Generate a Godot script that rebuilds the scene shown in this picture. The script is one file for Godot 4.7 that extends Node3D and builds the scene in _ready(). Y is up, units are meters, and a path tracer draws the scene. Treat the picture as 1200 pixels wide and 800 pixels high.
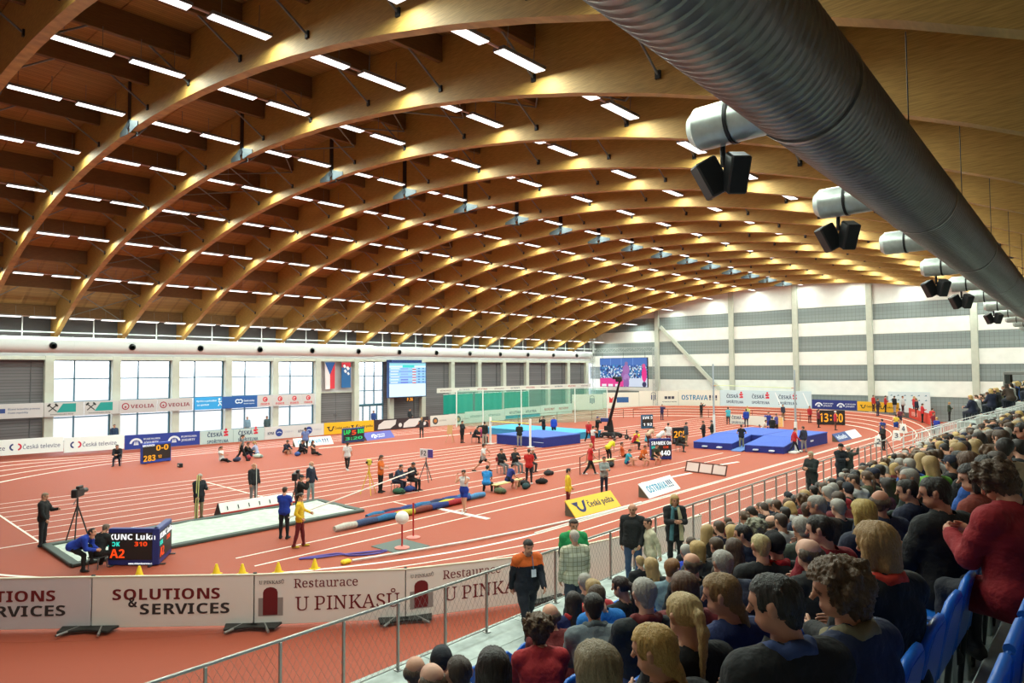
extends Node3D
# An indoor athletics hall seen from the stand. L = metres to the left of the viewer, F = metres ahead along the hall, Y = metres above the track.

const EYE := 5.8
const BAY := 4.52
const ARCH0 := 13.47
const ROWS := [5.2, 10.95, 16.7, 22.45, 28.2, 33.95, 39.7, 45.45, 51.2, 56.95]   # lines of ceiling lights
const LAMP_POWER := 12.0
const LAMP_GLOW := 2.4
var mats := {}
var taken := {}
var tex := {}
var rng := RandomNumberGenerator.new()


func _ready() -> void:
	rng.seed = 20177
	# camera
	var cam := Camera3D.new()
	cam.name = "camera"
	cam.fov = rad_to_deg(2.0 * atan(400.0 / 780.145))
	cam.near = 0.05
	cam.far = 400.0
	cam.basis = Basis(Vector3.UP, 0.74362) * Basis(Vector3.RIGHT, 0.041692) * Basis(Vector3.BACK, -0.0054036)
	cam.position = Vector3(0, EYE, 0)
	add_child(cam)
	# overcast sky beyond the windows, exposure
	var env := Environment.new()
	env.background_mode = Environment.BG_SKY
	var sky := Sky.new()
	var sm := ProceduralSkyMaterial.new()
	sm.sky_top_color = Color(0.86, 0.92, 1.0)
	sm.sky_horizon_color = Color(0.94, 0.97, 1.0)
	sm.ground_horizon_color = Color(0.85, 0.87, 0.9)
	sm.ground_bottom_color = Color(0.62, 0.62, 0.62)
	sm.sky_energy_multiplier = 2.4
	sm.ground_energy_multiplier = 1.6
	sky.sky_material = sm
	env.sky = sky
	env.tonemap_mode = Environment.TONE_MAPPER_LINEAR
	env.tonemap_exposure = 1.0
	env.sdfgi_enabled = true
	env.ssao_enabled = true
	env.ssil_enabled = true
	var we := WorldEnvironment.new()
	we.name = "surroundings"
	we.environment = env
	add_child(we)

	make_textures()
	build_shell()
	build_track()
	build_stand()
	build_roof()
	build_lamps()
	build_ducts()
	build_end_displays()
	build_banners()
	build_field()
	build_people()
	build_crowd()


# ---------------------------------------------------------------- helpers

func V(l: float, y: float, f: float) -> Vector3:
	return Vector3(-l, y, -f)


func prof(l: float) -> float:   # underside of the timber arches
	var u := l - 28.6
	return EYE + 9.4 - 0.0066 * u * u - 1.1e-6 * u * u * u * u


func ss(a: float, b: float, x: float) -> float:
	return smoothstep(a, b, x)


func face(dl: float, df: float) -> float:   # turn that makes a thing's +z look that way
	return atan2(-dl, -df)


func numbered(called: String) -> String:
	var k: int = taken.get(called, 0)
	taken[called] = k + 1
	return called if k == 0 else "%s_%03d" % [called, k]


func thing(called: String, label: String, category: String, at := Vector3.ZERO, turn := 0.0, group := "") -> Node3D:
	var o := Node3D.new()
	o.name = numbered(called)
	o.position = at
	o.rotation.y = turn
	add_child(o)
	tag(o, label, category, group)
	return o


func tag(o: Node, label: String, category: String, group := "") -> void:
	o.set_meta("label", label)
	o.set_meta("category", category)
	if group:
		o.set_meta("group", group)


func part(called: String, mesh: Mesh, m: Material, parent: Node, xf := Transform3D()) -> MeshInstance3D:
	var o := MeshInstance3D.new()
	o.name = called
	o.mesh = mesh
	o.material_override = m
	o.transform = xf
	parent.add_child(o, true)
	return o


func struct(called: String, mesh: Mesh, m: Material) -> MeshInstance3D:
	var o := part(called, mesh, m, self)
	o.set_meta("kind", "structure")
	return o


func struct_root(called: String) -> Node3D:
	var o := Node3D.new()
	o.name = called
	o.set_meta("kind", "structure")
	add_child(o)
	return o


func copy_of(o: Node3D, at: Vector3, turn: float, label: String) -> Node3D:
	var c: Node3D = o.duplicate()
	c.name = numbered(String(o.name).rstrip("0123456789").rstrip("_"))
	add_child(c)
	c.position = at
	c.rotation.y = turn
	c.set_meta("label", label)
	return c


func make_textures() -> void:
	for d in [["grain", 0.03, 3, 0.0, 1.0], ["fine", 0.2, 2, 0.0, 1.0], ["cloud", 0.012, 4, 0.0, 1.0]]:
		var nt := NoiseTexture2D.new()
		var fn := FastNoiseLite.new()
		fn.seed = 7 + tex.size()
		fn.frequency = d[1]
		fn.fractal_octaves = d[2]
		nt.noise = fn
		nt.seamless = true
		nt.width = 512
		nt.height = 512
		nt.normalize = true
		tex[d[0]] = nt
	tex.wood = ramp("grain", Color(0.80, 0.76, 0.70), Color(1.06, 1.03, 1.0))
	tex.speckle = ramp("fine", Color(0.86, 0.84, 0.84), Color(1.0, 1.0, 1.0))
	tex.soft = ramp("cloud", Color(0.95, 0.95, 0.95), Color(1.0, 1.0, 1.0))
	tex.strand = ramp("fine", Color(0.42, 0.40, 0.38), Color(1.5, 1.46, 1.4))
	tex.blotch = ramp("cloud", Color(0.84, 0.84, 0.84), Color(1.0, 1.0, 1.0))
	# board joints of the roof deck and the cassettes of the wall cladding
	tex.boards = lines_image(128, 128, 16, 0, Color(0.55, 0.50, 0.45))
	tex.cassette = lines_image(128, 128, 32, 32, Color(0.72, 0.72, 0.72))
	tex.slats = lines_image(64, 64, 0, 16, Color(0.6, 0.6, 0.6))
	tex.check = lines_image(64, 64, 16, 16, Color(0.62, 0.62, 0.55))


func ramp(base: String, a: Color, b: Color) -> NoiseTexture2D:
	var nt: NoiseTexture2D = tex[base].duplicate()
	var g := Gradient.new()
	g.set_color(0, a)
	g.set_color(1, b)
	nt.color_ramp = g
	return nt


func lines_image(w: int, h: int, sx: int, sy: int, dark: Color) -> ImageTexture:
	var im := Image.create(w, h, false, Image.FORMAT_RGB8)
	var r := RandomNumberGenerator.new()
	r.seed = w + sx * 3 + sy
	im.fill(Color.WHITE)
	if sy:
		for k in h / sy:
			var t := 0.9 + 0.1 * r.randf()
			im.fill_rect(Rect2i(0, k * sy, w, sy), Color(t, t, t))
			im.fill_rect(Rect2i(0, k * sy, w, 2), dark)
	if sx:
		for k in w / sx:
			if sy == 0:
				var t := 0.86 + 0.14 * r.randf()
				im.fill_rect(Rect2i(k * sx, 0, sx, h), Color(t, t, t))
			im.fill_rect(Rect2i(k * sx, 0, 2, h), dark)
	return ImageTexture.create_from_image(im)


func mat(c: Color, rough := 0.7, metal := 0.0) -> StandardMaterial3D:
	var key := "%s %.2f %.2f" % [c.to_html(), rough, metal]
	if not mats.has(key):
		var m := StandardMaterial3D.new()
		m.albedo_color = c
		m.roughness = rough
		m.metallic = metal
		mats[key] = m
	return mats[key]


func rgb(r: int, g: int, b: int, rough := 0.7, metal := 0.0) -> StandardMaterial3D:
	return mat(Color8(r, g, b), rough, metal)


func tmat(called: String, c: Color, t: Texture2D, sc: Vector3, rough := 0.7, metal := 0.0, bump := 0.0, bump_tex: Texture2D = null) -> StandardMaterial3D:
	if mats.has(called):
		return mats[called]
	var m := StandardMaterial3D.new()
	m.resource_name = called
	m.albedo_color = c
	m.albedo_texture = t
	m.roughness = rough
	m.metallic = metal
	m.uv1_triplanar = true
	m.uv1_world_triplanar = true
	m.uv1_scale = sc
	if bump > 0.0:
		m.heightmap_enabled = true
		m.heightmap_texture = bump_tex if bump_tex else t
		m.heightmap_scale = bump
	mats[called] = m
	return m


func cloth(c: Color) -> StandardMaterial3D:
	var key := "cloth " + c.to_html()
	if not mats.has(key):
		var m := StandardMaterial3D.new()
		m.albedo_color = c
		m.albedo_texture = tex.blotch
		m.roughness = 0.85
		m.uv1_triplanar = true
		m.uv1_scale = Vector3(1.3, 1.3, 1.3)
		m.heightmap_enabled = true
		m.heightmap_texture = tex.cloud
		m.heightmap_scale = 1.6
		mats[key] = m
	return mats[key]


func glow(c: Color, e: float) -> StandardMaterial3D:
	var key := "glow %s %.2f" % [c.to_html(), e]
	if not mats.has(key):
		var m := StandardMaterial3D.new()
		m.albedo_color = Color(0.05, 0.05, 0.05)
		m.emission_enabled = true
		m.emission = c
		m.emission_energy_multiplier = e
		m.roughness = 0.6
		mats[key] = m
	return mats[key]


class MB:
	var v := PackedVector3Array()
	var n := PackedVector3Array()
	var u := PackedVector2Array()

	func tri(a: Vector3, b: Vector3, d: Vector3) -> void:   # counter-clockwise seen from outside
		var k := (b - a).cross(d - a).normalized()
		v.append(a); v.append(d); v.append(b)
		n.append(k); n.append(k); n.append(k)

	func trin(a: Vector3, b: Vector3, d: Vector3, na: Vector3, nb: Vector3, nd: Vector3) -> void:
		v.append(a); v.append(d); v.append(b)
		n.append(na); n.append(nd); n.append(nb)

	func quad(a: Vector3, b: Vector3, d: Vector3, e: Vector3) -> void:
		tri(a, b, d)
		tri(a, d, e)

	func quad_uv(a: Vector3, b: Vector3, d: Vector3, e: Vector3) -> void:   # a bottom left, then round
		quad(a, b, d, e)
		for q in [Vector2(0, 1), Vector2(1, 0), Vector2(1, 1), Vector2(0, 1), Vector2(0, 0), Vector2(1, 0)]:
			u.append(q)

	func box(at: Vector3, size: Vector3, bs := Basis(), bevel := 0.0) -> MB:
		var h := size * 0.5
		if bevel > 0.0:
			var q := func(x: int, y: int, z: int, k: int) -> Vector3:
				var p := Vector3(x * (h.x - (0.0 if k == 0 else bevel)), y * (h.y - (0.0 if k == 1 else bevel)), z * (h.z - (0.0 if k == 2 else bevel)))
				return at + bs * p
			for s in [-1, 1]:
				flat([q.call(s, -1, -1, 0), q.call(s, 1, -1, 0), q.call(s, 1, 1, 0), q.call(s, -1, 1, 0)], at)
				flat([q.call(-1, s, -1, 1), q.call(1, s, -1, 1), q.call(1, s, 1, 1), q.call(-1, s, 1, 1)], at)
				flat([q.call(-1, -1, s, 2), q.call(1, -1, s, 2), q.call(1, 1, s, 2), q.call(-1, 1, s, 2)], at)
				for t in [-1, 1]:
					flat([q.call(s, t, -1, 0), q.call(s, t, 1, 0), q.call(s, t, 1, 1), q.call(s, t, -1, 1)], at)
					flat([q.call(s, -1, t, 0), q.call(s, 1, t, 0), q.call(s, 1, t, 2), q.call(s, -1, t, 2)], at)
					flat([q.call(-1, s, t, 1), q.call(1, s, t, 1), q.call(1, s, t, 2), q.call(-1, s, t, 2)], at)
					for w in [-1, 1]:
						flat([q.call(s, t, w, 0), q.call(s, t, w, 1), q.call(s, t, w, 2)], at)
			return self
		var x := bs.x * h.x
		var y := bs.y * h.y
		var z := bs.z * h.z
		quad(at - x - y + z, at + x - y + z, at + x + y + z, at - x + y + z)
		quad(at + x - y - z, at - x - y - z, at - x + y - z, at + x + y - z)
		quad(at + x - y + z, at + x - y - z, at + x + y - z, at + x + y + z)
		quad(at - x - y - z, at - x - y + z, at - x + y + z, at - x + y - z)
		quad(at - x + y + z, at + x + y + z, at + x + y - z, at - x + y - z)
		quad(at - x - y - z, at + x - y - z, at + x - y + z, at - x - y + z)
		return self

	func flat(p: Array, inside: Vector3) -> void:   # a convex face turned away from a point inside
		var k: Vector3 = (p[1] - p[0]).cross(p[2] - p[0])
		if k.dot(p[0] - inside) < 0.0:
			p.reverse()
		for i in range(1, p.size() - 1):
			tri(p[0], p[i], p[i + 1])

	func hexa(b: Array, t: Array) -> MB:   # four corners below and the four above them
		var c := Vector3.ZERO
		for p in b + t:
			c += p / 8.0
		flat(b.duplicate(), c)
		flat(t.duplicate(), c)
		for i in 4:
			flat([b[i], b[(i + 1) % 4], t[(i + 1) % 4], t[i]], c)
		return self

	func tube(p: Array, r: Variant, sides := 8, caps := true) -> MB:
		var x := Vector3.ZERO
		var rings := []
		for i in p.size():
			var t: Vector3 = (p[mini(i + 1, p.size() - 1)] - p[maxi(i - 1, 0)]).normalized()
			if i == 0:
				x = t.cross(Vector3.UP if absf(t.y) < 0.9 else Vector3.RIGHT).normalized()
			x = (x - t * x.dot(t)).normalized()
			var y := t.cross(x)
			var rr: float = r[i] if r is Array else r
			var ring := []
			for k in sides:
				var w := TAU * k / sides
				var d := x * cos(w) + y * sin(w)
				ring.append([p[i] + d * rr, d])
			rings.append(ring)
		for i in p.size() - 1:
			for k in sides:
				var a: Array = rings[i][k]
				var b: Array = rings[i][(k + 1) % sides]
				var d: Array = rings[i + 1][(k + 1) % sides]
				var e: Array = rings[i + 1][k]
				trin(a[0], b[0], d[0], a[1], b[1], d[1])
				trin(a[0], d[0], e[0], a[1], d[1], e[1])
		if caps:
			for i in [0, p.size() - 1]:
				for k in range(1, sides - 1):
					if i == 0:
						tri(rings[i][0][0], rings[i][k + 1][0], rings[i][k][0])
					else:
						tri(rings[i][0][0], rings[i][k][0], rings[i][k + 1][0])
		return self

	func rod(a: Vector3, b: Vector3, r: float, sides := 6) -> MB:
		return tube([a, b], r, sides)

	func lathe(at: Vector3, axis: Basis, prof: Array, sides := 24) -> MB:   # prof: Vector2(radius, height along axis.y)
		for i in prof.size() - 1:
			var p: Vector2 = prof[i]
			var q: Vector2 = prof[i + 1]
			var s := Vector2(q.y - p.y, p.x - q.x).normalized()
			for k in sides:
				var w0 := TAU * k / sides
				var w1 := TAU * (k + 1) / sides
				var d0 := axis.x * cos(w0) - axis.z * sin(w0)
				var d1 := axis.x * cos(w1) - axis.z * sin(w1)
				var n0 := d0 * s.x + axis.y * s.y
				var n1 := d1 * s.x + axis.y * s.y
				var a := at + d0 * p.x + axis.y * p.y
				var b := at + d1 * p.x + axis.y * p.y
				var c := at + d1 * q.x + axis.y * q.y
				var d := at + d0 * q.x + axis.y * q.y
				if p.x > 1e-5:
					trin(a, b, c, n0, n1, n1)
				if q.x > 1e-5:
					trin(a, c, d, n0, n1, n0)
		return self

	func prism(poly: PackedVector2Array, at: Transform3D, depth: float) -> MB:   # outline in x, y, extruded along z by depth, centred
		if Geometry2D.is_polygon_clockwise(poly):
			poly.reverse()
		var idx := Geometry2D.triangulate_polygon(poly)
		var z := depth * 0.5
		var q := func(i: int, s: float) -> Vector3:
			return at * Vector3(poly[i].x, poly[i].y, s)
		for i in range(0, idx.size(), 3):
			var a := idx[i]
			var b := idx[i + 1]
			var d := idx[i + 2]
			if (poly[b] - poly[a]).cross(poly[d] - poly[a]) < 0.0:
				var w := b
				b = d
				d = w
			tri(q.call(a, z), q.call(b, z), q.call(d, z))
			tri(q.call(a, -z), q.call(d, -z), q.call(b, -z))
		for i in poly.size():
			var k := (i + 1) % poly.size()
			quad(q.call(i, -z), q.call(k, -z), q.call(k, z), q.call(i, z))
		return self

	func mesh() -> ArrayMesh:
		var a := []
		a.resize(Mesh.ARRAY_MAX)
		a[Mesh.ARRAY_VERTEX] = v
		a[Mesh.ARRAY_NORMAL] = n
		if u.size() == v.size():
			a[Mesh.ARRAY_TEX_UV] = u
		var m := ArrayMesh.new()
		if v.size():
			m.add_surface_from_arrays(Mesh.PRIMITIVE_TRIANGLES, a)
		return m


func boxm(at: Vector3, size: Vector3, bevel := 0.0) -> ArrayMesh:
	return MB.new().box(at, size, Basis(), bevel).mesh()


func text(parent: Node, s: String, w: float, h: float, m: Material, xf: Transform3D, font := "Droid Sans", bold := true, called := "lettering") -> MeshInstance3D:
	# lettering of the given width and height (0: keep the letters' own width), centred on xf, facing its +z
	var t := TextMesh.new()
	var f := SystemFont.new()
	f.font_names = PackedStringArray([font])
	f.font_weight = 700 if bold else 400
	t.font = f
	t.text = s
	t.font_size = 32
	t.pixel_size = 0.01
	t.depth = 0.02
	t.curve_step = 3.0
	var b := t.get_aabb()
	var sy := h / maxf(b.size.y, 0.001)
	var sx := w / maxf(b.size.x, 0.001) if w > 0.0 else sy
	var o := Transform3D(Basis().scaled(Vector3(sx, sy, 0.25)), Vector3.ZERO)
	o.origin = -(o.basis * b.get_center())
	return part(called, t, m, parent, xf * o)


# ---------------------------------------------------------------- the hall

func bay0(k: int) -> float:   # near edge of a bay of the left wall
	return 13.6 + BAY * k


func build_shell() -> void:
	var plaster := tmat("grey plaster", Color(0.72, 0.71, 0.72), tex.soft, Vector3(0.15, 0.15, 0.15), 0.85)
	var pale := tmat("pale concrete", Color(0.76, 0.77, 0.72), tex.soft, Vector3(0.2, 0.2, 0.2), 0.85)
	var slat := tmat("grey shutter slats", Color(0.43, 0.42, 0.43), tex.slats, Vector3(1.1, 1.1, 1.1), 0.6, 0.0, 1.2)
	var dark := tmat("dark grey wall", Color(0.36, 0.36, 0.37), tex.soft, Vector3(0.2, 0.2, 0.2), 0.8)
	var frame := rgb(54, 96, 112, 0.45)
	var glass := StandardMaterial3D.new()
	glass.transparency = BaseMaterial3D.TRANSPARENCY_ALPHA
	glass.albedo_color = Color(0.9, 0.97, 1.0, 0.08)
	glass.roughness = 0.02
	# left wall
	var wl := struct_root("wall_left")
	var m := MB.new()
	m.box(V(60.0, 8.9, 38.0), Vector3(0.5, 3.9, 94.0))
	part("upper_wall", m.mesh(), plaster, wl)
	part("lintel", boxm(V(59.55, 6.83, 38.0), Vector3(0.55, 0.28, 94.0), 0.02), pale, wl)
	part("clerestory_panel", boxm(V(59.62, 9.15, 38.0), Vector3(0.3, 1.5, 94.0)), dark, wl)
	var pil := MB.new().box(Vector3(0, 3.5, 0), Vector3(0.6, 7.0, 0.6), Basis(), 0.03).mesh()
	for k in range(-4, 16):
		part("pilaster", pil, pale, wl, Transform3D(Basis(), V(59.55, 0, bay0(k) - 0.31)))
	var bw := BAY - 0.62
	var win := 0
	for k in range(-4, 15):
		var f := bay0(k)
		var fc := f + bw * 0.5
		if k >= 0 and k <= 4:
			win += 1
			var w := struct_root("window_%d" % win)
			part("sill_wall", boxm(V(59.8, 0.2, fc), Vector3(0.4, 0.4, bw)), plaster, w)
			part("sill", boxm(V(59.6, 0.43, fc), Vector3(0.3, 0.06, bw), 0.01), pale, w)
			window(w, f, f + bw, 0.46, 6.69, [f + bw * 0.36], [2.3, 3.5, 5.25], frame, glass)
		elif k == 6:
			var d := struct_root("door_2")
			window(d, f, f + bw * 0.87, 2.1, 6.69, [f + bw * 0.25, f + bw * 0.56], [3.6, 5.15], frame, glass)
			window(d, f, f + bw * 0.87, 0.05, 2.02, [f + bw * 0.2, f + bw * 0.43, f + bw * 0.66], [], frame, glass)
			part("transom", boxm(V(59.75, 2.06, f + bw * 0.44), Vector3(0.2, 0.16, bw * 0.88), 0.01), frame, d)
			part("side_panel", boxm(V(59.8, 3.4, f + bw * 0.94), Vector3(0.3, 6.7, bw * 0.13)), slat, d)
		elif k == 5:
			part("panel", boxm(V(59.85, 5.15, fc), Vector3(0.3, 3.2, bw)), plaster, wl)
			var d := struct_root("door_1")
			for s in [-1, 1]:
				part("door_leaf", boxm(V(59.8, 1.75, fc + s * bw * 0.25), Vector3(0.12, 3.5, bw * 0.49), 0.015), slat, d)
				part("handle", boxm(V(59.7, 1.2, fc + s * 0.12), Vector3(0.06, 0.3, 0.04), 0.01), rgb(150, 150, 150, 0.3, 0.8), d)
			part("lintel", boxm(V(59.72, 3.55, fc), Vector3(0.2, 0.12, bw)), pale, d)
		else:
			var p := part("shutter", boxm(V(59.85, 3.35, fc), Vector3(0.3, 6.7, bw)), slat, wl)
			part("guide_rail", boxm(V(59.66, 3.35, fc + bw * 0.3), Vector3(0.06, 6.7, 0.06)), dark, p)
	# the gallery rail above the left duct
	var tr := struct_root("trim_1")
	for k in range(-8, 31):
		part("post", boxm(V(58.35, 9.05, 13.6 + BAY * 0.5 * k), Vector3(0.07, 1.7, 0.07)), rgb(205, 210, 210), tr)
	part("rail", boxm(V(58.3, 8.72, 38.0), Vector3(0.07, 0.09, 88.0)), rgb(190, 200, 200), tr)
	# end wall: broad white and grey bands between concrete columns
	var wb := struct_root("wall_back")
	part("core", boxm(V(28.0, 9.0, 83.2), Vector3(66.0, 19.0, 0.4)), plaster, wb)
	var white := tmat("white cladding", Color(0.94, 0.94, 0.92), tex.soft, Vector3(0.12, 0.12, 0.12), 0.75)
	var grey := tmat("grey cassette cladding", Color(0.54, 0.58, 0.58), tex.cassette, Vector3(0.62, 0.62, 0.62), 0.6, 0.0, 0.8)
	var cl := [60.0, 54.9, 48.3, 37.4, 29.3, 21.1, 11.3, 2.9, -4.2]
	var by := [0.0, 2.6, 4.3, 6.08, 7.71, 9.53, 11.15, 12.93, 17.9]
	for i in cl.size() - 1:
		for j in by.size() - 1:
			part("cladding_panel", boxm(V((cl[i] + cl[i + 1]) * 0.5, (by[j] + by[j + 1]) * 0.5, 82.9), Vector3(cl[i] - cl[i + 1], by[j + 1] - by[j] - 0.03, 0.2 + 0.02 * (j % 2)), 0.008), grey if j % 2 == 0 else white, wb)
	for i in range(2, cl.size() - 1):
		part("column", boxm(V(cl[i], 8.5, 82.65), Vector3(0.62, 17.4, 0.4), 0.03), pale, wb)
	var a := V(47.6, 11.6, 82.4)
	var b := V(38.6, 2.6, 82.4)
	var bd := (b - a).normalized()
	part("diagonal_brace", MB.new().box((a + b) * 0.5, Vector3(a.distance_to(b), 0.45, 0.3), Basis(bd, Vector3(0, 0, 1).cross(bd), Vector3(0, 0, 1))).mesh(), pale, wb)
	# the walls behind and beside the viewer close the hall
	struct("wall_right", boxm(V(-4.5, 8.0, 38.0), Vector3(0.5, 17.0, 94.0)), plaster)
	struct("wall_front", boxm(V(28.0, 8.0, -9.2), Vector3(66.0, 19.0, 0.4)), plaster)


func window(w: Node, f0: float, f1: float, y0: float, y1: float, posts: Array, bars: Array, frame: Material, glass: Material) -> void:
	var fs := [f0] + posts + [f1]
	var ys := [y0] + bars + [y1]
	var l := 59.78
	for f in [f0 + 0.04, f1 - 0.06]:
		part("frame", boxm(V(l, (y0 + y1) * 0.5, f), Vector3(0.16, y1 - y0, 0.1), 0.01), frame, w)
	for y in [y0 + 0.04, y1 - 0.04]:
		part("frame", boxm(V(l, y, (f0 + f1) * 0.5), Vector3(0.15, 0.09, f1 - f0), 0.01), frame, w)
	for f in posts:
		part("mullion", boxm(V(l, (y0 + y1) * 0.5, f), Vector3(0.12, y1 - y0, 0.1)), frame, w)
	for y in bars:
		part("glazing_bar", boxm(V(l, y, (f0 + f1) * 0.5), Vector3(0.11, 0.085, f1 - f0)), frame, w)
	for i in fs.size() - 1:
		for j in ys.size() - 1:
			part("pane", boxm(V(l, (ys[j] + ys[j + 1]) * 0.5, (fs[i] + fs[i + 1]) * 0.5), Vector3(0.012, ys[j + 1] - ys[j] - 0.04, fs[i + 1] - fs[i] - 0.05)), glass, w)


# ---------------------------------------------------------------- track

const OVAL_L := 31.65
const OVAL_R := 16.2
const BEND_NEAR := 18.5
const BEND_FAR := 60.5


func bank(l: float, f: float) -> float:   # the bends rise towards the outside
	var fc := BEND_FAR if f > BEND_FAR else BEND_NEAR
	if f >= BEND_NEAR and f <= BEND_FAR:
		return 0.0
	var d := Vector2(l - OVAL_L, f - fc)
	var r := d.length()
	var up := (1.05 if f > BEND_FAR else 0.75) * ss(0.0, 0.85, absf(d.y) / maxf(r, 0.01))
	if f < BEND_NEAR:
		up *= ss(28.0, 42.0, l)   # only the far half of this bend is raised
	return up * clampf((r - OVAL_R) / 3.8, 0.0, 1.0)


func stripe(p: PackedVector2Array, w: float, lift := 0.004) -> ArrayMesh:   # p: (L, F) along the line
	var m := MB.new()
	for i in p.size() - 1:
		var d0 := (p[mini(i + 1, p.size() - 1)] - p[maxi(i - 1, 0)]).normalized().orthogonal() * w * 0.5
		var d1 := (p[mini(i + 2, p.size() - 1)] - p[i]).normalized().orthogonal() * w * 0.5
		var c := [p[i] - d0, p[i] + d0, p[i + 1] + d1, p[i + 1] - d1]
		var lo := []
		var hi := []
		for q in c:
			var h := bank(q.x, q.y)
			lo.append(V(q.x, h - 0.01, q.y))
			hi.append(V(q.x, h + lift + (0.012 if h > 0.01 else 0.0), q.y))
		m.hexa(lo, hi)
	return m.mesh()


func oval(r: float) -> PackedVector2Array:
	var p := PackedVector2Array()
	p.append(Vector2(OVAL_L - r, BEND_NEAR))
	for k in 12:
		p.append(Vector2(OVAL_L - r, lerpf(BEND_NEAR, BEND_FAR, (k + 1) / 12.0)))
	for k in 48:
		var w := PI * (k + 1) / 48.0
		p.append(Vector2(OVAL_L - r * cos(w), BEND_FAR + r * sin(w)))
	p.append(Vector2(OVAL_L + r, BEND_NEAR))
	for k in 48:
		var w := PI * (k + 1) / 48.0
		var q := OVAL_R + (r - OVAL_R) * lerpf(1.0, 0.7, ss(0.35, 0.75, (k + 1) / 48.0) * (1.0 - ss(0.93, 1.0, (k + 1) / 48.0)))
		p.append(Vector2(OVAL_L + q * cos(w), BEND_NEAR - q * sin(w)))
	return p


func line2(l0: float, f0: float, l1: float, f1: float) -> PackedVector2Array:
	return PackedVector2Array([Vector2(l0, f0), Vector2(l1, f1)])


func build_track() -> void:
	var red := tmat("red track rubber", Color(0.66, 0.285, 0.168), tex.speckle, Vector3(1.4, 1.4, 1.4), 0.72, 0.0, 0.25, tex.fine)
	var white := rgb(236, 226, 216, 0.6)
	var fl := struct("floor", boxm(V(28.0, -0.15, 37.0), Vector3(66.0, 0.3, 93.0)), red)
	for fc in [BEND_NEAR, BEND_FAR]:
		var m := MB.new()
		var n := 48
		for k in n:
			var q := []
			for s in [k, k + 1]:
				var w: float = PI * s / n
				for r in [OVAL_R, OVAL_R + 0.95, OVAL_R + 1.9, OVAL_R + 2.85, OVAL_R + 3.8, OVAL_R + 4.3]:
					var l: float = OVAL_L - r * cos(w)
					var f: float = fc + (r * sin(w) if fc == BEND_FAR else -r * sin(w))
					q.append(V(l, bank(l, f) if r < OVAL_R + 4.2 else bank(OVAL_L - (OVAL_R + 3.8) * cos(w), fc + signf(f - fc) * (OVAL_R + 3.8) * sin(w)), f))
			for e in 5:
				var c := [q[e], q[e + 1], q[e + 7], q[e + 6]]
				var lo := []
				var hi := []
				for p in c:
					lo.append(Vector3(p.x, -0.02, p.z))
					hi.append(p + Vector3(0, 0.002, 0))
				m.hexa(lo, hi)
		part("banked_bend", m.mesh(), red, fl)
	for k in 5:
		part("lane_line", stripe(oval(OVAL_R + 0.93 * k), 0.12 if k == 0 else 0.06), white, fl)
	for k in 9:
		part("lane_line", stripe(line2(36.6 - 1.15 * k, 6.0, 36.6 - 1.15 * k, 76.0 - (0.0 if k < 8 else 3.0)), 0.06, 0.006), white, fl)
	for q in [[36.7, 5.97, 27.4, 5.97], [36.0, 14.95, 28.0, 14.95], [27.45, 0.0, 27.45, 6.0]]:
		part("start_line", stripe(line2(q[0], q[1], q[2], q[3]), 0.07, 0.008), white, fl)
	for l in [19.22, 20.45]:
		part("runway_line", stripe(line2(l, 9.55, l, 43.5), 0.07, 0.006), white, fl)
	for l in [23.9, 25.0]:
		part("runway_line", stripe(line2(l, 16.3, l, 44.0), 0.06, 0.006), white, fl)
	# jump marks across the runways
	part("take_off_board", boxm(V(19.8, 0.005, 18.55), Vector3(2.9, 0.03, 0.24)), white, fl)
	part("runway_line", stripe(line2(23.9, 18.2, 21.4, 18.1), 0.06, 0.008), white, fl)
	for q in [[18.2, 29.5, 17.9, 34.1], [18.2, 37.3, 17.8, 40.0], [44.3, 26.5, 44.0, 44.0]]:
		part("marking", stripe(line2(q[0], q[1], q[2], q[3]), 0.22, 0.008), white, fl)
	# raised kerb along the inside of lane one
	var kp := PackedVector2Array()
	for k in 13:
		kp.append(Vector2(15.5, 18.0 + 3.5 * k))
	part("kerb", stripe(kp, 0.07, 0.05), rgb(205, 200, 196, 0.5), fl)


func build_stand() -> void:
	var conc := tmat("pale stand concrete", Color(0.74, 0.78, 0.76), tex.blotch, Vector3(0.5, 0.5, 0.5), 0.85, 0.0, 0.3)
	var st := struct_root("floor_stand")
	for blk in [[-6.0, 38.0], [42.5, 74.0]]:
		var f0: float = blk[0]
		var f1: float = blk[1]
		var mid := (f0 + f1) * 0.5
		part("plinth", boxm(V(2.2, 0.5, mid), Vector3(13.0, 1.0, f1 - f0)), conc, st)
		var n := int((f1 - f0) / 2.2)
		for k in n:
			var fc := f0 + (k + 0.5) * (f1 - f0) / n
			var w := (f1 - f0) / n - 0.012
			for q in [[8.35, 0.8], [7.55, 0.8], [6.95, 0.4]]:
				part("walkway_slab", boxm(V(q[0], 1.05, fc), Vector3(q[1] - 0.012, 0.1, w), 0.006), conc, st)
		for j in range(-1, 9):
			var l := row_l(j)
			var y := row_y(j) + (FAR_LIFT if blk[0] > 0 else 0.0)
			for k in n:
				var fc := f0 + (k + 0.5) * (f1 - f0) / n
				if fc > 20.0 and k % 4 and blk[0] < 0:
					continue
				var w: float = (f1 - f0) / n * (4.0 if fc > 20.0 and blk[0] < 0 else 1.0) - 0.012
				part("tier_slab", boxm(V(l + 0.2, y - (0.25 if blk[0] < 0 else 0.95), fc + (w * 0.375 if w > 5 else 0.0)), Vector3(0.845, 0.5 if blk[0] < 0 else 1.9, w), 0.008), conc, st)


const FAR_LIFT := 1.5


func row_l(j: int) -> float:
	return 5.25 - 0.85 * j


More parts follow.
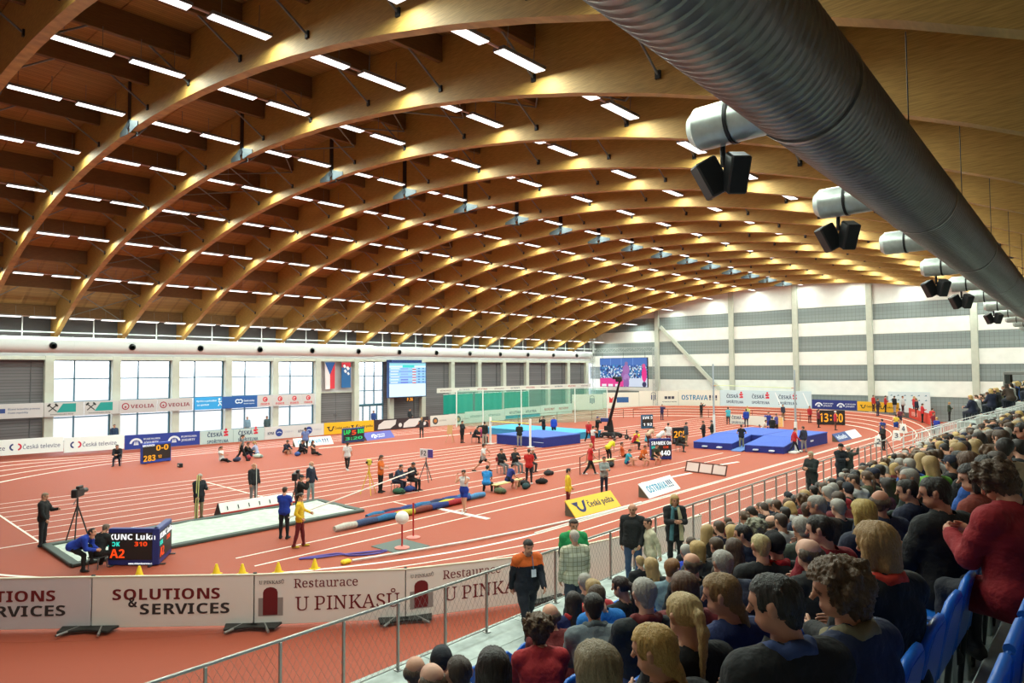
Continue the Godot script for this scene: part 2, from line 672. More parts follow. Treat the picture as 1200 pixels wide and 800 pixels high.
func row_y(j: int) -> float:
	return 1.74 + 0.372 * j - (0.15 if j > 5 else 0.0)


# ---------------------------------------------------------------- roof

func purlins() -> Array:
	var p := []
	for k in range(8, 0, -1):
		p.append(28.4 + 3.72 * k)
	for k in 9:
		p.append(26.4 - 3.75 * k)
	return p


func half_arch(l0: float, l1: float, n: int) -> ArrayMesh:
	var m := MB.new()
	for i in n:
		var a := lerpf(l0, l1, float(i) / n)
		var b := lerpf(l0, l1, float(i + 1) / n)
		var lo := []
		var hi := []
		for q in [[a, -0.15], [a, 0.15], [b, 0.15], [b, -0.15]]:
			lo.append(V(q[0], prof(q[0]), q[1]))
			hi.append(V(q[0], prof(q[0]) + 2.05, q[1]))
		m.quad(lo[1], lo[0], lo[3], lo[2])
		m.quad(hi[0], hi[1], hi[2], hi[3])
		m.quad(lo[0], hi[0], hi[3], lo[3])
		m.quad(lo[2], hi[2], hi[1], lo[1])
		if i == 0:
			m.quad(lo[0], lo[1], hi[1], hi[0])
		if i == n - 1:
			m.quad(lo[2], lo[3], hi[3], hi[2])
	# every face turned outwards whatever the direction of travel
	var c := MB.new()
	for i in range(0, m.v.size(), 3):
		var g := (m.v[i] + m.v[i + 1] + m.v[i + 2]) / 3.0
		var l := -g.x
		var mid := Vector3(g.x, prof(l) + 1.0, 0)
		c.flat([m.v[i], m.v[i + 1], m.v[i + 2]], Vector3(mid.x, mid.y, 0.0))
	return c.mesh()


func build_roof() -> void:
	var wood := tmat("glued timber", Color(0.72, 0.58, 0.31), tex.wood, Vector3(0.12, 2.4, 0.12), 0.62, 0.0, 0.2)
	var deck := tmat("roof boards", Color(0.66, 0.51, 0.28), tex.boards, Vector3(0.78, 0.78, 0.10), 0.7, 0.0, 0.6)
	var beam := tmat("purlin timber", Color(0.46, 0.34, 0.18), tex.wood, Vector3(0.5, 2.4, 0.12), 0.65)
	var steel := rgb(116, 120, 118, 0.5, 0.2)
	var plate := rgb(74, 84, 90, 0.6, 0.3)
	var dark := rgb(34, 38, 44, 0.5, 0.4)
	var pl := purlins()
	# one arch, then copies
	var arch := thing("roof_arch", "", "roof arch", Vector3.ZERO, 0.0, "timber roof arches")
	part("timber_half", half_arch(60.2, 28.56, 16), wood, arch)
	part("timber_half", half_arch(28.24, -4.3, 16), wood, arch)
	for s in [-1, 1]:
		for e in [-1, 1]:
			var p := PackedVector2Array()
			for q in [[0.1, -0.1], [1.0, -0.02], [1.0, 0.14], [0.45, 0.3], [0.1, 0.42]]:
				p.append(Vector2(-28.4 + s * q[0], prof(28.4) + q[1]))
			part("hinge_plate", MB.new().prism(p, Transform3D(Basis(), Vector3(0, 0, e * 0.165)), 0.03).mesh(), plate, arch)
	part("hinge_pin", MB.new().rod(V(28.4, prof(28.4) + 0.2, -0.22), V(28.4, prof(28.4) + 0.2, 0.22), 0.13, 12).mesh(), dark, arch)
	part("hinge_post", boxm(V(28.4, prof(28.4) + 1.2, 0), Vector3(0.3, 1.7, 0.34)), dark, arch)
	for l in pl:
		if l < 58.0 and l > -3.0 and absf(l - 28.4) > 1.0:
			for e in [-1, 1]:
				var a := V(l, prof(l) + 0.42, e * 0.17)
				var b := V(l, prof(l) + 1.28, e * 1.45)
				var br := part("knee_brace", MB.new().rod(a, b, 0.032, 6).mesh(), steel, arch)
				part("bracket", boxm(a, Vector3(0.14, 0.2, 0.07), 0.01), dark, br)
	for i in range(-4, 15):
		var lab := "curved timber roof arch with steel hinge, %s from the viewer" % ordinal(i + 4)
		if i == -4:
			arch.position = V(0, 0, ARCH0 + BAY * i)
			arch.set_meta("label", "curved timber roof arch behind the viewer")
		else:
			copy_of(arch, V(0, 0, ARCH0 + BAY * i), 0.0, lab)
	# roof: outer skin, board panels between the purlins, purlins, crossed rods
	var m := MB.new()
	for i in 34:
		var a := lerpf(60.3, -4.8, i / 34.0)
		var b := lerpf(60.3, -4.8, (i + 1) / 34.0)
		var lo := []
		var hi := []
		for q in [[a, -9.4], [a, 83.4], [b, 83.4], [b, -9.4]]:
			lo.append(V(q[0], prof(q[0]) + 2.22, q[1]))
			hi.append(V(q[0], prof(q[0]) + 2.5, q[1]))
		m.hexa(lo, hi)
	var ce := struct("ceiling", m.mesh(), deck)
	var edges := [60.2] + pl + [-4.6]
	var rest := MB.new()
	var made := 0
	for i in range(-3, 15):
		var f0: float = ARCH0 + BAY * i + 0.16
		for h in 2:
			var fa: float = f0 + h * (BAY - 0.32) * 0.5 + 0.012
			var fb: float = f0 + (h + 1) * (BAY - 0.32) * 0.5 - 0.012
			for k in edges.size() - 1:
				var la: float = edges[k] - 0.01
				var lb: float = edges[k + 1] + 0.01
				var lo := []
				var hi := []
				for q in [[la, fa], [la, fb], [lb, fb], [lb, fa]]:
					lo.append(V(q[0], prof(q[0]) + 2.06, q[1]))
					hi.append(V(q[0], prof(q[0]) + 2.24, q[1]))
				if made < 300 and la > 5.0 and i >= -2:
					part("deck_panel", MB.new().hexa(lo, hi).mesh(), deck, ce)
					made += 1
				else:
					rest.hexa(lo, hi)
	part("deck_panel", rest.mesh(), deck, ce).set_meta("kind", "stuff")
	var pm := boxm(Vector3(0, 0.42, 0), Vector3(0.18, 0.86, BAY - 0.32), 0.015)
	for i in range(-3, 15):
		for l in pl:
			if l > -3.0:
				part("purlin", pm, beam, ce, Transform3D(Basis(), V(l, prof(l) + 1.24, ARCH0 + BAY * (i + 0.5))))
	for i in [0, 4, 9]:
		for k in pl.size() - 1:
			var la: float = pl[k]
			var lb: float = pl[k + 1]
			var f0: float = ARCH0 + BAY * i + 0.2
			var f1: float = f0 + BAY - 0.4
			part("brace_rod", MB.new().rod(V(la, prof(la) + 1.15, f0), V(lb, prof(lb) + 1.15, f1), 0.03, 6).mesh(), steel, ce)
			part("brace_rod", MB.new().rod(V(la, prof(la) + 1.15, f1), V(lb, prof(lb) + 1.15, f0), 0.03, 6).mesh(), steel, ce)


func ordinal(n: int) -> String:
	var w := ["zeroth", "first", "second", "third", "fourth", "fifth", "sixth", "seventh", "eighth", "ninth", "tenth", "eleventh", "twelfth", "thirteenth", "fourteenth", "fifteenth", "sixteenth", "seventeenth", "eighteenth", "nineteenth", "twentieth"]
	return w[n] if n < w.size() else "%dth" % n


func build_lamps() -> void:
	var casing := rgb(120, 118, 116, 0.5, 0.3)
	var lit := glow(Color(1.0, 0.97, 0.96), LAMP_GLOW)
	var housing := boxm(Vector3(0, 0.05, 0), Vector3(0.38, 0.09, 1.62), 0.015)
	var tile := boxm(Vector3(0, -0.003, 0), Vector3(0.33, 0.02, 1.56))
	var hang := MB.new().tube([Vector3(0, 0.78, -0.5), Vector3(0, 0.1, -0.5), Vector3(0, 0.1, 0.5), Vector3(0, 0.78, 0.5)], 0.012, 5).mesh()
	var pipe := boxm(Vector3(0, 0.06, -1.08), Vector3(0.06, 0.05, 0.62), 0.01)
	var proto := thing("ceiling_light", "", "ceiling light", Vector3.ZERO, 0.0, "strip lights under the timber roof")
	part("housing", housing, casing, proto)
	part("diffuser", tile, lit, proto)
	part("hanger", hang, casing, proto)
	part("conduit", pipe, rgb(190, 160, 150), proto)
	var first := true
	for i in range(-3, 16):
		for r in ROWS.size():
			for s in 2:
				if (i == 15 and s == 1) or (r > 2 and i < -2):
					continue
				var l: float = ROWS[r]
				var f := ARCH0 + BAY * i + ((1.25 if s == 0 else 3.32) if i < 15 else -0.1)
				var at := V(l, prof(l) + 0.5, f)
				var slope := (prof(l + 0.1) - prof(l - 0.1)) / 0.2
				var lab := "white strip light, %s row from left wall, %s bay, %s of pair" % [ordinal(ROWS.size() - r), ordinal(i + 4), "nearer" if s == 0 else "farther"]
				var o: Node3D = proto if first else copy_of(proto, at, 0.0, lab)
				o.position = at
				o.set_meta("label", lab)
				o.rotation.z = atan(-slope) * 0.35
				if s == 1:
					o.get_node("conduit").position.z = 4.0
				first = false
				var a := AreaLight3D.new()
				a.name = "lamp_light"
				a.area_size = Vector2(0.33, 1.56)
				a.light_energy = LAMP_POWER
				a.light_color = Color(0.94, 1.0, 0.945)
				a.area_range = 200.0
				a.area_attenuation = 2.0
				a.shadow_enabled = true
				a.basis = o.basis * Basis(Vector3.RIGHT, -PI / 2)
				a.position = at + o.basis * Vector3(0, -0.03, 0)
				add_child(a, true)


func build_ducts() -> void:
	var zinc := tmat("galvanised duct", Color(0.60, 0.60, 0.59), tex.blotch, Vector3(0.8, 0.8, 0.8), 0.36, 0.7)
	var shiny := tmat("bright galvanised sheet", Color(0.80, 0.84, 0.82), tex.blotch, Vector3(0.9, 0.9, 0.9), 0.34, 0.45)
	var black := rgb(18, 20, 22, 0.5)
	var white := rgb(214, 220, 220, 0.45)
	# the big spiral duct on the right
	var dir := Vector3(-0.0267, -0.0055, -1.0).normalized()
	var start := Vector3(-2.1, 8.72, 2.0)
	var bs := Basis(Vector3.RIGHT, -PI / 2)
	bs.y = dir
	bs.x = Vector3.UP.cross(dir).normalized()
	bs.z = bs.x.cross(bs.y)
	var d := thing("spiral_duct", "large corrugated grey metal air duct hanging along the right side of the roof", "air duct")
	var p := [Vector2(0.53, 0.0)]
	var y := 0.0
	while y < 40.0:
		for q in [[0.53, 0.09], [0.547, 0.105], [0.547, 0.12], [0.53, 0.135]]:
			p.append(Vector2(q[0], y + q[1]))
		y += 0.135
	part("duct_tube", MB.new().lathe(start, bs, p, 36).mesh(), zinc, d)
	part("duct_tube", MB.new().lathe(start, bs, [Vector2(0.53, 40.0), Vector2(0.53, 82.0)], 30).mesh(), zinc, d)
	for k in 13:
		part("joint_band", MB.new().lathe(start, bs, [Vector2(0.53, 3.0 + 6.0 * k), Vector2(0.558, 3.0 + 6.0 * k), Vector2(0.558, 3.07 + 6.0 * k), Vector2(0.53, 3.07 + 6.0 * k)], 32).mesh(), zinc, d)
	for k in 17:
		var c := start + dir * (ARCH0 + BAY * (k - 2) - 2.0)
		for s in [-1, 1]:
			part("hanging_wire", MB.new().rod(c + Vector3(s * 0.5, 0.1, 0), Vector3(c.x + s * 0.5, prof(-c.x - s * 0.5) + 0.1, c.z), 0.008, 5).mesh(), black, d)
	for k in 15:
		var e := Vector3(-3.502, 8.511, -6.96) + dir * 4.5 * k
		var nb := Basis(Vector3(0, 1, 0), Vector3(-1, 0, 0), Vector3(0, 0, 1))
		var nz := thing("jet_nozzle", "shiny metal jet nozzle on the big duct, %s from the viewer" % ordinal(k + 1), "air nozzle", e, 0.0, "jet nozzles along the big duct")
		part("nozzle_tube", MB.new().lathe(Vector3.ZERO, nb, [Vector2(0.235, -1.0), Vector2(0.235, -0.42), Vector2(0.24, -0.42), Vector2(0.24, -0.03), Vector2(0.215, 0.0), Vector2(0.17, 0.06), Vector2(0.0, 0.02)], 28).mesh(), shiny, nz)
		part("clamp_band", MB.new().lathe(Vector3.ZERO, nb, [Vector2(0.24, -0.44), Vector2(0.25, -0.44), Vector2(0.25, -0.40), Vector2(0.24, -0.40)], 28).mesh(), black, nz)
		if k in [0, 1, 3, 4, 6]:
			var sp := thing("loudspeaker", "black double loudspeaker hanging below the %s jet nozzle of the big duct" % ordinal(k + 1), "loudspeaker", e + Vector3(0.25, -0.55, -0.1), 0.0, "hanging loudspeakers")
			for s in [-1, 1]:
				var rb := Basis(Vector3.UP, s * 0.75) * Basis(Vector3.RIGHT, 0.5)
				part("cabinet", MB.new().box(Vector3(s * 0.15, 0, 0), Vector3(0.22, 0.42, 0.26), rb, 0.02).mesh(), black, sp)
			part("bracket", MB.new().rod(Vector3(0, 0.1, 0), Vector3(0, 0.42, 0), 0.03).mesh(), black, sp)
	# the white duct along the left wall
	var w := thing("round_duct", "long white round air duct along the top of the left wall", "air duct")
	var wb := Basis(Vector3.RIGHT, -PI / 2)
	part("duct_tube", MB.new().lathe(V(56.5, 7.72, -8.0), wb, [Vector2(0.58, 0), Vector2(0.58, 48.4)], 28).mesh(), white, w)
	part("duct_tube", MB.new().lathe(V(56.5, 7.72, -8.0), wb, [Vector2(0.5, 48.4), Vector2(0.5, 86.0), Vector2(0.0, 86.0)], 28).mesh(), white, w)
	for k in 12:
		part("joint_band", MB.new().lathe(V(56.5, 7.72, -8.0), wb, [Vector2(0.58, 7.0 * k + 1.0), Vector2(0.6, 7.0 * k + 1.0), Vector2(0.6, 7.0 * k + 1.09), Vector2(0.58, 7.0 * k + 1.09)] if k < 7 else [Vector2(0.5, 7.0 * k + 1.0), Vector2(0.52, 7.0 * k + 1.0), Vector2(0.52, 7.0 * k + 1.09), Vector2(0.5, 7.0 * k + 1.09)], 28).mesh(), white, w)
	for k in 13:
		var f := 12.7 + 5.12 * k
		var at := V(56.5 - (0.58 if f < 40 else 0.5), 7.66, f)
		var nb := Basis(Vector3(0, 1, 0), Vector3(1, -0.15, 0).normalized(), Vector3(0, 0, 1))
		var nz := thing("ball_nozzle", "white ball nozzle with a dark mouth on the white duct, %s from the left" % ordinal(k + 1), "air nozzle", at, 0.0, "ball nozzles along the white duct")
		part("collar", MB.new().lathe(Vector3.ZERO, nb, [Vector2(0.24, -0.1), Vector2(0.24, 0.05), Vector2(0.17, 0.14), Vector2(0.10, 0.14)], 18).mesh(), white, nz)
		part("mouth", MB.new().lathe(Vector3.ZERO, nb, [Vector2(0.105, 0.11), Vector2(0.0, 0.11)], 18).mesh(), black, nz)


# ---------------------------------------------------------------- screens, flags, banners

func img_mat(im: Image, energy: float) -> StandardMaterial3D:
	var m := StandardMaterial3D.new()
	var t := ImageTexture.create_from_image(im)
	if energy > 0.0:
		m.albedo_color = Color(0.03, 0.03, 0.03)
		m.emission_enabled = true
		m.emission_texture = t
		m.emission_energy_multiplier = energy
	else:
		m.albedo_texture = t
	m.roughness = 0.6
	return m


func face_panel(w: float, h: float, z := 0.0) -> ArrayMesh:
	var m := MB.new()
	m.quad_uv(Vector3(-w / 2, -h / 2, z), Vector3(w / 2, -h / 2, z), Vector3(w / 2, h / 2, z), Vector3(-w / 2, h / 2, z))
	return m.mesh()


func screen_light(at: Transform3D, w: float, h: float, e: float, c: Color) -> void:
	var a := AreaLight3D.new()
	a.name = "screen_light"
	a.area_size = Vector2(w, h)
	a.light_energy = e
	a.light_color = c
	a.area_range = 120.0
	a.area_attenuation = 2.0
	a.shadow_enabled = true
	a.transform = at * Transform3D(Basis(Vector3.UP, PI), Vector3(0, 0, 0.06))
	a.transform = at.translated_local(Vector3(0, 0, 0.06)) * Transform3D(Basis(Vector3.UP, PI), Vector3.ZERO)
	add_child(a, true)


func blob(im: Image, c: Vector2, r: Vector2, col: Color) -> void:
	for y in range(maxi(0, int(c.y - r.y)), mini(im.get_height(), int(c.y + r.y) + 1)):
		for x in range(maxi(0, int(c.x - r.x)), mini(im.get_width(), int(c.x + r.x) + 1)):
			var d := (Vector2(x, y) - c) / r
			if d.length_squared() <= 1.0:
				im.set_pixel(x, y, col)


func build_end_displays() -> void:
	var alu := rgb(176, 182, 180, 0.4, 0.5)
	var black := rgb(16, 18, 22, 0.5)
	# video wall
	var im := Image.create(256, 134, false, Image.FORMAT_RGB8)
	im.fill(Color8(60, 110, 190))
	im.fill_rect(Rect2i(0, 0, 256, 30), Color8(72, 118, 196))
	for x in [58, 118, 180]:
		im.fill_rect(Rect2i(x, 0, 3, 34), Color8(120, 160, 220))
	for k in 420:
		var p := Vector2(rng.randf() * 256, 34 + rng.randf() * 62)
		var c: Color = [Color8(20, 40, 90), Color8(200, 225, 240), Color8(50, 150, 200), Color8(24, 60, 130), Color8(230, 235, 245)][rng.randi() % 5]
		blob(im, p, Vector2(3, 4.5), c)
	im.fill_rect(Rect2i(0, 94, 130, 40), Color8(236, 60, 150))
	im.fill_rect(Rect2i(130, 94, 126, 40), Color8(216, 226, 244))
	for x in [10, 46, 84]:
		im.fill_rect(Rect2i(x, 122, 26, 12), Color8(250, 244, 250))
	for q in [[146, 26, 9, 10, 150, 110, 160], [144, 55, 19, 24, 168, 110, 180], [128, 84, 10, 20, 160, 100, 172], [146, 92, 17, 18, 176, 130, 196], [150, 116, 10, 22, 150, 96, 170], [136, 118, 7, 20, 150, 96, 170], [112, 92, 12, 8, 30, 26, 40]]:
		blob(im, Vector2(q[0], q[1]), Vector2(q[2], q[3]), Color8(q[4], q[5], q[6]))
	for q in [[238, 38, 9, 11, 226, 90, 150], [240, 76, 13, 34, 240, 40, 140], [240, 122, 11, 12, 40, 40, 90]]:
		blob(im, Vector2(q[0], q[1]), Vector2(q[2], q[3]), Color8(q[4], q[5], q[6]))
	var at := V(50.0, 5.3, 76.5)
	var vs := thing("video_screen", "large video screen hanging in a truss frame, showing a person before a blue crowd", "video screen", at)
	part("cabinet", boxm(Vector3(0, 0, -0.12), Vector3(7.6, 3.95, 0.2), 0.02), black, vs)
	part("display", face_panel(7.5, 3.85), img_mat(im, 0.95), vs)
	for x in [-3.4, 0.0, 3.4]:
		part("hanging_strap", MB.new().rod(Vector3(x, 1.95, -0.1), Vector3(x, 2.75, -0.1), 0.025).mesh(), black, vs)
	screen_light(Transform3D(Basis(), at), 7.5, 3.85, 4.0, Color(0.8, 0.8, 1.0))
	var tr := thing("truss_frame", "aluminium truss goal frame carrying the video screen in the far corner", "truss", V(50.0, 0, 76.35))
	truss(tr, "tower", Vector3(-4.95, 0, -0.1), Vector3(-4.95, 9.9, -0.1), 0.42, alu)
	truss(tr, "tower", Vector3(4.95, 0, -0.1), Vector3(4.95, 8.6, -0.1), 0.42, alu)
	truss(tr, "beam", Vector3(-4.7, 8.3, -0.1), Vector3(4.7, 8.3, -0.1), 0.6, alu)
	part("head_block", boxm(Vector3(-4.95, 9.95, -0.1), Vector3(0.7, 0.16, 0.6), 0.02), alu, tr)
	# results screen on the left wall
	var rs := Image.create(256, 184, false, Image.FORMAT_RGB8)
	rs.fill(Color8(222, 246, 250))
	rs.fill_rect(Rect2i(0, 0, 256, 14), Color8(150, 216, 226))
	rs.fill_rect(Rect2i(90, 10, 84, 14), Color8(60, 214, 208))
	for k in 6:
		var y := 27 + 15 * k
		rs.fill_rect(Rect2i(0, y - 3, 256, 14), Color8(150, 206, 236) if k % 2 == 0 else Color8(130, 180, 232))
		rs.fill_rect(Rect2i(8, y, 62 - 6 * (k % 3), 6), Color8(226, 240, 250))
		rs.fill_rect(Rect2i(200, y, 14, 6), Color8(70, 120, 190))
		rs.fill_rect(Rect2i(232, y, 12, 6), Color8(80, 130, 190))
		rs.fill_rect(Rect2i(78, y, 52, 8), Color8(112, 128, 220) if k > 3 else Color8(140, 176, 232))
		rs.fill_rect(Rect2i(160, y - 1, 26, 5), Color8(226, 240, 250))
		rs.fill_rect(Rect2i(160, y + 4, 26, 5), Color8(206, 40, 66))
	var rxf := Transform3D(Basis(Vector3.UP, PI / 2), V(58.2, 4.7, 46.3))
	var rb := thing("results_screen", "bright results screen listing athletes, hung on the grey left wall", "results screen", rxf.origin, PI / 2)
	part("cabinet", boxm(Vector3(0, 0, -0.16), Vector3(5.3, 3.85, 0.3), 0.03), rgb(34, 66, 120), rb)
	part("display", face_panel(5.05, 3.66), img_mat(rs, 1.15), rb)
	part("bracket", boxm(Vector3(0, 2.05, -0.6), Vector3(4.2, 0.3, 0.9)), rgb(30, 60, 120), rb)
	screen_light(rxf, 5.0, 3.6, 3.0, Color(0.85, 0.95, 1.0))
	var cl := thing("led_clock", "small orange led sign hanging under the results screen", "led sign", V(58.2, 2.55, 46.6), PI / 2)
	part("case", boxm(Vector3(0, 0, -0.06), Vector3(1.0, 0.5, 0.1), 0.02), black, cl)
	text(cl, "P.36", 0.82, 0.36, glow(Color(1.0, 0.62, 0.1), 1.2), Transform3D(Basis(), Vector3(0, 0, 0.0)))
	# two flags above the gates
	var fx := Transform3D(Basis(Vector3.UP, PI / 2), Vector3.ZERO)
	var f1 := thing("flag", "hanging national flag, white and red with a blue wedge, above the grey gates", "flag", V(59.3, 5.3, 37.2), PI / 2, "flags on the left wall")
	part("white_stripe", MB.new().prism(PackedVector2Array([Vector2(-0.6, 1.3), Vector2(-0.52, -1.4), Vector2(0.02, -1.4), Vector2(0.0, 1.3)]), Transform3D(), 0.02).mesh(), rgb(226, 214, 218), f1)
	part("red_stripe", MB.new().prism(PackedVector2Array([Vector2(0.0, 1.3), Vector2(0.02, -1.4), Vector2(0.56, -1.35), Vector2(0.58, 1.3)]), Transform3D(), 0.02).mesh(), rgb(206, 48, 62), f1)
	part("blue_wedge", MB.new().prism(PackedVector2Array([Vector2(-0.6, 1.3), Vector2(0.58, 1.3), Vector2(0.0, 0.05)]), Transform3D(Basis(), Vector3(0, 0, 0.015)), 0.02).mesh(), rgb(36, 84, 150), f1)
	part("pole", MB.new().rod(Vector3(-0.7, 1.34, 0), Vector3(0.7, 1.34, 0), 0.03).mesh(), alu, f1)
	var f2 := thing("flag", "hanging blue city flag with a red top and white emblem, above the grey gates", "flag", V(59.3, 5.3, 39.1), PI / 2, "flags on the left wall")
	part("cloth", boxm(Vector3(0, 0, 0), Vector3(1.1, 2.6, 0.02)), rgb(30, 92, 150), f2)
	part("red_band", boxm(Vector3(0, 1.05, 0.012), Vector3(1.1, 0.5, 0.02)), rgb(196, 44, 60), f2)
	for q in [[-0.2, 0.9, 0.25], [0.2, 0.7, 0.28], [-0.1, 0.4, 0.25], [0.25, 0.15, 0.22]]:
		part("emblem", MB.new().box(Vector3(q[0], q[1], 0.03), Vector3(q[2], q[2] * 1.3, 0.02), Basis(Vector3(0, 0, 1), 0.6), 0.005).mesh(), rgb(232, 232, 236), f2)
	part("pole", MB.new().rod(Vector3(-0.65, 1.34, 0), Vector3(0.65, 1.34, 0), 0.03).mesh(), alu, f2)


func truss(parent: Node, called: String, a: Vector3, b: Vector3, w: float, m: Material) -> void:
	var d := (b - a).normalized()
	var x := d.cross(Vector3(0, 0, 1)).normalized() * w * 0.5
	var z := Vector3(0, 0, 1) * w * 0.5
	var mb := MB.new()
	for s in [[1, 1], [1, -1], [-1, 1], [-1, -1]]:
		mb.rod(a + x * s[0] + z * s[1], b + x * s[0] + z * s[1], 0.03, 6)
	var n := int(a.distance_to(b) / (w * 1.2))
	for k in n:
		var p := a.lerp(b, float(k) / n)
		var q := a.lerp(b, float(k + 1) / n)
		var s := 1 if k % 2 == 0 else -1
		mb.rod(p + x * s + z, q - x * s + z, 0.018, 5)
		mb.rod(p + x * s - z, q - x * s - z, 0.018, 5)
		mb.rod(p + x + z * s, q + x - z * s, 0.018, 5)
		mb.rod(p - x + z * s, q - x - z * s, 0.018, 5)
	part(called, mb.mesh(), m, parent)


func banner(label: String, a: Vector3, b: Vector3, h: float, col: Color, group := "", feet := false, called := "banner", thick := 0.05) -> Node3D:
	# a is the end on the viewer's left; local x runs along it from -w/2 to w/2, y from 0 to h
	var d := b - a
	var o := thing(called, label, "banner", (a + b) * 0.5, atan2(-d.z, d.x), group)
	var w := d.length()
	part("panel", boxm(Vector3(0, h / 2, -thick / 2), Vector3(w - 0.03, h, thick), 0.008), mat(col, 0.55), o)
	if feet:
		for s in [-1, 1]:
			part("foot", MB.new().box(Vector3(s * (w / 2 - 0.25), 0.03, 0.05), Vector3(0.7, 0.05, 0.4), Basis(Vector3.UP, 0.25 * s), 0.01).mesh(), rgb(40, 38, 34), o)
			part("foot_bar", MB.new().rod(Vector3(s * (w / 2 - 0.2), 0.03, -0.1), Vector3(s * (w / 2 - 0.45), 0.03, 0.5), 0.03).mesh(), rgb(150, 150, 146, 0.4, 0.6), o)
			part("post", MB.new().rod(Vector3(s * (w / 2 - 0.02), 0, -0.07), Vector3(s * (w / 2 - 0.02), h + 0.04, -0.07), 0.025).mesh(), rgb(60, 60, 60), o)
		part("top_edge", boxm(Vector3(0, h, -0.03), Vector3(w, 0.03, 0.07)), rgb(206, 198, 176), o)
	return o


func pt(o: Node, s: String, x: float, y: float, w: float, h: float, c: Color, font := "Droid Sans", bold := true) -> void:
	text(o, s, w, h, mat(c), Transform3D(Basis(), Vector3(x, y, 0.004)), font, bold)


func poly(o: Node, p: Array, c: Color, z := 0.004, called := "emblem") -> void:
	var q := PackedVector2Array()
	for e in p:
		q.append(Vector2(e[0], e[1]))
	part(called, MB.new().prism(q, Transform3D(Basis(), Vector3(0, 0, z)), 0.006).mesh(), mat(c), o)


func arc_shape(o: Node, x: float, y: float, r0: float, r1: float, w0: float, w1: float, c: Color, z := 0.004) -> void:
	var p := []
	for k in 13:
		var w := lerpf(w0, w1, k / 12.0)
		p.append([x + cos(w) * r1, y + sin(w) * r1])
	if r0 > 0.0:
		for k in 13:
			var w := lerpf(w1, w0, k / 12.0)
			p.append([x + cos(w) * r0, y + sin(w) * r0])
	poly(o, p, c, z)


func yogurt(o: Node, x: float, y: float, s: float) -> void:
	var w := Color8(226, 230, 240)
	arc_shape(o, x, y - 0.2 * s, 0.24 * s, 0.36 * s, 0.15, 2.99, w)
	for k in [-1, 0, 1]:
		poly(o, [[x + k * 0.09 * s - 0.045 * s, y - 0.25 * s], [x + k * 0.09 * s + 0.045 * s, y - 0.25 * s], [x + k * 0.07 * s, y + 0.02 * s]], w)
	pt(o, "MY JSME HOLLANDIA", x + 0.85 * s, y + 0.06 * s, 0.9 * s, 0.13 * s, w)
	pt(o, "JOGURTY", x + 0.8 * s, y - 0.16 * s, 0.8 * s, 0.17 * s, w)


func post_horn(o: Node, x: float, y: float, s: float, c: Color) -> void:
	arc_shape(o, x, y, 0.13 * s, 0.24 * s, PI * 0.95, PI * 2.05, c)
	poly(o, [[x - 0.42 * s, y + 0.2 * s], [x - 0.05 * s, y + 0.2 * s], [x - 0.2 * s, y - 0.02 * s]], c)
	poly(o, [[x + 0.14 * s, y + 0.02 * s], [x + 0.26 * s, y], [x + 0.36 * s, y + 0.24 * s], [x + 0.2 * s, y + 0.2 * s]], c)


func savings(o: Node, x: float, y: float, s: float) -> void:
	var c := Color8(28, 52, 92)
	var r := Color8(206, 40, 60)
	pt(o, "ČESKÁ", x - 0.14 * s, y + 0.15 * s, 0.72 * s, 0.27 * s, c)
	pt(o, "SPOŘITELNA", x, y - 0.2 * s, 1.02 * s, 0.2 * s, c)
	poly(o, [[x + 0.28 * s, y + 0.02 * s], [x + 0.5 * s, y + 0.02 * s], [x + 0.5 * s, y + 0.12 * s], [x + 0.38 * s, y + 0.16 * s], [x + 0.5 * s, y + 0.2 * s], [x + 0.5 * s, y + 0.27 * s], [x + 0.28 * s, y + 0.27 * s], [x + 0.28 * s, y + 0.17 * s], [x + 0.4 * s, y + 0.13 * s], [x + 0.28 * s, y + 0.09 * s]], r)
	arc_shape(o, x + 0.39 * s, y + 0.34 * s, 0.0, 0.06 * s, 0.0, 6.0, r)


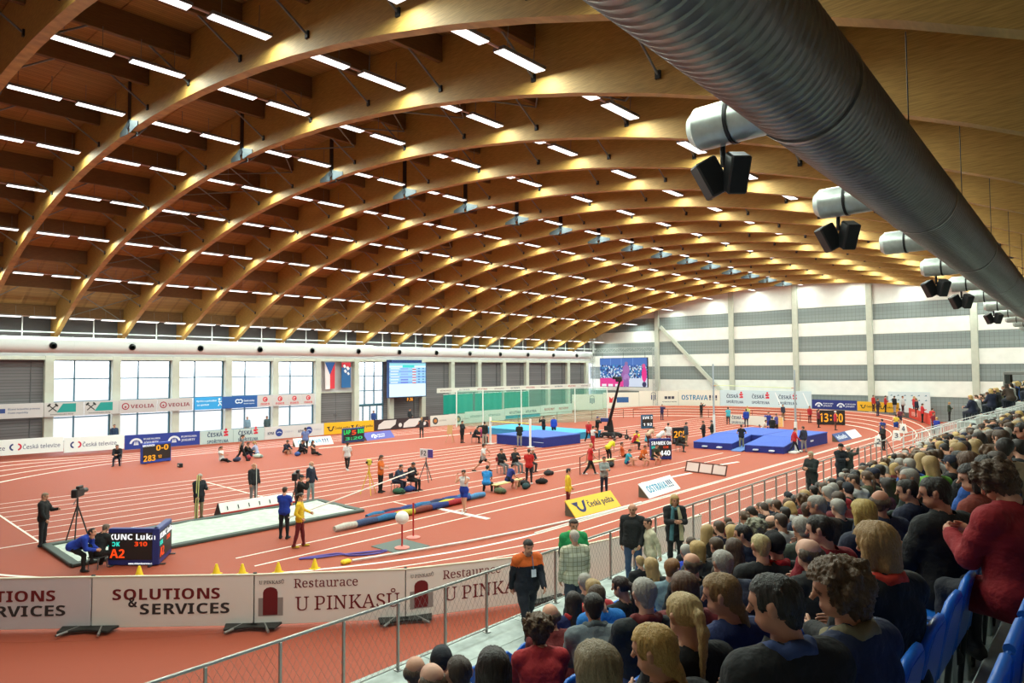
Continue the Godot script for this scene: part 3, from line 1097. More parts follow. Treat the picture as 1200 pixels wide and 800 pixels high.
func build_banners() -> void:
	var pale := Color8(238, 234, 226)
	var maroon := Color8(112, 22, 26)
	var ink := Color8(52, 48, 48)
	# the row of banners in front, from the left edge
	var np := [Vector2(19.9, 2.1), Vector2(17.24, 4.75), Vector2(14.66, 7.27), Vector2(12.41, 9.81), Vector2(10.85, 12.85), Vector2(10.25, 16.2), Vector2(9.95, 19.6)]
	var nl := ["pale grey banner with cut-off red and grey company name at the left edge", "pale banner with red SOLUTIONS over grey SERVICES lettering", "pale banner with restaurant lettering and maroon P emblem, fully in view", "pale restaurant banner behind the stand railing, next to the walking steward", "plain grey banner back behind the green and checked jackets", "plain grey banner below the railing beside the man in jeans"]
	for k in 6:
		var o := banner(nl[k], V(np[k].x, 0.06, np[k].y), V(np[k + 1].x, 0.06, np[k + 1].y), 1.12, pale if k != 0 else Color8(214, 210, 212), "banners along the near bend", true)
		var w: float = np[k].distance_to(np[k + 1])
		if k <= 1:
			pt(o, "SOLUTIONS", -0.04 * w, 0.73, 0.66 * w, 0.24, maroon, "Droid Sans", true)
			pt(o, "&", -0.245 * w, 0.56, 0.2, 0.22, ink)
			pt(o, "SERVICES", 0.075 * w, 0.40, 0.55 * w, 0.235, ink)
		elif k <= 3:
			poly(o, [[-0.47 * w, 0.2], [-0.31 * w, 0.2], [-0.31 * w, 0.6], [-0.47 * w, 0.6]], Color8(150, 142, 138), 0.003)
			var p := [[-0.44 * w, 0.22], [-0.345 * w, 0.22], [-0.345 * w, 0.72]]
			for q in 7:
				p.append([-0.3925 * w + 0.0475 * w * cos(PI * q / 6.0), 0.72 + 0.12 * sin(PI * q / 6.0)])
			poly(o, p, maroon, 0.006)
			pt(o, "P", -0.39 * w, 0.52, 0.2, 0.42, Color8(226, 214, 208), "Droid Serif")
			pt(o, "U PINKASŮ", -0.385 * w, 0.96, 0.55, 0.1, ink, "Droid Serif", false)
			pt(o, "Restaurace", -0.03 * w, 0.9, 0.42 * w, 0.2, maroon, "Droid Serif", false)
			pt(o, "U PINKASŮ", 0.115 * w, 0.5, 0.69 * w, 0.42, maroon, "Droid Serif", false)
	# strip of banners across the windows of the left wall
	var sy := 2.45
	var sl := 58.95
	var q := banner("grey banner with dark blue square and two small text lines, left edge of window strip", V(sl, sy, 7.6), V(sl, sy, 12.9), 1.06, Color8(188, 180, 180), "banner strip across the windows")
	poly(q, [[0.0, 0.4], [0.34, 0.4], [0.34, 0.72], [0.0, 0.72]], Color8(40, 60, 120))
	pt(q, "Řízení letového provozu", 1.45, 0.66, 1.9, 0.2, Color8(80, 90, 120))
	pt(q, "České republiky", 1.1, 0.4, 1.2, 0.18, Color8(80, 90, 120))
	for k in 2:
		q = banner(["grey banner with crossed hammers and teal SD sign, left one of two", "grey banner with crossed hammers and teal SD sign, right one of two"][k], V(sl, sy, 12.9 + 2.6 * k), V(sl, sy, 15.5 + 2.4 * k), 1.06, Color8(186, 180, 178), "banner strip across the windows")
		for s in [-1, 1]:
			part("hammer", MB.new().box(Vector3(-0.75, 0.62, 0.004), Vector3(0.7, 0.07, 0.006), Basis(Vector3(0, 0, 1), s * 0.75)).mesh(), rgb(30, 28, 26), q)
			part("hammer_head", MB.new().box(Vector3(-0.75 + s * 0.24, 0.86, 0.004), Vector3(0.26, 0.12, 0.006), Basis(Vector3(0, 0, 1), -s * 0.8)).mesh(), rgb(30, 28, 26), q)
		poly(q, [[-0.5, 0.3], [-0.1, 0.95], [0.75, 0.95], [0.75, 0.3]], Color8(24, 138, 132))
		pt(q, "SD", 0.35, 0.64, 0.6, 0.36, Color8(220, 232, 230))
		pt(q, "Severočeské doly", -0.15, 0.15, 1.5, 0.12, ink)
	for k in 2:
		q = banner(["grey banner with dark red ring and company name, nearer of the two alike", "grey banner with dark red ring and company name, farther of the two alike"][k], V(sl, sy, 17.9 + 2.85 * k), V(sl, sy, 20.75 + 2.85 * k), 1.06, Color8(184, 176, 176), "banner strip across the windows")
		arc_shape(q, -0.95, 0.55, 0.2, 0.28, 0.0, 6.28, Color8(150, 30, 50))
		arc_shape(q, -0.95, 0.5, 0.0, 0.08, 0.0, 6.0, Color8(150, 30, 50))
		pt(q, "VEOLIA", 0.3, 0.53, 1.75, 0.3, Color8(130, 40, 56))
	q = banner("light blue banner with two white text lines and a running figure", V(sl, sy, 23.75), V(sl, sy, 26.1), 1.06, Color8(40, 150, 214), "banner strip across the windows")
	pt(q, "Rychle a pohodlně", -0.15, 0.72, 1.7, 0.2, Color8(214, 234, 246))
	pt(q, "za sportem", -0.45, 0.38, 1.0, 0.2, Color8(214, 234, 246))
	for e in [[0.9, 0.72, 1.0, 0.5], [1.0, 0.5, 0.85, 0.25], [1.0, 0.5, 1.15, 0.3], [0.85, 0.6, 1.15, 0.65]]:
		part("runner_limb", MB.new().rod(Vector3(e[0], e[1], 0.004), Vector3(e[2], e[3], 0.004), 0.04, 5).mesh(), rgb(224, 238, 246), q)
	arc_shape(q, 0.95, 0.86, 0.0, 0.1, 0.0, 6.0, Color8(224, 238, 246))
	q = banner("dark blue railway banner with white emblem on the window strip", V(sl, sy, 26.1), V(sl, sy, 29.4), 1.06, Color8(24, 80, 150), "banner strip across the windows")
	arc_shape(q, -0.25, 0.6, 0.12, 0.2, 0.5, 5.8, Color8(226, 236, 244))
	arc_shape(q, 0.05, 0.6, 0.12, 0.2, -2.6, 2.6, Color8(226, 236, 244))
	pt(q, "České dráhy", 0.85, 0.62, 1.0, 0.22, Color8(226, 236, 244))
	pt(q, "Národní dopravce", 0.85, 0.36, 1.0, 0.1, Color8(226, 236, 244))
	for k in 4:
		q = banner("small grey banner with red spiral disc over red lettering, %s of the four" % ordinal(k + 1), V(sl, sy, 29.4 + 1.48 * k), V(sl, sy, 30.88 + 1.48 * k), 1.06, Color8(190, 182, 182), "banner strip across the windows")
		arc_shape(q, 0, 0.68, 0.0, 0.24, 0.0, 6.25, Color8(190, 40, 54))
		arc_shape(q, 0, 0.68, 0.07, 0.13, 0.5, 5.0, Color8(226, 200, 200), 0.008)
		pt(q, "noen", 0, 0.25, 0.85, 0.2, Color8(190, 50, 60))
	# boards along the far straight
	var fp := [[55.3, 0.3, 7.2], [54.75, 0.18, 13.2], [54.3, 0.08, 16.9], [53.75, 0.0, 22.1], [53.25, 0.0, 27.2], [53.2, 0.0, 32.8], [52.75, 0.0, 37.9], [52.3, 0.0, 44.3]]
	var c0 := [Color8(246, 252, 252), Color8(246, 252, 252), Color8(36, 58, 150), Color8(186, 206, 206), Color8(206, 204, 206), Color8(232, 178, 22), Color8(48, 34, 40)]
	var lb := ["white television board at the left edge of the far straight", "white television board next to the blue dairy board", "dark blue dairy board with white mill emblems behind the blue scoreboard", "pale teal savings bank board under the windows", "pale grey board with blue discs behind the resting athletes", "yellow post office board behind the green and red led panel", "black board with white leaf shapes below the results screen"]
	for k in 7:
		var a := V(fp[k][0], fp[k][1], fp[k][2])
		var b := V(fp[k + 1][0], fp[k + 1][1], fp[k + 1][2])
		q = banner(lb[k], a, b, 1.05, c0[k], "advertising boards along the far straight")
		var w := a.distance_to(b)
		match k:
			0, 1:
				for s in ([-0.27, 0.24] if k == 0 else [0.0]):
					var x: float = s * w
					arc_shape(q, x - 1.25, 0.52, 0.14, 0.24, PI * 0.55, PI * 1.45, Color8(30, 50, 120))
					arc_shape(q, x - 1.05, 0.52, 0.14, 0.24, -PI * 0.45, PI * 0.45, Color8(206, 40, 70))
					pt(q, "Česká televize", x + 0.3, 0.52, 2.1, 0.36, Color8(40, 56, 116), "Droid Sans", false)
			2:
				yogurt(q, -1.85, 0.6, 1.25)
				yogurt(q, 0.75, 0.6, 1.25)
			3:
				savings(q, -1.2, 0.52, 1.6)
				savings(q, 1.2, 0.52, 1.6)
				part("board_joint", boxm(Vector3(0, 0.52, 0.0), Vector3(0.03, 1.05, 0.02)), rgb(140, 170, 170), q)
			4:
				for s in [-1.5, 1.3]:
					pt(q, "KPM", s - 0.75, 0.5, 0.55, 0.24, Color8(50, 56, 90))
					arc_shape(q, s, 0.52, 0.0, 0.33, 0.0, 6.25, Color8(36, 62, 140))
					arc_shape(q, s, 0.3, 0.24, 0.3, 0.7, 2.3, Color8(200, 210, 226), 0.008)
					pt(q, "CONSULT", s + 0.9, 0.55, 0.8, 0.14, Color8(170, 170, 190), "Droid Sans", false)
			5:
				for s in [-1.4, 1.0]:
					post_horn(q, s - 0.5, 0.5, 1.0, Color8(50, 40, 30))
					pt(q, "Česká pošta", s + 0.65, 0.52, 1.5, 0.34, Color8(60, 46, 20))
			6:
				for s in [-1.6, 1.3]:
					poly(q, [[s - 1.2, 0.12], [s - 1.1, 0.55], [s - 0.5, 0.92], [s + 0.9, 0.95], [s + 0.8, 0.5], [s + 0.2, 0.14]], Color8(214, 208, 208))
					pt(q, "Luk", s - 0.1, 0.5, 0.7, 0.26, Color8(60, 44, 48))
					arc_shape(q, s + 1.35, 0.4, 0.0, 0.2, 0.0, 6.0, Color8(214, 208, 208))
	# behind the net and round the far bend
	q = banner("white board with a dark crest beside the net", V(52.3, 0, 44.5), V(52.15, 0, 49.2), 1.1, Color8(216, 212, 206), "boards round the far bend")
	for s in [-1.7, 1.4]:
		arc_shape(q, s, 0.55, 0.0, 0.36, 0.0, 6.2, Color8(60, 60, 66))
		arc_shape(q, s, 0.55, 0.0, 0.2, 0.0, 6.2, Color8(190, 120, 60), 0.008)
		pt(q, "OSTRAVA", s + 1.0, 0.55, 1.0, 0.16, Color8(150, 140, 136), "Droid Sans", false)
	for k in 3:
		var l0: float = [52.15, 52.1, 52.05][k]
		q = banner(["white board seen through the green net, nearest the crest", "white and blue board behind the white net posts", "white board with red lettering beside the far end of the net"][k], V(l0, 0.0 + 0.05 * k, 49.2 + 6.2 * k), V(l0 - 0.05, 0.05 + 0.1 * k, 55.4 + 6.2 * k), 1.25, Color8(206, 214, 206), "boards round the far bend")
		pt(q, ["VÍTKOVICE", "ATLETIKA", "NOVINY"][k], -1.4, 0.72, 1.9, 0.3, [Color8(90, 130, 130), Color8(40, 70, 90), Color8(170, 50, 50)][k])
		pt(q, ["VÍTKOVICE", "ATLETIKA", "NOVINY"][k], 1.4, 0.72, 1.9, 0.3, [Color8(90, 130, 130), Color8(40, 70, 90), Color8(170, 50, 50)][k])
		if k == 1:
			poly(q, [[-3.0, 0.05], [3.0, 0.05], [3.0, 0.42], [-3.0, 0.42]], Color8(30, 120, 150))
	var ep := [[52.0, 0.45, 67.8], [49.6, 0.65, 71.2], [46.6, 0.8, 75.0], [42.9, 0.97, 78.6], [38.0, 1.02, 80.3], [27.0, 1.05, 80.9], [22.0, 1.05, 80.4], [17.6, 0.95, 79.2]]
	var ec := [Color8(222, 218, 206), Color8(222, 218, 206), Color8(222, 218, 206), Color8(222, 218, 206), Color8(196, 216, 226), Color8(30, 44, 122), Color8(228, 172, 24)]
	var el := ["tall white board with striped crest at the end of the net", "tall white board with red and blue sign behind the camera crane", "tall white board with striped shield and arena emblem", "tall white board reading OSTRAVA in blue letters", "long pale blue savings bank board along the far bend", "dark blue dairy board on the far bend left of the yellow board", "yellow post office board on the far bend behind the runners"]
	for k in 7:
		var a := V(ep[k][0], ep[k][1], ep[k][2])
		var b := V(ep[k + 1][0], ep[k + 1][1], ep[k + 1][2])
		var w := a.distance_to(b)
		q = banner(el[k], a, b, 2.0 if k < 5 else 1.05, ec[k], "boards round the far bend")
		match k:
			0, 2:
				var x := 0.6 if k == 0 else -0.7
				for s in [-0.24, 0.0, 0.24]:
					poly(q, [[x + s - 0.07, 0.75 + absf(s) * 0.5], [x + s + 0.07, 0.75 + absf(s) * 0.5], [x + s + 0.07, 1.5], [x + s - 0.07, 1.5]], Color8(50, 66, 110))
				arc_shape(q, x, 1.5, 0.26, 0.34, 0.2, 2.9, Color8(120, 120, 130))
				if k == 2:
					pt(q, "VÍTKOVICE ARÉNA", 1.4, 0.6, 1.9, 0.16, Color8(50, 54, 60))
					for s in 3:
						poly(q, [[0.75 + 0.45 * s, 0.95], [1.12 + 0.45 * s, 0.95], [1.12 + 0.45 * s, 1.3], [0.75 + 0.45 * s, 1.3]], Color8(60, 64, 80))
			1:
				poly(q, [[-1.6, 0.7], [-1.2, 0.7], [-1.0, 1.5], [-1.3, 1.2], [-1.6, 1.5]], Color8(196, 40, 50))
				poly(q, [[-0.6, 0.7], [1.0, 0.7], [1.0, 1.4], [-0.6, 1.4]], Color8(40, 90, 150))
				pt(q, "KRAJ", 0.2, 1.05, 1.0, 0.3, Color8(220, 226, 236))
			3:
				pt(q, "OSTRAVA", -0.55, 1.05, 3.3, 0.62, Color8(30, 116, 160))
				pt(q, "!!!", 1.75, 1.05, 1.0, 0.62, Color8(26, 34, 66))
			4:
				for s in [-3.6, -0.4, 2.8]:
					savings(q, s, 1.0, 2.1)
				for s in [1.3, 4.5]:
					poly(q, [[s, 1.8], [s + 0.1, 1.8], [s + 0.8, 0.15], [s + 0.65, 0.15]], Color8(236, 242, 246))
			5:
				yogurt(q, -1.7, 0.55, 1.25)
				yogurt(q, 0.75, 0.55, 1.25)
			6:
				for s in [-1.2, 0.9]:
					post_horn(q, s - 0.4, 0.5, 0.9, Color8(60, 50, 30))
					pt(q, "Česká pošta", s + 0.6, 0.52, 1.2, 0.3, Color8(70, 56, 24))
	q = banner("white press backdrop with small blue marks behind the yellow board", V(19.2, 0.9, 81.6), V(15.2, 0.9, 81.6), 2.25, Color8(206, 216, 222), "boards round the far bend")
	for k in 12:
		poly(q, [[-1.8 + 0.65 * (k % 6), 1.3 + 0.5 * (k / 6)], [-1.55 + 0.65 * (k % 6), 1.3 + 0.5 * (k / 6)], [-1.6 + 0.65 * (k % 6), 1.45 + 0.5 * (k / 6)]], Color8(90, 130, 150))
	q = banner("red cloth hung over the barrier beside the finish of the far bend", V(16.6, 0.9, 78.6), V(13.0, 0.3, 69.5), 1.0, Color8(206, 62, 46), "boards round the far bend")
	pt(q, "OSTRAVA", -2.0, 0.5, 3.0, 0.4, Color8(236, 190, 180))
	q = banner("low white savings bank board with an orange end inside the far bend", V(30.6, 0, 66.8), V(24.8, 0, 66.2), 0.95, Color8(216, 218, 210), "boards round the far bend")
	savings(q, -1.9, 0.5, 1.5)
	poly(q, [[1.6, 0.02], [2.85, 0.02], [2.85, 0.93], [2.1, 0.93]], Color8(226, 180, 110))
	# low slanted boards standing on the track
	floor_board("yellow slanted post office board beside the athlete in maroon", 15.93, 20.95, 15.85, 24.0, Color8(232, 186, 40), 0)
	floor_board("white slanted OSTRAVA board on the track beside the railing", 15.8, 26.2, 16.0, 29.4, Color8(220, 226, 228), 1)
	floor_board("low white board lying behind the resting athletes", 46.4, 26.2, 46.1, 29.3, Color8(222, 224, 222), 1)
	floor_board("low violet board with white emblem near the far boards", 46.0, 32.4, 46.5, 35.6, Color8(84, 84, 170), 2)
	floor_board("low blue and white board on the inner lanes of the far bend", 16.5, 55.5, 16.45, 61.3, Color8(40, 66, 130), 3)


func floor_board(label: String, l0: float, f0: float, l1: float, f1: float, c: Color, kind: int) -> void:
	var a := V(l0, 0.0, f0)
	var b := V(l1, 0.0, f1)
	var d := b - a
	var w := d.length()
	var o := thing("floor_board", label, "advertising board", (a + b) * 0.5, atan2(-d.z, d.x), "slanted boards on the track")
	var tilt := Basis(Vector3.RIGHT, -0.75)
	var h := 0.82
	part("panel", MB.new().box(tilt * Vector3(0, h / 2, -0.02), Vector3(w, h, 0.04), tilt, 0.006).mesh(), mat(c, 0.55), o)
	for s in [-1, 1]:
		var e := tilt * Vector3(0, h, 0)
		part("side_cheek", MB.new().prism(PackedVector2Array([Vector2(0, 0), Vector2(e.z, 0), Vector2(e.z, e.y - 0.04)]), Transform3D(Basis(Vector3(0, 0, 1), Vector3(0, 1, 0), Vector3(-1, 0, 0)), Vector3(s * (w / 2 - 0.03), 0.0, 0)), 0.03).mesh(), rgb(90, 84, 70), o)
	var hold := Node3D.new()
	hold.name = "print"
	hold.basis = tilt
	o.add_child(hold)
	match kind:
		0:
			post_horn(hold, -0.85, 0.42, 1.1, Color8(36, 44, 96))
			pt(hold, "Česká pošta", 0.45, 0.42, 1.7, 0.42, Color8(40, 44, 70))
		1:
			pt(hold, "OSTRAVA", -0.3, 0.42, 1.9, 0.36, Color8(60, 140, 180))
			pt(hold, "!!!", 0.98, 0.42, 0.5, 0.38, Color8(50, 70, 120))
		2:
			yogurt(hold, -0.6, 0.42, 1.0)
		3:
			poly(hold, [[0.2, 0.01], [2.9, 0.01], [2.9, 0.8], [0.2, 0.8]], Color8(216, 224, 228))
			pt(hold, "Hollandia", -1.5, 0.42, 2.2, 0.4, Color8(220, 226, 236))


# ---------------------------------------------------------------- equipment on the track

func led_board(label: String, l0: float, f0: float, l1: float, f1: float, h: float, rows: Array, col := Color8(30, 44, 116), called := "led_board") -> Node3D:
	# rows: [text, x share, y share, width, height, colour]
	var a := V(l0, 0.0, f0)
	var b := V(l1, 0.0, f1)
	var d := b - a
	var w := d.length()
	var o := thing(called, label, "scoreboard", (a + b) * 0.5, atan2(-d.z, d.x))
	part("case", boxm(Vector3(0, h / 2 + 0.02, -0.1), Vector3(w, h, 0.2), 0.02), mat(col, 0.5), o)
	part("display", boxm(Vector3(0, h * 0.52 + 0.02, 0.0), Vector3(w * 0.95, h * 0.74, 0.02)), rgb(34, 30, 30, 0.5), o)
	for s in [-1, 1]:
		part("foot", boxm(Vector3(s * w * 0.4, 0.015, -0.1), Vector3(0.08, 0.03, 0.5)), rgb(40, 40, 44), o)
	for r in rows:
		text(o, r[0], r[3] * w, r[4] * h, glow(r[5], 1.15), Transform3D(Basis(), Vector3((r[1] - 0.5) * w, r[2] * h, 0.014)), "Droid Sans", true, "led_text")
	return o


func mat_block(label: String, pts: Array, h: float, top: Color, side: Color, called := "landing_mat") -> Node3D:
	# pts: (L, F) corners
	var c := Vector2.ZERO
	for p in pts:
		c += Vector2(p[0], p[1]) / pts.size()
	var o := thing(called, label, "landing mat", V(c.x, 0, c.y))
	var q := PackedVector2Array()
	for p in pts:
		q.append(Vector2(-(p[0] - c.x), -(p[1] - c.y)))
	var up := Transform3D(Basis(Vector3(1, 0, 0), Vector3(0, 0, 1), Vector3(0, -1, 0)), Vector3(0, h / 2, 0))
	part("foam_block", MB.new().prism(q, up, h).mesh(), cloth(side), o)
	var q2 := PackedVector2Array()
	for p in q:
		q2.append(p * 1.008)
	part("top_cover", MB.new().prism(q2, Transform3D(up.basis, Vector3(0, h + 0.03, 0)), 0.07).mesh(), cloth(top), o)
	return o


func build_field() -> void:
	var white := rgb(226, 226, 222, 0.5)
	var black := rgb(22, 22, 24, 0.6)
	var steel := rgb(150, 154, 156, 0.35, 0.7)
	var red := rgb(176, 36, 34)
	var yellow := rgb(232, 196, 30)
	# jump pit under its pale cover
	var pit := thing("jump_pit", "long jump pit under a pale green-white cover with dark rubber rim", "jump pit", V(24.85, 0, 11.0))
	var cm := MB.new()
	for i in 20:
		for j in 8:
			var q := []
			for e in [[0, 0], [1, 0], [1, 1], [0, 1]]:
				var x: float = -1.5 + 3.0 * (j + e[0]) / 8.0
				var z: float = -4.9 + 9.8 * (i + e[1]) / 20.0
				q.append(Vector3(x, 0.07 + 0.02 * sin(x * 4.0 + z * 2.3) + 0.012 * sin(z * 5.0), z))
			cm.quad(q[0], q[3], q[2], q[1])
	part("cover", cm.mesh(), tmat("pit cover", Color(0.80, 0.84, 0.79), tex.blotch, Vector3(0.4, 0.4, 0.4), 0.7), pit)
	for s in [-1, 1]:
		part("rim", boxm(Vector3(s * 1.62, 0.06, 0), Vector3(0.28, 0.1, 10.3), 0.02), rgb(74, 84, 78), pit)
		part("rim", boxm(Vector3(0, 0.06, s * 5.05), Vector3(3.2, 0.1, 0.26), 0.02), rgb(74, 84, 78), pit)
	var ds := thing("distance_board", "long white ridge-shaped distance marker with red base beside the pit", "distance marker", V(26.85, 0, 13.4))
	part("white_side", MB.new().prism(PackedVector2Array([Vector2(-0.3, 0.0), Vector2(0.3, 0.0), Vector2(0.03, 0.5), Vector2(-0.03, 0.5)]), Transform3D(), 3.2).mesh(), white, ds)
	part("red_base", boxm(Vector3(0.17, 0.08, 0), Vector3(0.3, 0.16, 3.22)), red, ds)
	part("end_cap", MB.new().prism(PackedVector2Array([Vector2(-0.32, 0.0), Vector2(0.34, 0.0), Vector2(0.0, 0.52)]), Transform3D(Basis(), Vector3(0, 0, 1.62)), 0.03).mesh(), black, ds)
	for k in 7:
		part("tick", MB.new().box(Vector3(0.16, 0.3, -1.4 + 0.45 * k), Vector3(0.02, 0.16, 0.03), Basis(Vector3(0, 0, 1), 0.49)).mesh(), black, ds)
	# score boards
	var w1 := Color(1, 1, 1)
	var o1 := Color(1.0, 0.28, 0.06)
	var g1 := Color(0.2, 0.9, 0.8)
	var am := Color(1.0, 0.66, 0.1)
	var b1 := led_board("blue led scoreboard reading KUNC beside the pit, front half", 22.55, 6.62, 21.46, 7.6, 1.08, [["KUNC Luka", 0.5, 0.80, 0.95, 0.17, w1], ["SOK", 0.13, 0.60, 0.24, 0.12, g1], ["310", 0.68, 0.60, 0.26, 0.12, o1], ["A2", 0.2, 0.34, 0.3, 0.24, o1], ["www.vitkovicearena.cz", 0.68, 0.07, 0.5, 0.05, w1]])
	var b1b := led_board("blue led scoreboard beside the pit, half turned away", 21.42, 7.66, 22.6, 8.45, 1.08, [["KUNC Luka", 0.5, 0.80, 0.95, 0.17, w1], ["SOK", 0.13, 0.60, 0.24, 0.12, g1], ["310", 0.68, 0.60, 0.26, 0.12, o1], ["A2", 0.2, 0.34, 0.3, 0.24, o1]])
	b1.set_meta("group", "two halves of the scoreboard by the pit")
	b1b.set_meta("group", "two halves of the scoreboard by the pit")
	led_board("blue scoreboard with orange digits on the far straight", 45.3, 15.1, 45.75, 17.0, 1.25, [["283", 0.25, 0.26, 0.4, 0.3, am], ["0-0", 0.68, 0.74, 0.42, 0.28, am], ["12", 0.6, 0.3, 0.12, 0.14, am], ["MORAVIA", 0.22, 0.9, 0.4, 0.1, w1]], Color8(40, 70, 170))
	led_board("blue led scoreboard reading 440 among the seated athletes", 22.3, 37.2, 21.5, 38.4, 1.32, [["SRAMEK On", 0.5, 0.80, 0.95, 0.17, w1], ["SK A", 0.18, 0.6, 0.3, 0.12, g1], ["CZE", 0.72, 0.6, 0.24, 0.1, o1], ["A3", 0.16, 0.32, 0.2, 0.2, o1], ["440", 0.68, 0.32, 0.5, 0.24, w1]])
	led_board("teal and white led board standing near the crane", 34.5, 56.0, 34.0, 57.2, 1.3, [["SVK 5", 0.5, 0.8, 0.9, 0.2, w1], ["1 92", 0.5, 0.3, 0.8, 0.2, w1]], Color8(20, 84, 120))
	led_board("green and red led panel before the yellow post office board", 45.72, 29.9, 45.85, 32.0, 1.15, [["LAP", 0.18, 0.75, 0.3, 0.3, Color(0.1, 0.9, 0.4)], ["5", 0.5, 0.7, 0.2, 0.3, o1], ["800", 0.82, 0.75, 0.3, 0.3, Color(0.1, 0.9, 0.4)], ["3:20", 0.5, 0.3, 0.8, 0.2, Color(0.1, 0.8, 0.5)]], Color8(30, 60, 110))
	led_board("small amber digit board behind the seated athletes", 25.6, 46.0, 25.0, 47.0, 1.25, [["205", 0.5, 0.6, 0.9, 0.4, am]], Color8(28, 26, 26))
	led_board("black lap counter with amber digits inside the far bend", 23.3, 71.2, 20.9, 72.2, 1.45, [["13", 0.25, 0.5, 0.32, 0.6, am], [":", 0.5, 0.5, 0.06, 0.4, am], ["80", 0.76, 0.5, 0.32, 0.6, am]], Color8(24, 24, 28))
	# vaulting poles in their bags
	var cols := [Color8(206, 200, 190), Color8(40, 60, 130), Color8(60, 80, 120), Color8(170, 40, 50), Color8(40, 110, 160), Color8(80, 140, 190), Color8(200, 190, 60), Color8(40, 50, 90), Color8(130, 60, 50)]
	for k in 3:
		var a: Vector3 = [V(21.0, 0.13, 13.4), V(21.75, 0.13, 15.3), V(21.3, 0.13, 14.9)][k]
		var b: Vector3 = [V(21.35, 0.13, 20.0), V(22.0, 0.13, 21.0), V(21.65, 0.13, 21.6)][k]
		var o := thing("pole_bag", ["long bag of vaulting poles in red, blue and yellow, nearest of three", "long light blue pole bag lying beside the runway", "thin dark blue pole bag lying between the two others"][k], "pole bag", (a + b) * 0.5, 0.0, "bags of vaulting poles on the floor")
		for s in 7:
			var p := a.lerp(b, s / 7.0) - o.position
			var e := a.lerp(b, (s + 1) / 7.0) - o.position
			part("bag_section", MB.new().tube([p, p.lerp(e, 0.5) + Vector3(0, 0.02, 0), e], [0.10 + 0.03 * ((s * 3) % 2), 0.13, 0.115], 9).mesh(), cloth(cols[(s * (2 + k) + k * 4) % 9]), o)
	# balloon stands on a green mat
	var gm := thing("rubber_mat", "square dark green rubber mat under the balloon stands", "mat", V(17.72, 0, 13.8), 0.02)
	part("sheet", boxm(Vector3(0, 0.012, 0), Vector3(1.45, 0.024, 1.3), 0.006), rgb(84, 96, 90), gm)
	var st := thing("marker_stand", "red pole on a pink round base topped with a white balloon", "marker stand", V(17.45, 0.024, 13.65))
	part("base", MB.new().lathe(Vector3.ZERO, Basis(), [Vector2(0.24, 0), Vector2(0.24, 0.03), Vector2(0.05, 0.07), Vector2(0, 0.07)], 20).mesh(), rgb(214, 130, 120), st)
	part("pole", MB.new().rod(Vector3(0, 0.05, 0), Vector3(0, 0.8, 0), 0.028, 8).mesh(), red, st)
	part("balloon", ball(Vector3(0, 0.98, 0), Vector3(0.22, 0.21, 0.22)), white, st)
	st = thing("marker_stand", "bare red pole on a pink round base behind the balloon", "marker stand", V(18.3, 0.0, 14.8))
	part("base", MB.new().lathe(Vector3.ZERO, Basis(), [Vector2(0.24, 0), Vector2(0.24, 0.03), Vector2(0.05, 0.07), Vector2(0, 0.07)], 20).mesh(), rgb(214, 130, 120), st)
	part("pole", MB.new().rod(Vector3(0, 0.05, 0), Vector3(0, 1.2, 0), 0.028, 8).mesh(), red, st)
	# coiled blue rope
	var p := []
	for k in 49:
		var w := TAU * k / 48.0
		p.append(V(18.2 - 0.62 * sin(w) - 0.1 * sin(w * 2.0), 0.03 + 0.012 * cos(w * 2.0), 11.95 + 0.45 * sin(w * 2.0) + 0.9 * sin(w)))
	var rp := MB.new().tube(p, 0.026, 6)
	for k in 49:
		p[k] += Vector3(0.05 * sin(k * 0.6), 0.0, 0.05 * cos(k * 0.4))
	rp.tube(p, 0.022, 6)
	var ro := part(numbered("rope"), rp.mesh(), rgb(84, 70, 150), self)
	tag(ro, "violet blue rope laid in a figure of eight on the near lanes", "rope")
	var ends := thing("kerb_end", "yellow end piece of the white track kerb behind the restaurant banner", "kerb end", V(17.4, 0, 11.5))
	part("cap", MB.new().box(Vector3(0, 0.06, 0), Vector3(0.2, 0.12, 0.3), Basis(), 0.04).mesh(), yellow, ends)
	var rail := thing("kerb_tube", "white tube kerb running from its yellow end along lane one", "kerb", V(17.4, 0, 11.5))
	var kp := []
	for q in [[17.36, 11.7], [16.95, 13.2], [16.4, 15.4], [15.95, 18.0], [15.6, 21.0], [15.5, 25.0]]:
		kp.append(V(q[0], 0.06, q[1]) - rail.position)
	part("tube", MB.new().tube(kp, 0.035, 6).mesh(), white, rail)
	# cones
	var cone: Node3D = null
	var cn := [["half hidden behind the SOLUTIONS banner", 20.75, 6.9], ["left of the pair behind the banner joint", 19.3, 8.45], ["right of the pair behind the banner joint", 18.75, 8.95], ["behind the word Restaurace", 18.1, 9.7], ["nearest the coiled rope", 17.65, 10.6]]
	for c in cn:
		if cone == null:
			cone = thing("marker_cone", "", "cone", V(c[1], 0, c[2]), 0.0, "yellow marker cones")
			part("body", MB.new().lathe(Vector3.ZERO, Basis(), [Vector2(0.11, 0.02), Vector2(0.03, 0.29), Vector2(0.0, 0.29)], 16).mesh(), yellow, cone)
			part("base", boxm(Vector3(0, 0.012, 0), Vector3(0.24, 0.024, 0.24), 0.006), yellow, cone)
			cone.set_meta("label", "small yellow cone " + c[0])
		else:
			copy_of(cone, V(c[1], 0, c[2]), 0.3, "small yellow cone " + c[0])
	# high jump
	var hj := mat_block("blue high jump mat with dark blue sides", [[36.4, 37.75], [31.85, 37.95], [31.6, 42.2], [36.3, 42.6]], 0.68, Color8(76, 108, 206), Color8(38, 50, 140))
	part("piping", boxm(Vector3(0, 0.36, 2.2), Vector3(4.5, 0.03, 0.03)), rgb(200, 210, 226), hj)
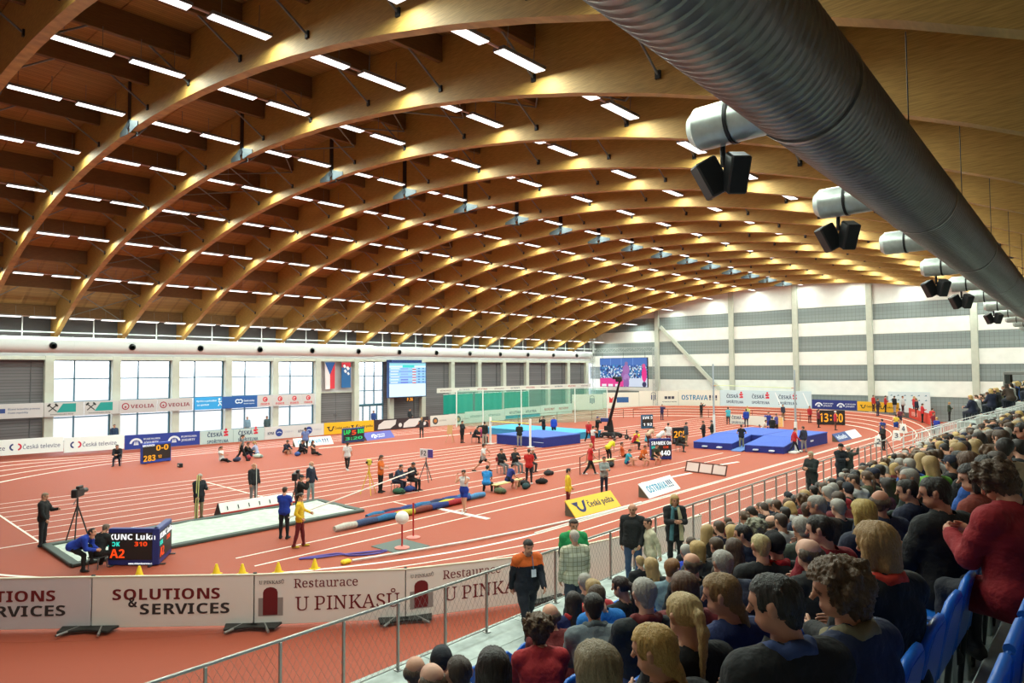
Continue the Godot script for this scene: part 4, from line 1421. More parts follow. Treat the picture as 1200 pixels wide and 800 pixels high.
	part("label_patch", boxm(Vector3(-0.3, 0.42, 2.22), Vector3(0.9, 0.07, 0.03)), rgb(214, 220, 232), hj)
	mat_block("low cyan mats behind the high jump, seen through the net", [[43.0, 42.8], [33.5, 43.2], [33.0, 47.0], [43.5, 47.2]], 0.5, Color8(70, 170, 214), Color8(60, 150, 200))
	for k in 2:
		var o := thing("jump_upright", ["white high jump upright at the left end of the bar", "white high jump upright at the right front corner of the mat"][k], "jump upright", [V(36.55, 0, 37.2), V(32.7, 0, 37.5)][k], 0.0, "high jump uprights")
		part("post", boxm(Vector3(0, 1.06, 0), Vector3(0.14, 2.1, 0.14), 0.02), white, o)
		part("base", boxm(Vector3(0, 0.03, 0), Vector3(0.5, 0.06, 0.4), 0.01), white, o)
		part("bar_rest", boxm(Vector3(0.1 - 0.2 * k, 1.72, 0), Vector3(0.12, 0.03, 0.06)), black, o)
	var bar := part(numbered("crossbar"), MB.new().rod(V(36.5, 1.76, 37.2), V(32.75, 1.76, 37.5), 0.03, 8).mesh(), rgb(226, 214, 90), self)
	tag(bar, "thin yellow crossbar resting on the high jump uprights", "crossbar")
	# pole vault landing area
	var vb := Color8(70, 100, 198)
	var vs := Color8(40, 50, 140)
	var vm := mat_block("large blue pole vault landing mat with dark sides", [[23.2, 48.6], [17.15, 48.6], [17.0, 54.2], [23.2, 54.6]], 0.8, vb, vs)
	part("seam", boxm(Vector3(0.4, 0.87, 0), Vector3(0.05, 0.02, 5.6)), rgb(40, 60, 150), vm)
	part("maker_patch", boxm(Vector3(3.1, 0.45, 0.6), Vector3(0.03, 0.12, 0.6)), rgb(206, 214, 232), vm)
	for k in 2:
		var l0: float = [23.3, 19.6][k]
		var l1: float = [20.6, 17.1][k]
		var o := thing("landing_mat", ["sloping blue front wedge of the pole vault mat, left of the box", "sloping blue front wedge of the pole vault mat, right of the box"][k], "landing mat", V((l0 + l1) / 2, 0, 46.7), 0.0, "front wedges of the pole vault mat")
		var hw := (l0 - l1) / 2
		var z0 := 1.9 - 0.3 * k
		part("foam_block", MB.new().hexa([Vector3(-hw, 0, z0), Vector3(hw, 0, z0 - 0.5), Vector3(hw, 0, -1.85), Vector3(-hw, 0, -1.85)], [Vector3(-hw, 0.42, z0), Vector3(hw, 0.42, z0 - 0.5), Vector3(hw, 0.78, -1.85), Vector3(-hw, 0.78, -1.85)]).mesh(), cloth(vs), o)
		part("top_cover", MB.new().hexa([Vector3(-hw, 0.42, z0), Vector3(hw, 0.42, z0 - 0.5), Vector3(hw, 0.78, -1.85), Vector3(-hw, 0.78, -1.85)], [Vector3(-hw - 0.02, 0.48, z0 + 0.03), Vector3(hw + 0.02, 0.48, z0 - 0.47), Vector3(hw + 0.02, 0.86, -1.85), Vector3(-hw - 0.02, 0.86, -1.85)]).mesh(), cloth(vb), o)
		for x in [-0.5, 0.6]:
			part("label_patch", boxm(Vector3(x, 0.2, z0 - 0.05), Vector3(0.3, 0.08, 0.3)), rgb(206, 214, 232), o)
	var box := thing("planting_box", "sunken pale blue planting box sheet between the mat wedges", "planting box", V(20.1, 0, 46.6))
	part("tray", MB.new().hexa([Vector3(-0.3, 0.0, 1.8), Vector3(0.3, 0.0, 1.8), Vector3(0.25, 0.0, -1.8), Vector3(-0.25, 0.0, -1.8)], [Vector3(-0.4, 0.05, 1.8), Vector3(0.4, 0.05, 1.8), Vector3(0.35, 0.42, -1.8), Vector3(-0.35, 0.42, -1.8)]).mesh(), cloth(Color8(96, 132, 196)), box)
	for k in 2:
		var at: Vector3 = [V(24.3, 0, 50.2), V(16.75, 0, 46.9)][k]
		var o := thing("vault_upright", ["tall silver pole vault upright left of the mat", "tall silver pole vault upright right of the mat"][k], "vault upright", at, 0.0, "pole vault uprights")
		part("mast", boxm(Vector3(0, 3.1 - 0.25 * k, 0), Vector3(0.11, 6.1 - 0.5 * k, 0.11), 0.015), rgb(170, 182, 190, 0.4, 0.4), o)
		part("sleeve", boxm(Vector3(0, 1.1, 0), Vector3(0.17, 2.0, 0.17), 0.02), white, o)
		part("base", boxm(Vector3(0, 0.06, 0.1), Vector3(0.5, 0.12, 1.4), 0.02), white, o)
		part("bar_peg", boxm(Vector3(0.12 - 0.24 * k, 4.4, 0), Vector3(0.2, 0.04, 0.08)), red, o)
	bar = part(numbered("crossbar"), MB.new().rod(V(24.2, 4.45, 50.1), V(16.85, 4.4, 47.0), 0.022, 8).mesh(), rgb(220, 226, 160), self)
	tag(bar, "long pale crossbar high between the pole vault uprights", "crossbar")
	# throwing net
	var net := StandardMaterial3D.new()
	net.transparency = BaseMaterial3D.TRANSPARENCY_ALPHA
	net.albedo_color = Color(0.30, 0.72, 0.62, 0.22)
	net.roughness = 0.9
	var np := [[50.06, 46.06], [47.97, 47.75], [46.32, 51.73], [43.99, 57.85], [43.0, 62.5]]
	var ng := thing("throwing_net", "green throwing net hung between tall white posts in the far corner", "net", V(48.0, 0, 50.0))
	for k in np.size():
		part("post", MB.new().rod(V(np[k][0], 0, np[k][1]) - ng.position, V(np[k][0], 3.72, np[k][1]) - ng.position, 0.06, 10).mesh(), white, ng)
		if k < np.size() - 1:
			var a := V(np[k][0], 0, np[k][1]) - ng.position
			var b := V(np[k + 1][0], 0, np[k + 1][1]) - ng.position
			var d := b - a
			part("top_rail", MB.new().rod(a + Vector3(0, 3.7, 0), b + Vector3(0, 3.7, 0), 0.035, 6).mesh(), white, ng)
			part("net_sheet", MB.new().box((a + b) * 0.5 + Vector3(0, 1.87, 0), Vector3(d.length() - 0.1, 3.6, 0.01), Basis(d.normalized(), Vector3.UP, d.normalized().cross(Vector3.UP))).mesh(), net, ng)
	for k in 3:
		var f := 47.2 + 4.7 * k
		var cu := thing("net_curtain", "solid teal curtain panel behind the net, %s" % ["left one", "middle one", "right one"][k], "curtain", V(53.4, 1.05, f + 2.2), 0.0, "teal curtain panels behind the net")
		var m := MB.new()
		for i in 24:
			var q := []
			for e in [[0, 0], [1, 0], [1, 1], [0, 1]]:
				var z: float = 2.2 - 4.4 * (i + e[0]) / 24.0
				q.append(Vector3(0.05 * sin(z * 6.0), 2.1 * e[1], z))
			m.quad(q[0], q[1], q[2], q[3])
		part("cloth", m.mesh(), cloth([Color8(0, 150, 132), Color8(0, 146, 128), Color8(30, 136, 116)][k]), cu)
		part("rod", MB.new().rod(Vector3(0, 2.1, 2.2), Vector3(0, 2.1, -2.2), 0.03).mesh(), white, cu)
	var tb := banner("long narrow white board with small logos above the teal curtains", V(53.6, 3.25, 46.5), V(53.5, 3.4, 74.0), 0.5, Color8(206, 204, 196), "boards round the far bend")
	for k in 10:
		pt(tb, ["VÍTKOVICE", "OSTRAVA", "ATLETIKA"][k % 3], -12.5 + 2.75 * k, 0.25, 1.6, 0.2, [Color8(120, 90, 90), Color8(70, 90, 110), Color8(160, 60, 60)][k % 3])
	# television crane
	var cr := thing("camera_crane", "black television crane with a long raised jib on a wheeled base", "camera crane", V(32.0, 0, 47.0))
	part("chassis", boxm(Vector3(0, 0.32, 0), Vector3(1.2, 0.3, 1.0), 0.04), black, cr)
	part("column", MB.new().tube([Vector3(0, 0.4, 0), Vector3(0, 1.5, 0)], [0.3, 0.14], 12).mesh(), black, cr)
	part("monitor", MB.new().box(Vector3(-0.35, 1.5, 0.35), Vector3(0.7, 0.3, 0.3), Basis(Vector3.UP, 0.4), 0.03).mesh(), rgb(40, 54, 120), cr)
	for e in [[-0.6, 0.5], [0.6, 0.5], [-0.6, -0.5], [0.6, -0.5], [1.7, 0.2]]:
		var w := part("wheel", MB.new().lathe(Vector3(e[0], 0.2, e[1]), Basis(Vector3(0, 1, 0), Vector3(0, 0, 1), Vector3(1, 0, 0)), [Vector2(0.0, -0.07), Vector2(0.16, -0.07), Vector2(0.2, -0.04), Vector2(0.2, 0.04), Vector2(0.16, 0.07), Vector2(0, 0.07)], 16).mesh(), black, cr)
		part("hub", MB.new().lathe(Vector3(e[0], 0.2, e[1]), Basis(Vector3(0, 1, 0), Vector3(0, 0, 1), Vector3(1, 0, 0)), [Vector2(0.08, -0.075), Vector2(0.08, 0.075), Vector2(0, 0.075)], 10).mesh(), steel, w)
	part("strut", MB.new().rod(Vector3(0.4, 0.5, 0), Vector3(1.7, 0.3, 0.2), 0.04).rod(Vector3(1.7, 0.2, 0.2), Vector3(1.7, 0.8, 0.2), 0.04).mesh(), black, cr)
	var tip := V(30.4, 4.75, 46.0) - cr.position
	part("jib", MB.new().tube([Vector3(-0.2, 0.9, 0.1), tip], [0.16, 0.08], 8).mesh(), black, cr)
	part("counterweight", boxm(Vector3(-0.25, 0.8, 0.1), Vector3(0.5, 0.4, 0.4), 0.04), black, cr)
	part("camera_head", MB.new().box(tip + Vector3(0.0, 0.2, 0.1), Vector3(0.5, 0.4, 0.7), Basis(Vector3.UP, 0.5), 0.05).box(tip + Vector3(-0.2, 0.3, 0.5), Vector3(0.2, 0.2, 0.5), Basis(Vector3.UP, 0.5)).mesh(), black, cr)
	# a barrier of dark rails, the mesh panel, benches
	barrier("dark folding barrier beside the man in red walking", [[22.2, 29.6], [23.0, 31.5], [23.6, 33.4], [24.6, 37.5]], 0.95)
	barrier("low dark railing round the inside of the far bend, left part", [[47.0, 52.0], [46.6, 58.0], [45.5, 63.0], [43.8, 67.0]], 1.0)
	barrier("low dark railing round the inside of the far bend, right part", [[43.2, 68.2], [40.5, 71.5], [36.5, 74.0], [31.7, 75.2], [26.0, 74.2]], 1.0)
	var mp := thing("mesh_panel", "three-part dark framed mesh panel leaning on the runway", "panel", V(17.2, 0, 34.3), -0.1)
	var tilt := Basis(Vector3.RIGHT, -0.35)
	for k in 3:
		var x := -0.83 + 0.83 * k
		part("mesh_sheet", MB.new().box(tilt * Vector3(x, 0.3, 0), Vector3(0.74, 0.46, 0.01), tilt).mesh(), rgb(206, 186, 180), mp)
	for e in [[-1.25, 0.3, 0.05, 0.62], [-0.42, 0.3, 0.05, 0.62], [0.42, 0.3, 0.05, 0.62], [1.25, 0.3, 0.05, 0.62], [0.0, 0.03, 2.5, 0.05], [0.0, 0.58, 2.5, 0.05]]:
		part("frame_bar", MB.new().box(tilt * Vector3(e[0], e[1], 0), Vector3(e[2], e[3], 0.05), tilt).mesh(), rgb(70, 40, 34), mp)
	bench("low wooden bench among the bags of the seated athletes", 22.0, 22.6, 22.3, 24.8)
	bench("wooden bench with dark bags below it near the 440 board", 23.1, 31.6, 22.9, 34.0)
	# number boxes at the start
	for k in 4:
		var q: Array = [["2", 13.5, 54.4, 0.0], ["3", 13.6, 60.0, 0.0], ["4", 14.3, 65.5, 0.3], ["5", 15.6, 70.0, 0.5]][k]
		var o := thing("number_box", "white start number box, %s along the far bend" % ["nearest one", "second one", "third one", "farthest one"][k], "number box", V(q[1], bank(q[1], q[2]), q[2]), 0.25, "start number boxes")
		part("box", MB.new().hexa([Vector3(-0.32, 0, 0.3), Vector3(0.32, 0, 0.3), Vector3(0.32, 0, -0.3), Vector3(-0.32, 0, -0.3)], [Vector3(-0.2, 0.75, 0.16), Vector3(0.2, 0.75, 0.16), Vector3(0.2, 0.75, -0.16), Vector3(-0.2, 0.75, -0.16)]).mesh(), white, o)
		text(o, q[0], 0.24, 0.4, rgb(60, 70, 90), Transform3D(Basis(Vector3.RIGHT, -0.18), Vector3(0, 0.38, 0.245)), "Droid Sans", true, "number")
	# small things
	tripod_thing("yellow_tripod", "yellow surveying tripod with instrument beside the man in orange", "tripod", V(26.2, 0, 18.55), 1.35, Color8(214, 180, 40), 0)
	tripod_thing("video_camera", "black television camera on a tripod at the left edge", "video camera", V(26.2, 0, 6.75), 1.55, Color8(22, 22, 24), 1)
	tripod_thing("video_camera", "large black television camera on a tripod between the vaulter and the pit", "video camera", V(23.2, 0, 13.1), 1.65, Color8(24, 24, 28), 1)
	tripod_thing("sign_stand", "small white and violet sign on a thin tripod stand", "sign stand", V(26.9, 0, 22.6), 1.25, Color8(60, 60, 64), 2)
	tripod_thing("easel", "wooden easel standing by the net", "easel", V(39.7, 0, 35.9), 1.3, Color8(170, 130, 80), 3)
	for q in [["bag", "dark sports bag on the floor behind the sitting athletes", 22.2, 25.0, Color8(34, 40, 44)], ["bag", "teal and black bag under the low bench", 21.6, 24.4, Color8(40, 70, 74)], ["bag", "black bag lying at the end of the low bench", 21.9, 26.0, Color8(20, 20, 22)], ["bag", "green sports bag at the left end of the low bench", 21.7, 22.7, Color8(96, 110, 80)], ["bag", "grey and black bag standing alone near the man in red", 23.4, 28.3, Color8(50, 50, 54)], ["bag", "dark bag on the floor near the 440 board", 22.6, 33.2, Color8(30, 30, 34)], ["bag", "green cable box beside the seated officials", 25.2, 19.5, Color8(50, 96, 70)], ["bag", "blue bag beside the seated officials", 25.3, 20.2, Color8(50, 70, 140)], ["bag", "red bag among the resting athletes", 42.3, 20.5, Color8(186, 44, 60)], ["bag", "dark blue bag between the resting athletes", 42.1, 19.7, Color8(56, 64, 96)], ["bag", "blue bundle among the resting athletes", 41.6, 23.6, Color8(60, 90, 160)], ["bag", "pale bundle among the resting athletes", 42.6, 21.3, Color8(206, 226, 214)]]:
		bag(q[1], q[2], q[3], q[4])
	var mk := thing("marker_block", "small black marker block on the far infield", "marker", V(42.2, 0, 16.2))
	part("block", boxm(Vector3(0, 0.12, 0), Vector3(0.4, 0.24, 0.2), 0.02), black, mk)
	part("front_plate", boxm(Vector3(0.02, 0.13, 0.11), Vector3(0.2, 0.1, 0.02)), rgb(180, 180, 180), mk)
	build_railing()


func ball(c: Vector3, r: Vector3, n := 16) -> ArrayMesh:
	var m := MB.new()
	var p := []
	for k in n + 1:
		p.append(Vector2(sin(PI * k / n), -cos(PI * k / n)))
	m.lathe(Vector3.ZERO, Basis(), p, n)
	for i in m.v.size():
		m.v[i] = m.v[i] * r + c
	return m.mesh()


func barrier(label: String, pts: Array, h: float) -> void:
	var c := V(pts[0][0], 0, pts[0][1])
	var o := thing("barrier", label, "barrier", c)
	var m := rgb(110, 60, 50, 0.5)
	for k in pts.size():
		var a := V(pts[k][0], bank(pts[k][0], pts[k][1]), pts[k][1]) - c
		part("post", MB.new().rod(a, a + Vector3(0, h, 0), 0.03).mesh(), m, o)
		if k < pts.size() - 1:
			var b := V(pts[k + 1][0], bank(pts[k + 1][0], pts[k + 1][1]), pts[k + 1][1]) - c
			for y in [h, h * 0.55]:
				part("rail", MB.new().rod(a + Vector3(0, y, 0), b + Vector3(0, y, 0), 0.025).mesh(), m, o)


func bench(label: String, l0: float, f0: float, l1: float, f1: float) -> void:
	var a := V(l0, 0, f0)
	var b := V(l1, 0, f1)
	var d := b - a
	var o := thing("bench", label, "bench", (a + b) * 0.5, atan2(-d.z, d.x), "low benches on the infield")
	var w := d.length()
	part("seat_board", boxm(Vector3(0, 0.36, 0), Vector3(w, 0.06, 0.3), 0.015), rgb(206, 190, 130), o)
	for s in [-1, 1]:
		part("leg", boxm(Vector3(s * w * 0.4, 0.165, 0), Vector3(0.08, 0.33, 0.26), 0.01), rgb(120, 100, 70), o)


func bag(label: String, l: float, f: float, c: Color) -> void:
	var o := thing("bag", label, "bag", V(l, 0, f), l + f, "bags left on the infield")
	part("body", ball(Vector3(0, 0.14, 0), Vector3(0.3, 0.15, 0.17), 12), cloth(c), o)
	part("handle", MB.new().tube([Vector3(-0.12, 0.26, 0), Vector3(0, 0.36, 0), Vector3(0.12, 0.26, 0)], 0.015, 5).mesh(), rgb(24, 24, 26), o)
	part("end_pocket", ball(Vector3(0.22, 0.12, 0.05), Vector3(0.12, 0.11, 0.14), 10), cloth(c.darkened(0.25)), o)


func tripod_thing(called: String, label: String, cat: String, at: Vector3, h: float, c: Color, kind: int) -> void:
	var o := thing(called, label, cat, at)
	var m := mat(c, 0.5)
	for k in 3:
		var w := TAU * k / 3.0 + 0.4
		part("leg", MB.new().rod(Vector3(cos(w) * 0.42, 0, sin(w) * 0.42), Vector3(0, h * 0.85, 0), 0.022).mesh(), m, o)
	part("centre_column", MB.new().rod(Vector3(0, h * 0.6, 0), Vector3(0, h, 0), 0.03).mesh(), m, o)
	match kind:
		0:
			part("instrument", boxm(Vector3(0, h + 0.14, 0), Vector3(0.2, 0.28, 0.2), 0.04), rgb(206, 190, 70), o)
			part("lens", MB.new().rod(Vector3(0, h + 0.14, -0.16), Vector3(0, h + 0.14, 0.16), 0.05, 10).mesh(), rgb(30, 30, 30), o)
		1:
			var b := Basis(Vector3.UP, 0.9)
			part("camera_body", MB.new().box(Vector3(0, h + 0.16, 0), Vector3(0.2, 0.28, 0.55), b, 0.03).mesh(), m, o)
			part("lens", MB.new().rod(Vector3(0, h + 0.16, 0) + b * Vector3(0, 0, -0.25), Vector3(0, h + 0.16, 0) + b * Vector3(0, 0, -0.6), 0.08, 12).mesh(), m, o)
			part("viewfinder", MB.new().box(Vector3(0, h + 0.36, 0) + b * Vector3(0.1, 0, 0.1), Vector3(0.12, 0.1, 0.3), b, 0.02).mesh(), m, o)
			part("pan_handle", MB.new().rod(Vector3(0, h, 0), Vector3(0, h - 0.12, 0) + b * Vector3(0.15, 0, 0.6), 0.015).mesh(), m, o)
		2:
			var b := Basis(Vector3.UP, 0.3)
			part("panel", MB.new().box(Vector3(0, h + 0.22, 0), Vector3(0.75, 0.44, 0.05), b, 0.01).mesh(), rgb(214, 210, 214), o)
			part("side_panel", MB.new().box(Vector3(0, h + 0.2, 0) + b * Vector3(0.28, 0, 0.03), Vector3(0.3, 0.42, 0.03), b).mesh(), rgb(78, 60, 140), o)
			text(o, "F2", 0.3, 0.26, rgb(50, 50, 60), Transform3D(b, Vector3(0, h + 0.22, 0) + b * Vector3(-0.14, 0, 0.028)))
		3:
			part("board", MB.new().box(Vector3(0, h * 0.8, 0.1), Vector3(0.6, 0.7, 0.03), Basis(Vector3.RIGHT, -0.15), 0.005).mesh(), rgb(190, 150, 96), o)


func build_railing() -> void:
	var steel := rgb(150, 150, 146, 0.3, 0.75)
	var o := thing("stand_railing", "stainless steel railing with wire mesh along the front of the stand", "railing", V(8.55, 1.1, 0))
	var f0 := 1.6
	var n := 36
	var x := func(f: float) -> float:
		return -(8.5 + 0.014 * maxf(f - 4.0, 0.0)) + 8.55
	for k in n + 1:
		var f := f0 + k
		part("post", boxm(Vector3(x.call(f), 0.52, -f), Vector3(0.05, 1.04, 0.035), 0.006), steel, o)
		part("base_plate", boxm(Vector3(x.call(f), 0.006, -f), Vector3(0.12, 0.012, 0.1)), steel, o)
	var p := []
	for k in n + 1:
		p.append(Vector3(x.call(f0 + k), 1.06, -(f0 + k)))
	part("handrail", MB.new().tube(p, 0.024, 10).mesh(), steel, o)
	p.clear()
	for k in n + 1:
		p.append(Vector3(x.call(f0 + k), 0.06, -(f0 + k)))
	part("bottom_rail", MB.new().tube(p, 0.012, 6).mesh(), steel, o)
	part("end_brace", MB.new().rod(Vector3(x.call(f0 + n), 1.06, -(f0 + n)), Vector3(x.call(f0 + n) + 0.1, 0.0, -(f0 + n) - 1.3), 0.024, 8).mesh(), steel, o)
	var m := MB.new()
	var wide := 0.11
	for k in int(24.0 / wide):
		for s in [-1, 1]:
			var a := f0 + k * wide
			var b: float = a + s * 0.55
			m.rod(Vector3(x.call(a), 0.07, -a), Vector3(x.call(b), 1.03, -b), 0.0022, 3)
	var w := part("wire_mesh", m.mesh(), steel, o)
	w.set_meta("kind", "stuff")
	# white rails of the stairs between the two stand blocks, and on the far block
	var white := rgb(206, 210, 208, 0.4)
	for e in [["white stair railing between the two stand blocks, near side", 8.9, 38.6, 1.6, 40.2, 1.1, 3.6], ["white stair railing between the two stand blocks, far side", 9.2, 42.2, 1.2, 42.2, 1.1, 3.8], ["white railing along the front of the far stand block", 8.7, 42.6, 8.6, 60.0, 1.1, 1.1]]:
		var a := V(e[1], e[5], e[2])
		var b := V(e[3], e[6], e[4])
		var r := thing("white_railing", e[0], "railing", a)
		var c := int(a.distance_to(b) / 0.45)
		for k in c + 1:
			var q := (b - a) * (float(k) / c)
			part("post", MB.new().rod(q, q + Vector3(0, 1.0, 0), 0.018, 5).mesh(), white, r)
		for y in [1.0, 0.5]:
			part("rail", MB.new().rod(Vector3(0, y, 0), b - a + Vector3(0, y, 0), 0.025, 6).mesh(), white, r)


# ---------------------------------------------------------------- people

const PELVIS := 0
const TORSO := 1
const NECK := 2
const ARM1 := 3
const ARM2 := 4
const ARM3 := 5
const THIGH1 := 6
const THIGH2 := 7
const SHIN := 8
const FOOT := 9
const HEAD := 10
var body_cache := {}
var shell_cache := {}
var head_cache := {}
var hair_cache := {}
var hand_cache := {}


func field(bones: Array, h: float, k: float) -> Dictionary:
	# smooth union of tapered capsules [a, b, ra, rb, tag], meshed as surface nets
	var lo := Vector3(1e9, 1e9, 1e9)
	var hi := -lo
	for b in bones:
		var r: float = maxf(b[2], b[3])
		lo = lo.min((b[0] as Vector3).min(b[1]) - Vector3.ONE * r)
		hi = hi.max((b[0] as Vector3).max(b[1]) + Vector3.ONE * r)
	lo -= Vector3.ONE * 2.0 * h
	hi += Vector3.ONE * 2.0 * h
	var nx := int(ceil((hi.x - lo.x) / h)) + 1
	var ny := int(ceil((hi.y - lo.y) / h)) + 1
	var nz := int(ceil((hi.z - lo.z) / h)) + 1
	var nxy := nx * ny
	var D := PackedFloat32Array()
	D.resize(nxy * nz)
	D.fill(1.0)
	var B := PackedFloat32Array()
	B.resize(nxy * nz)
	B.fill(1.0)
	var T := PackedByteArray()
	T.resize(nxy * nz)
	for bone in bones:
		var a: Vector3 = bone[0]
		var e: Vector3 = bone[1]
		var ra: float = bone[2]
		var rb: float = bone[3]
		var tg: int = bone[4]
		var ba := e - a
		var inv := 1.0 / maxf(ba.length_squared(), 1e-9)
		var pad := maxf(ra, rb) + k * 0.6 + 1.8 * h
		var p0 := ((a.min(e) - Vector3.ONE * pad - lo) / h).floor()
		var p1 := ((a.max(e) + Vector3.ONE * pad - lo) / h).ceil()
		var x0 := maxi(0, int(p0.x))
		var y0 := maxi(0, int(p0.y))
		var z0 := maxi(0, int(p0.z))
		var x1 := mini(nx - 1, int(p1.x))
		var y1 := mini(ny - 1, int(p1.y))
		var z1 := mini(nz - 1, int(p1.z))
		for z in range(z0, z1 + 1):
			for y in range(y0, y1 + 1):
				var i := z * nxy + y * nx + x0
				var q := Vector3(lo.x + x0 * h, lo.y + y * h, lo.z + z * h) - a
				for x in range(x0, x1 + 1):
					var t := clampf(q.dot(ba) * inv, 0.0, 1.0)
					var d := (q - ba * t).length() - (ra + (rb - ra) * t)
					var c := D[i]
					if d < B[i]:
						B[i] = d
						T[i] = tg
					var w := k - absf(d - c)
					D[i] = minf(d, c) - (w * w / k * 0.25 if w > 0.0 else 0.0)
					i += 1
					q.x += h
	var V3 := PackedVector3Array()
	var tags := PackedByteArray()
	var idx := PackedInt32Array()
	idx.resize(nxy * nz)
	idx.fill(-1)
	var off := [0, 1, nx, nx + 1, nxy, nxy + 1, nxy + nx, nxy + nx + 1]
	var lim := 1.8 * h
	for z in nz - 1:
		for y in ny - 1:
			var i := z * nxy + y * nx - 1
			for x in nx - 1:
				i += 1
				if absf(D[i]) > lim:
					continue
				var neg := 0
				for o in off:
					if D[i + o] < 0.0:
						neg += 1
				if neg == 0 or neg == 8:
					continue
				var s := Vector3.ZERO
				var n := 0
				for e in EDGES:
					var da := D[i + off[e[0]]]
					var db := D[i + off[e[1]]]
					if (da < 0.0) != (db < 0.0):
						var t := da / (da - db)
						s += (CORNERS[e[0]] as Vector3).lerp(CORNERS[e[1]], t)
						n += 1
				idx[i] = V3.size()
				V3.append(lo + (Vector3(x, y, z) + s / n) * h)
				tags.append(T[i + int(off[7])])
	var tris := PackedInt32Array()
	for z in range(1, nz - 1):
		for y in range(1, ny - 1):
			for x in range(1, nx - 1):
				var i := z * nxy + y * nx + x
				var d := D[i]
				if absf(d) > h * 1.1:
					continue
				for ax in 3:
					var st: int = [1, nx, nxy][ax]
					var d2 := D[i + st]
					if (d < 0.0) == (d2 < 0.0):
						continue
					var u: int = [nx, nxy, 1][ax]
					var w: int = [nxy, 1, nx][ax]
					var a := idx[i - u - w]
					var b := idx[i - w]
					var c := idx[i]
					var e := idx[i - u]
					if a < 0 or b < 0 or c < 0 or e < 0:
						continue
					if d < 0.0:
						tris.append_array([a, b, c, a, c, e])
					else:
						tris.append_array([a, c, b, a, e, c])
	# normals
	var N := PackedVector3Array()
	N.resize(V3.size())
	for t in range(0, tris.size(), 3):
		var k2 := (V3[tris[t + 1]] - V3[tris[t]]).cross(V3[tris[t + 2]] - V3[tris[t]])
		for j in 3:
			N[tris[t + j]] += k2
	for i in N.size():
		N[i] = N[i].normalized()
	return {"v": V3, "n": N, "t": tris, "tag": tags}


const CORNERS := [Vector3(0, 0, 0), Vector3(1, 0, 0), Vector3(0, 1, 0), Vector3(1, 1, 0), Vector3(0, 0, 1), Vector3(1, 0, 1), Vector3(0, 1, 1), Vector3(1, 1, 1)]
const EDGES := [[0, 1], [2, 3], [4, 5], [6, 7], [0, 2], [1, 3], [4, 6], [5, 7], [0, 4], [1, 5], [2, 6], [3, 7]]


class Soup:   # indexed triangles with colours
	var v := PackedVector3Array()
	var n := PackedVector3Array()
	var c := PackedColorArray()
	var t := PackedInt32Array()

	func add(g: Dictionary, xf := Transform3D(), cols := PackedColorArray()) -> void:
		var base := v.size()
		for i in g.v.size():
			v.append(xf * (g.v[i] as Vector3))
			n.append((xf.basis * (g.n[i] as Vector3)).normalized())
			c.append(cols[i] if cols.size() else Color.WHITE)
		var flip := xf.basis.determinant() < 0.0
		for i in range(0, g.t.size(), 3):
			t.append(base + g.t[i])
			t.append(base + g.t[i + (1 if flip else 2)])
			t.append(base + g.t[i + (2 if flip else 1)])

	func mesh() -> ArrayMesh:
		var a := []
		a.resize(Mesh.ARRAY_MAX)
		a[Mesh.ARRAY_VERTEX] = v
		a[Mesh.ARRAY_NORMAL] = n
		a[Mesh.ARRAY_COLOR] = c
		a[Mesh.ARRAY_INDEX] = t
		var m := ArrayMesh.new()
		m.add_surface_from_arrays(Mesh.PRIMITIVE_TRIANGLES, a)
		return m


func head_shape(h: float) -> Array:   # [geometry, colours]; origin at the middle of the skull, looking along +z
	var key := "%.3f" % h
	if head_cache.has(key):
		return head_cache[key]
	var g := field([
		[Vector3(0, 0.035, 0.018), Vector3(0, 0.03, -0.022), 0.076, 0.080, HEAD],
		[Vector3(0, -0.03, 0.03), Vector3(0, -0.07, 0.045), 0.056, 0.036, HEAD],
		[Vector3(-0.03, -0.05, 0.02), Vector3(0.03, -0.05, 0.02), 0.042, 0.042, HEAD],
		[Vector3(0, 0.012, 0.094), Vector3(0, -0.022, 0.112), 0.009, 0.014, HEAD],
		[Vector3(-0.028, 0.026, 0.082), Vector3(0.028, 0.026, 0.082), 0.014, 0.014, HEAD],
		[Vector3(-0.016, -0.056, 0.078), Vector3(0.016, -0.056, 0.078), 0.011, 0.011, HEAD],
		[Vector3(0.08, -0.02, -0.008), Vector3(0.084, 0.016, -0.014), 0.012, 0.018, HEAD],
		[Vector3(-0.08, -0.02, -0.008), Vector3(-0.084, 0.016, -0.014), 0.012, 0.018, HEAD],
		[Vector3(0, -0.05, -0.02), Vector3(0, -0.14, -0.035), 0.056, 0.054, HEAD],
	], h, 0.02)
	var cols := PackedColorArray()
	for i in g.v.size():
		var p: Vector3 = g.v[i]
		var c := Color.WHITE
		if p.z > 0.06:
			for s in [-1, 1]:
				var d := Vector2((p.x - s * 0.032) / 0.016, (p.y - 0.004) / 0.009).length()
				if d < 1.0:
					c = Color(0.10, 0.08, 0.08)
				elif Vector2((p.x - s * 0.033) / 0.022, (p.y - 0.028) / 0.006).length() < 1.0:
					c = Color(0.28, 0.2, 0.16)
			if Vector2(p.x / 0.025, (p.y + 0.056) / 0.009).length() < 1.0:
				c = Color(0.72, 0.42, 0.42)
		cols.append(c)
	head_cache[key] = [g, cols]
	return head_cache[key]


